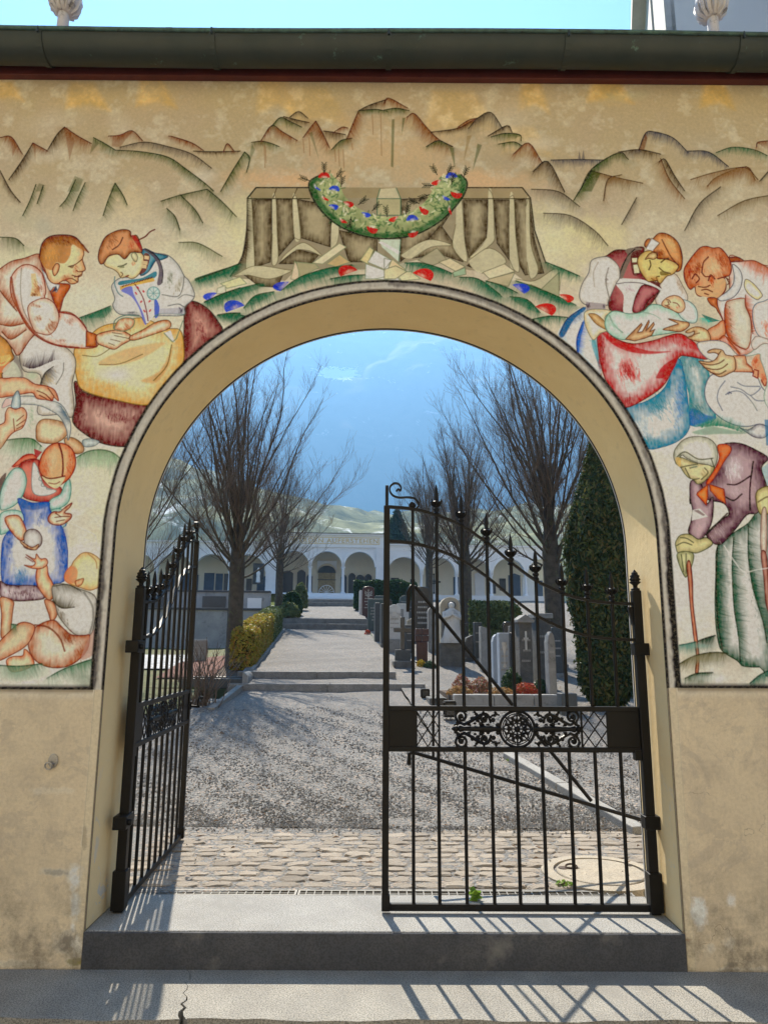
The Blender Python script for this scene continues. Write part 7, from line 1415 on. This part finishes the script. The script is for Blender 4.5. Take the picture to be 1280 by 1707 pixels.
# left foreground grave with rounded end
T = empty('grave_surround', base_at(368, 12.6), GROT); 
for yy in (-.05, .75):
    q = MB(); q.box2((-.62, yy, 0), (.40, yy+.1, .17)); q.build('side_kerb', M_g['dark'], T, bevel=.015)
q = MB(); q.prism([(.40, -.06, 0), (.50, -.06, 0), (.50, -.06, .14)]+[(.40+.10*math.cos(a), -.06, .17+.10*math.sin(a)) for a in np.linspace(0, math.pi/2, 6)], (0, .92, 0)); q.build('end_kerb', M_g['grey'], T, bevel=.01)
q = MB(); q.box2((-.62, .05, 0), (.40, .75, .07)); q.build('bed', M_soil, T)
tag(T, 'low dark grave surround with a rounded pale end beside the left kerb', 'grave')
q_ = grave('flat', 330, 1075, 30, 40, 'grey', 'low grey headstone half hidden behind the twiggy shrub', .14, None, 2, dist=16.0)
# right foreground grave plot with wall and plants
T = empty('grave_plot', (0, 0, 0))
a = G(757, 1181); b_ = G(957, 1181)
yv = (b_-a).normalized()
def plot_pt(f, back, z): p = a+(b_-a)*f; return Vector((p.x-yv.y*back, p.y+yv.x*back, z))
zt = at_y(757, 1158, a.y).z; zb = min(a.z, b_.z)-.1
for i in range(3):
    q = MB(); f0, f1 = i/3+.002, (i+1)/3-.002; q.prism([plot_pt(f0, 0, zb), plot_pt(f1, 0, zb), plot_pt(f1, .16, zb), plot_pt(f0, .16, zb)], (0, 0, zt-zb)); q.build('border_stone', M_g['grey'], T, bevel=.012)
q = MB(); q.prism([plot_pt(0, .16, zb), plot_pt(1, .16, zb), plot_pt(1, 1.5, zb), plot_pt(0, 1.5, zb)], (0, 0, zt-zb-.02)); q.build('bed', M_soil, T)
for i, (f, bk) in enumerate(((-.02, 1.3), (-.025, .8), (-.03, .3))):
    q = MB(); q.prism([plot_pt(f-.09-.03*i, bk, zb), plot_pt(f, bk, zb), plot_pt(f, bk+.45, zb), plot_pt(f-.09-.03*i, bk+.45, zb)], (0, 0, zt-zb-.07)); q.build('side_border', M_g['rough'], T, bevel=.012)
tag(T, 'planted grave plot with a low stone border wall behind the gate panel', 'grave')
M_fl = {'red': leaf_mat('red_heather', [(.35, .03, .02), (.55, .06, .03), (.20, .10, .03), (.5, .12, .04)]), 'pink': leaf_mat('pink_heather', [(.30, .07, .10), (.40, .16, .10), (.14, .12, .05), (.45, .25, .12)]),
        'orange': leaf_mat('orange_groundcover', [(.30, .14, .05), (.36, .20, .07), (.15, .12, .04)]), 'yellow': leaf_mat('yellow_pansies', [(.55, .36, .02), (.65, .45, .04), (.12, .16, .03)]),
        'white': leaf_mat('white_flowers', [(.5, .5, .36), (.6, .6, .5), (.16, .2, .08)]), 'green': M_box, 'lime': leaf_mat('fresh_green_leaf', [(.16, .30, .03), (.22, .36, .04), (.12, .22, .03)])}
def flowers(u, v, wpx, hpx, mat, label, n=700, dist=None, dz=0.0, size=.022, name='flowering_plant'):
    p = G(u, v) if dist is None else base_at(u, dist); k = (p-CAM).dot(_F)/FPX; p = p+Vector((0, 0, dz))
    return shrub(label, p, wpx*k/2, hpx*k*.85, n, size, int(u+v), M_fl[mat], name, 'plant')
DZ = zt-.02
def fl_at(u, v, wpx, hpx, mat, label, back=.5, n=700):
    f = (u-757)/200; p = plot_pt(f, back, DZ-.02); k = (p-CAM).dot(_F)/FPX
    return shrub(label, p, wpx*k/2, hpx*k*.85, n, .022, int(u+v), M_fl[mat], 'flowering_plant', 'plant')
fl_at(890, 1150, 42, 22, 'red', 'low mound of bright red heather on the grave plot', .45)
fl_at(880, 1140, 36, 42, 'green', 'glossy dark green leafy bush behind the red heather', .95, 1500)
fl_at(788, 1140, 34, 32, 'pink', 'pink heather clump at the left of the grave plot', .9)
fl_at(775, 1150, 44, 16, 'orange', 'orange-brown ground cover at the plot corner', .45)
fl_at(820, 1135, 40, 28, 'pink', 'second pink heather clump beside the white flowers', .85)
fl_at(838, 1135, 22, 20, 'white', 'round clump of white flowers behind the heather', 1.15)
fl_at(845, 1152, 46, 14, 'orange', 'rusty ground cover in the middle of the grave plot', .4)
fl_at(925, 1148, 26, 26, 'green', 'small green cushion plant near the granite block', .7)
flowers(702, 1092, 16, 14, 'yellow', 'yellow pansies at the foot of the maroon cross stone', 400, 15.3)
flowers(716, 1094, 22, 13, 'green', 'dark green cushion beside the yellow pansies', 500, 15.2)
flowers(612, 1038, 10, 10, 'red', 'small red flower pot plant by the slate headstone', 200, 22.0)
flowers(790, 1500, 12, 18, 'lime', 'bright green weed growing from the drain grate', 18, None, 0, .035, 'weed')
flowers(940, 1475, 26, 7, 'lime', 'tuft of yellow-green grass on the manhole rim', 30, None, 0, .018, 'weed')
flowers(849, 1268, 10, 4, 'lime', 'small yellow tuft beside the diagonal kerb', 20, None, 0, .012, 'weed')
# lanterns
def lantern(u, dist, wpx, hpx, label, dz=0.0):
    p = base_at(u, dist); k = (p-CAM).dot(_F)/FPX; w, h = wpx*k, hpx*k; T = empty('grave_lantern', (p.x, p.y, p.z+dz), GROT)
    q = MB(); q.box2((-w/2, -w/2, 0), (w/2, w/2, h*.12))
    for sx in (-1, 1):
        for sy in (-1, 1): q.box2((sx*w*.42-.01, sy*w*.42-.01, h*.12), (sx*w*.42+.01, sy*w*.42+.01, h*.86))
    q.build('frame', M_iron, T); q = MB(); q.box2((-w/2, -w/2, h*.86), (w/2, w/2, h*.92)); q.prism([(-w*.45, -w*.45, h*.92), (w*.45, -w*.45, h*.92), (w*.45, w*.45, h*.92), (-w*.45, w*.45, h*.92)], (0, 0, h*.08)); q.build('lid', M_iron, T)
    q = MB(); q.box2((-w*.40, -w*.40, h*.13), (w*.40, w*.40, h*.85)); q.build('pane', M_g['black'], T); tag(T, label, 'lantern', 'lanterns by the grave plot')
lantern(748, 9.9, 20, 26, 'black grave lantern at the front corner of the planted plot', .05)
lantern(708, 11.6, 14, 18, 'smaller black grave lantern by the path edge')
lantern(733, 11.0, 16, 14, 'low black grave lantern between the two others')
# ================================================================== arcade building
M_bwall = pmat('arcade_cream', (.84, .76, .60), (.78, .71, .57), 1.5, .9, .2, 25)
M_bgrey = pmat('arcade_bluegrey', (.82, .82, .83), (.76, .765, .78), 2.5, .85, .2, 25)
M_btrim = pmat('arcade_trim', (.86, .86, .85), (.82, .82, .82), 2, .85, .1, 25)
M_gold = pmat('gilded_letters', (.72, .55, .22), (.62, .46, .18), 8, .35, 0, metal=.5)
M_plaq = pmat('dark_marble', (.045, .055, .07), (.03, .04, .05), 3, .3, .1, 40)
M_slate = pmat('slate_roof', (.10, .11, .12), (.07, .08, .09), 4, .7, .3, 20)
BF = 4.50                                          # floor height
bo = P_st(37.6, TC-.08); BRZ = math.atan2(BX.y, BX.x)
bd = empty('arcade_building', (bo.x, bo.y, BF), BRZ)
def bay(mb, u0, u1, zs, zt, y0, y1, n=14):
    """spandrel over a round arch between u0 and u1, from the springing zs to zt, y0..y1 deep"""
    c, r = (u0+u1)/2, (u1-u0)/2
    P = [(c-r*math.cos(math.pi*i/n), zs+r*math.sin(math.pi*i/n)) for i in range(n+1)]
    for (a, za), (b_, zb) in zip(P, P[1:]):
        mb.quad((a, y0, za), (b_, y0, zb), (b_, y0, zt), (a, y0, zt)); mb.quad((a, y0, za), (a, y1, za), (b_, y1, zb), (b_, y0, zb))
def archivolt(mb, u0, u1, zs, y, w, d, n=16):
    c, r = (u0+u1)/2, (u1-u0)/2
    for k in range(n):
        a0, a1 = math.pi*k/n, math.pi*(k+1)/n
        f = lambda rr, a: (c-rr*math.cos(a), y, zs+rr*math.sin(a))
        mb.prism([f(r-.01, a0), f(r+w, a0), f(r+w, a1), f(r-.01, a1)], (0, -d, 0))
# central block: 3 bays
CW = 3.48; PW = .62; sp3 = (2*CW-2*PW)/3; ZT = 3.50; ZS = 1.62
q = MB()
for k in range(3):
    u0 = -CW+PW+k*sp3; bay(q, u0+.06, u0+sp3-.06, ZS, 2.72, 0, .35)
    if k: q.box2((u0-.06, 0, ZS), (u0+.06, .35, 2.72))
q.box2((-CW+PW, 0.001, ZS), (-CW+PW+.06, .35, 2.72)); q.box2((CW-PW-.06, .001, ZS), (CW-PW, .35, 2.72))
q.box2((-CW+PW, 0, 2.72), (CW-PW, .35, ZT)); q.build('arcade_wall', M_bgrey, bd)
for s_ in (-1, 1):
    q = MB(); ua, ub = (-CW, -CW+PW) if s_ < 0 else (CW-PW, CW); q.box2((ua, -.08, 0), (ub, .35, 2.74)); pz = q.build('pilaster', M_bgrey, bd)
    for k in range(7):
        q = MB(); q.box2((ua-.008, -.095, .06+k*.375), (ub+.008, -.081, .06+k*.375+.335)); q.build('rusticated_block', M_bgrey, pz)
q = MB(); q.box2((-CW-.03, -.10, 2.74), (CW+.03, .36, 2.84)); q.box2((-CW, -.08, 2.84), (CW, .35, 3.44)); q.build('attic', M_btrim, bd)
q = MB(); q.box2((-CW-.1, -.22, 3.44), (CW+.1, .4, 3.52)); q.build('cornice', M_btrim, bd)
q = MB(); q.box2((-CW-.14, -.26, 3.522), (CW+.14, 4.5, 3.56)); q.build('roof_edge', M_slate, bd)
# framed inscription
q = MB(); ia, ib, iz0, iz1 = -2.2, CW-.42, 2.93, 3.33
for a_, b_ in (((ia, -.095, iz0), (ib, -.081, iz0+.03)), ((ia, -.095, iz1-.03), (ib, -.081, iz1)), ((ia, -.095, iz0+.03), (ia+.03, -.081, iz1-.03)), ((ib-.03, -.095, iz0+.03), (ib, -.081, iz1-.03))): q.box2(a_, b_)
q.build('inscription_frame', M_gold, bd)
cu = bpy.data.curves.new('inscription', 'FONT'); cu.body = 'WERDEN AUFERSTEHEN'; cu.size = .36; cu.extrude = .012; cu.align_x = 'RIGHT'; cu.space_character = 1.12
to = bpy.data.objects.new('inscription_tmp', cu); COL.objects.link(to); dg_ = bpy.context.evaluated_depsgraph_get(); me = bpy.data.meshes.new_from_object(to.evaluated_get(dg_)); bpy.data.objects.remove(to)
wx = [v_.co.x for v_ in me.vertices]; kx = (ib-ia-.2)/(max(wx)-min(wx)); x1_ = max(wx)
for v_ in me.vertices: v_.co = Vector(((v_.co.x-x1_)*kx+ib-.1, -.088-v_.co.z, iz0+.075+v_.co.y))
link('inscription', me, M_gold, bd)
for k in range(3):
    u0 = -CW+PW+k*sp3; q = MB(); archivolt(q, u0+.06, u0+sp3-.06, ZS, 0, .12, .05); q.build('archivolt', M_btrim, bd)
    if k:
        q = MB(); q.lathe([(.15, 0), (.15, .12), (.10, .16), (.095, .2), (.08, ZS-.16), (.10, ZS-.13), (.09, ZS-.1), (.14, ZS-.03), (.14, ZS)], (u0, .15, 0), 12); q.build('column', M_bgrey, bd, smooth=40)
# back wall, floor, door with fan light
q = MB(); q.box2((-CW, 2.6, 0), (CW, 2.75, 3.44)); q.build('back_wall', M_bwall, bd)
q = MB(); q.box2((-13.5, -.5, -.5), (13.5, 2.7, -.003)); q.build('arcade_floor', M_bgrey, bd)
M_bronze = pmat('golden_mosaic', (.42, .32, .17), (.26, .20, .11), 6, .6, .2, 40, stain=(10, .55, .65, (.55, .46, .30)))
dr = MB(); dr.box2((-.52, 2.50, 0), (.52, 2.58, 1.5)); do = dr.build('door', M_bronze, bd)
q = MB(); bay(q, -.60, .60, 1.5, 2.25, 2.46, 2.58); q.build('door_surround', M_btrim, do)
q = MB(); q.box2((-.56, 2.46, 1.06), (.56, 2.49, 1.10)); q.prism([(.55*math.cos(a), 2.49, 1.5+.45*math.sin(a)) for a in np.linspace(0, math.pi, 14)], (0, .03, 0)); q.build('transom', M_slate, do)
for k in range(7):
    a = math.pi*(k+.5)/7; q = MB(); q.tube([(0, 2.49, .28), (.44*math.cos(a), 2.49, .28+.44*math.sin(a))], .022, 5); q.build('fan_rib', M_btrim, do)
q = MB(); q.tube([(.46*math.cos(a), 2.49, .28+.46*math.sin(a)) for a in np.linspace(0, math.pi, 15)], .03, 5); q.build('fan_arch', M_btrim, do)
for u0, w_, h_, z in ((-1.05, .34, 1.15, .1), (1.05, .34, 1.15, .1), (1.55, .42, 1.30, .05), (2.05, .5, 1.2, .05), (2.55, .42, 1.25, .05), (-1.55, .5, 1.45, .05), (-2.4, .7, 1.4, .05)):
    q = MB(); q.box2((u0-w_/2, 2.50, z), (u0+w_/2, 2.59, z+h_)); q.prism([(u0-w_/2, 2.50, z+h_), (u0+w_/2, 2.50, z+h_), (u0+w_*.3, 2.50, z+h_+.12), (u0, 2.50, z+h_+.17), (u0-w_*.3, 2.50, z+h_+.12)], (0, .09, 0)); q.build('wall_tomb', M_plaq, bd)
# wings
BW = 2.08
for s_ in (-1, 1):
    n_ = 5; q = MB(); zs = 1.30; zt = 2.62
    for k in range(n_):
        u0 = CW+k*BW; a_, b_ = u0+.07, u0+BW-.07
        if s_ < 0: a_, b_ = -b_, -a_
        bay(q, a_, b_, zs, zt, .15, .5)
        e0 = s_*u0; q.box2((e0-.07 if k else min(e0, e0+s_*.07), .15, zs), (e0+.07 if k else max(e0, e0+s_*.07), .5, zt))
    ee = s_*(CW+n_*BW); q.box2((min(ee, ee-s_*.07), .15, zs), (max(ee, ee-s_*.07), .5, zt)); q.build('wing_arcade', M_bgrey, bd)
    lo, hi_ = sorted((s_*(CW+.01), s_*(CW+n_*BW)))
    q = MB(); q.box2((lo, .13, zt), (hi_, .5, zt+.10)); q.box2((lo, .15, zt+.1), (hi_, .5, zt+.30)); q.build('wing_frieze', M_btrim, bd)
    q = MB(); q.box2((lo, .02, zt+.30), (hi_, .6, zt+.40)); q.build('wing_cornice', M_bgrey, bd)
    q = MB(); q.quad((lo, 0, zt+.402), (hi_, 0, zt+.402), (hi_, 3.4, zt+.75), (lo, 3.4, zt+.75)); q.build('wing_roof', M_slate, bd)
    q = MB(); q.box2((lo, 2.6, 0), (hi_, 2.75, zt+.3)); q.build('wing_back_wall', M_bwall, bd)
    for k in range(n_):
        u0 = s_*(CW+k*BW); u1 = s_*(CW+(k+1)*BW); q = MB(); archivolt(q, min(u0, u1)+.07, max(u0, u1)-.07, zs, .15, .11, .04); q.build('archivolt', M_btrim, bd)
        q = MB(); q.lathe([(.14, 0), (.14, .1), (.09, .15), (.075, zs-.14), (.09, zs-.11), (.13, zs-.03), (.13, zs)], (u1, .3, 0), 10); q.build('column', M_bgrey, bd, smooth=40)
# wall memorials in the wings
def memo(name, u0, z0, w_, h_, mat, depth=.07, pedi=False):
    q = MB(); q.box2((u0-w_/2, 2.6-depth, z0), (u0+w_/2, 2.598, z0+h_))
    if pedi: q.prism([(u0-w_*.58, 2.6-depth-.02, z0+h_), (u0+w_*.58, 2.6-depth-.02, z0+h_), (u0, 2.6-depth-.02, z0+h_+.16)], (0, depth, 0))
    return q.build(name, mat, bd)
M_blued = pmat('blue_door_paint', (.07, .11, .17), (.05, .08, .13), 3, .5, .1)
M_relief = pmat('dark_relief', (.10, .095, .09), (.05, .05, .05), 5, .7, .5, 20)
for u0, w_, h_, m_, z in ((-3.95, .55, 1.15, M_blued, .1), (-4.7, .34, 1.0, M_plaq, .1), (-5.5, .42, 1.35, M_blued, .08), (-6.0, .42, 1.3, M_plaq, .08), (-6.5, .42, 1.3, M_blued, .08), (-7.1, .6, 1.35, M_blued, .06), (-8.2, .9, 1.2, M_blued, .06), (-9.6, .9, 1.1, M_blued, .1), (4.2, .5, .5, M_relief, .75), (5.3, .28, .28, M_plaq, .9), (6.6, .62, 1.0, M_bgrey, .1), (8.1, .5, 1.3, M_blued, .05), (8.55, .7, 1.4, M_relief, .2), (9.5, .6, 1.5, M_bgrey, .05), (10.3, .42, .7, M_plaq, .35), (10.95, .40, .75, M_relief, .55), (11.7, .75, 1.45, M_blued, .02), (12.6, .8, 1.3, M_bgrey, .05), (13.3, .4, 1.1, M_blued, .1)):
    memo('wall_tomb', u0, z, w_, h_, m_, .06, pedi=(m_ is M_bgrey or w_ > .6))
q = MB(); u0 = 6.62
q.box2((u0-.03, 2.5, .35), (u0+.03, 2.54, 1.5)); q.box2((u0-.36, 2.495, 1.0), (u0+.36, 2.5, 1.06))
for x, z in ((0, 1.5), (0, .35), (-.36, 1.03), (.36, 1.03)): q.ball((u0+x, 2.5, z), .06, 6, 4)
q.tube([(u0+.12*math.cos(a), 2.49, 1.03+.12*math.sin(a)) for a in np.linspace(0, 6.283, 17)], .02, 5, cap=False); q.build('wall_cross', M_iron, bd)
# picture relief on the wing by the left pilaster
q = MB(); q.box2((-4.22, .06, .55), (-3.60, .148, 1.75)); q.build('relief_panel', M_relief, bd)
q = MB(); q.lathe([(.02, .62), (.13, .66), (.10, 1.0), (.12, 1.2), (.05, 1.32), (.075, 1.4), (.02, 1.5)], (-3.91, .05, 0), 8); q.build('relief_figure', M_btrim, bd, smooth=60)
tag(bd, 'long pale arcade building with gilded inscription and round arches behind the path', 'building')
# steps to the arcade
for k in range(3):
    s0 = 35.4+k*.45; kk = empty('arcade_step'); q = MB(); p0 = [P_st(s0, TC-2.6), P_st(s0, TC+2.4), P_st(37.3, TC+2.4), P_st(37.3, TC-2.6)]
    q.prism([Vector((p.x, p.y, 3.7)) for p in p0], (0, 0, .3+.16*(k+1))); q.build('tread', M_bgrey, kk, bevel=.01); tag(kk, ('lowest', 'middle', 'topmost')[k]+' shaded blue-grey step in front of the arcade door', 'step', 'steps up to the arcade')
# left retaining walls
M_rwall = pmat('grey_retaining_stone', (.40, .40, .40), (.30, .305, .31), 2.5, .9, .5, 40, stain=(3, .55, .7, (.20, .20, .20)), rnd=.1)
M_rdark = pmat('dark_cap_stone', (.10, .10, .105), (.07, .07, .075), 5, .85, .4, 50)
def rwall(label, s, ta, tb, z0, z1, d, nb, cap=True):
    w_ = empty('retaining_wall'); 
    for i in range(nb):
        a_, b_ = lerp(ta, tb, i/nb)+.004, lerp(ta, tb, (i+1)/nb)-.004; q = MB(); q.prism([P_st(s, a_, z0), P_st(s, b_, z0), P_st(s+d, b_, z0), P_st(s+d, a_, z0)], (0, 0, z1-z0)); q.build('wall_panel', M_rwall, w_, bevel=.01)
    if cap:
        q = MB(); q.prism([P_st(s-.06, ta, z1), P_st(s-.06, tb, z1), P_st(s+d, tb, z1), P_st(s+d, ta, z1)], (0, 0, .07)); q.build('cap', M_rdark, w_, bevel=.01)
    tag(w_, label, 'wall'); return w_
rwall('lower pale grey retaining wall left of the path', 20.3, -12, TC-2.0, 1.0, 2.68, .35, 8)
w2 = rwall('upper grey retaining wall with plaques below the left arcade', 25.0, -14, TC-2.2, 2.3, 3.62, .35, 9)
for ta, w_, h_, m_, z in ((-5.3, .9, .45, M_plaq, 3.0), (-7.6, .8, .4, M_plaq, 3.0), (-3.55, .55, .40, M_btrim, 3.0)):
    q = MB(); q.prism([P_st(24.93, ta, z), P_st(24.93, ta+w_, z), P_st(24.99, ta+w_, z), P_st(24.99, ta, z)], (0, 0, h_)); q.build('plaque', m_, w2)
q = MB(); q.quad(P_st(20.6, -14, 2.66), P_st(20.6, TC-1.95, 2.66), P_st(25.1, TC-1.95, 2.66), P_st(25.1, -14, 2.66)); o = q.build('lower_terrace', M_gravel, fix=False); tag(o, kind='structure')
q = MB(); q.quad(P_st(25.3, -16, 3.6), P_st(25.3, TC-1.7, 3.6), P_st(37.2, TC-1.7, 4.3), P_st(37.2, -16, 4.3)); o = q.build('upper_terrace', M_grass, fix=False); tag(o, kind='structure')
# pale church block above the right end of the wall
A_CH = math.radians(-17.8); YB = 16.0; c0 = at_y(1109, 40, YB)
ch = empty('church_building', (c0.x, YB, 0), A_CH); M_chw = pmat('church_white', (.62, .61, .63), (.57, .56, .59), .6, .9, .1, 10); M_chm = pmat('church_stone', (.50, .49, .46), (.42, .41, .39), 2, .85, .2, 12)
q = MB(); q.box2((.02, 0, 0), (14, 14, 27)); q.build('wall', M_chw, ch)
q = MB()
for a_, b_, dd in ((0, 3.2, .03), (3.2, 6.5, .10), (6.5, 8, .03), (8, 10.5, .12), (10.5, 13.6, .05)): q.box2((.02-dd, a_, 0), (.3, b_-.02, 27))
q.build('corner_moulding', M_chm, ch)
q = MB(); q.tube([(-.1, 13.9, 0), (-.1, 13.9, 27)], .12, 8); q.build('downpipe', pmat('copper_brown', (.20, .075, .045), (.14, .05, .035), 6, .6), ch, smooth=50)
wz = at_y(1238, 40, YB+1).z; wx0 = 3.1
wi = MB()
for k, (o_, dd) in enumerate(((0, .16), (.28, .10), (.5, .04))):
    wi.box2((wx0+o_, -dd, wz-4), (wx0+o_+.26, .2, wz+2.4)); wi.box2((wx0+o_+.26, -dd, wz+1.6-o_), (wx0+3.2, .2, wz+1.8-o_))
wf = wi.build('window', M_chm, ch)
q = MB(); q.box2((wx0+.8, -.02, wz-4), (wx0+3.2, .05, wz+1)); q.build('pane', M_plaq, wf)
for k in range(5):
    q = MB(); q.tube([(wx0+.95+k*.3, -.12, wz-4), (wx0+.95+k*.3, -.12, wz+.5)], .03, 6); q.build('window_bar', M_iron, wf)
q = MB(); q.box2((-.6, -.6, 27), (14.6, 14.6, 27.5)); q.build('eaves', M_chm, ch)
tag(ch, 'tall pale church block with stone corner moulding above the right gutter end', 'building')
# ================================================================== houses added unseen behind the viewer to bounce warm sunlight onto the wall
M_house = pmat('bounce_cream_render', (.84, .70, .47), (.80, .65, .42), 1.2, .9, .3, 30)
M_shutter = pmat('green_shutter', (.06, .13, .09), (.05, .10, .07), 8, .6)
M_pane = pmat('window_pane', (.05, .06, .07), (.04, .05, .06), 3, .08, 0, spec=.6)
for xa, xb, h, lab in ((-15, -1.2, 11.8, 'unseen cream house with green shutters, added across the street to bounce warm light, taller one'), (-1.0, 14, 10.6, 'unseen cream house with green shutters, added across the street to bounce warm light, lower one')):
    hs = empty('added_street_house', ((xa+xb)/2, -10.5, 0)); w_ = xb-xa
    q = MB(); q.box2((-w_/2, -8, -.2), (w_/2, 0, h)); q.build('wall', M_house, hs)
    q = MB(); q.prism([(-w_/2-.3, .5, h), (-w_/2-.3, -8.5, h), (-w_/2-.3, -4, h+2.6)], (w_+.6, 0, 0)); q.build('roof', M_tile, hs)
    n_ = int(w_/3.4)
    for fl in range(3):
        for i in range(n_):
            x = -w_/2+w_*(i+.5)/n_; z = 1.2+fl*3.2
            q = MB(); q.box2((x-.5, .002, z), (x+.5, .05, z+1.5)); wo = q.build('window', M_pane, hs)
            for s_ in (-1, 1):
                q = MB(); q.box2((x+s_*.78-.26, .004, z), (x+s_*.78+.26, .05, z+1.5)); q.build('shutter', M_shutter, wo)
    tag(hs, lab, 'house')
# ================================================================== hills, mountain, haze
from mathutils import noise as mnoise
def fbm(x, y, s, o=5):
    a = 0; amp = 1; f = 1/s
    for _ in range(o): a += amp*mnoise.noise(Vector((x*f, y*f, 3.7))); amp *= .5; f *= 2.03
    return a
def height_sheet(name, xs, ys, fz, mat):
    q = MB(); k = len(xs)
    q.v = [(x, y, fz(x, y)) for y in ys for x in xs]
    q.f = [(i*k+j, i*k+j+1, (i+1)*k+j+1, (i+1)*k+j) for i in range(len(ys)-1) for j in range(k-1)]; q.mi = [0]*len(q.f)
    o = q.build(name, mat, None, smooth=70, fix=False); tag(o, kind='structure'); return o
def land_mat(name, c1, c2, snow, sc, a, b_, z0=None, z1=None, fs=None):
    mt, nt, b = _nt(name); tc = node(nt, 'ShaderNodeTexCoord'); v = tc.outputs['Object']
    col = mixc(nt, ramp(nt, noise(nt, v, sc, 8, .68, .5), .40, .62), c1, c2)
    m = ramp(nt, noise(nt, v, fs or sc*1.7, 9, .75, .6), a, b_)
    if z0 is not None:
        sp = node(nt, 'ShaderNodeSeparateXYZ'); nt.links.new(v, sp.inputs[0])
        mm = node(nt, 'ShaderNodeMath', operation='MULTIPLY'); nt.links.new(m, mm.inputs[0]); nt.links.new(ramp(nt, sp.outputs[2], z0, z1), mm.inputs[1]); m = mm.outputs[0]
    col = mixc(nt, m, col, snow)
    nt.links.new(col, b.inputs['Base Color']); b.inputs['Roughness'].default_value = .95; b.inputs['Specular IOR Level'].default_value = .05
    return mt, nt, b, col
M_mount, nt_, b_m, col_ = land_mat('forested_slope', (.03, .045, .028), (.075, .075, .055), (.75, .76, .78), .007, .60, .68, 350, 700)
# one open snowfield on the slope
SNOWC = ray(563, 622); SNOW_P = None
def mountain_z(x, y):
    y0 = 1200+.06*x+90*fbm(x, 0, 600, 3)
    h = max(0, (y-y0))*1.1
    h += 52*fbm(x, y, 380, 6)*min(1, max(0, (y-y0)/300))+20*abs(fbm(x+900, y, 130, 5))*min(1, max(0, (y-y0)/200))
    ridge = 1120+70*fbm(x+300, 40, 1500, 4)
    if h > ridge: h = ridge-(h-ridge)*.8
    h -= 30*max(0, min(1, (y0-y)/200))
    if SNOW_P is not None:
        w = math.exp(-((x-SNOW_P[0])/85)**4-((y-SNOW_P[1])/75)**4); h = lerp(h, SNOW_P[2]+.72*(y-SNOW_P[1])-.10*(x-SNOW_P[0])+5*fbm(x, y, 40, 4), w)
    return h
# find where the view ray of the snowfield meets the slope
d_ = SNOWC; tt = 500.0
while tt < 5000:
    p_ = CAM+d_*tt
    if p_.z < mountain_z(p_.x, p_.y): break
    tt += 4
SNOW_P = tuple(p_)
sp_ = node(nt_, 'ShaderNodeTexCoord'); mp = node(nt_, 'ShaderNodeMapping', vector_type='TEXTURE')
mp.inputs['Location'].default_value = p_; mp.inputs['Rotation'].default_value = (0, .42, 0); mp.inputs['Scale'].default_value = (62, 75, 60)
nt_.links.new(sp_.outputs['Object'], mp.inputs[0])
ln = node(nt_, 'ShaderNodeVectorMath', operation='LENGTH'); nt_.links.new(mp.outputs[0], ln.inputs[0])
ns = node(nt_, 'ShaderNodeMath', operation='MULTIPLY_ADD'); nt_.links.new(noise(nt_, sp_.outputs['Object'], .05, 8, .7, .5), ns.inputs[0]); ns.inputs[1].default_value = 2.4; ns.inputs[2].default_value = -1.2
ad = node(nt_, 'ShaderNodeMath', operation='ADD'); nt_.links.new(ln.outputs['Value'], ad.inputs[0]); nt_.links.new(ns.outputs[0], ad.inputs[1])
fin_ = mixc(nt_, ramp(nt_, ad.outputs[0], 1.0, .8), col_, (.93, .94, .95)); nt_.links.new(fin_, b_m.inputs['Base Color'])
height_sheet('mountain', np.linspace(-1900, 1900, 230), list(np.linspace(1000, 2600, 190)), mountain_z, M_mount)
M_hill, *_ = land_mat('pale_meadow_hill', (.05, .065, .03), (.27, .26, .12), (.66, .66, .63), .028, .56, .66, fs=.04)
def hill_z(x, y):
    t = (y-120)/420
    if t < 0: return -2
    base = 98*math.sin(min(1, t)*math.pi/2)**1.3
    lat = 1.0+.42*math.exp(-((x+210)/120)**2)-.12*math.exp(-((x-20)/60)**2)+.25*math.exp(-((x-260)/120)**2)
    return base*lat+9*fbm(x, y, 90, 5)*min(1, t*3)+3*fbm(x, y, 22, 3)*min(1, t*3)-(max(0, t-1)*60)
height_sheet('hills', np.linspace(-700, 700, 150), list(np.linspace(110, 640, 80)), hill_z, M_hill)
# air
hz = MB(); hz.box2((-2400, -800, -1.4), (2400, 2700, 1230)); ho = hz.build('haze', [], None)
mt = bpy.data.materials.new('valley_air'); mt.use_nodes = True; nt = mt.node_tree
for n in list(nt.nodes):
    if n.type == 'BSDF_PRINCIPLED': nt.nodes.remove(n)
pv_ = nt.nodes.new('ShaderNodeVolumePrincipled'); pv_.inputs['Color'].default_value = (.24, .53, 1.0, 1); pv_.inputs['Density'].default_value = HAZE_D; pv_.inputs['Anisotropy'].default_value = HAZE_G
nt.links.new(pv_.outputs[0], nt.nodes['Material Output'].inputs['Volume']); ho.data.materials.append(mt)
tag(ho, 'thin blue haze filling the valley air', 'haze', kind='stuff')
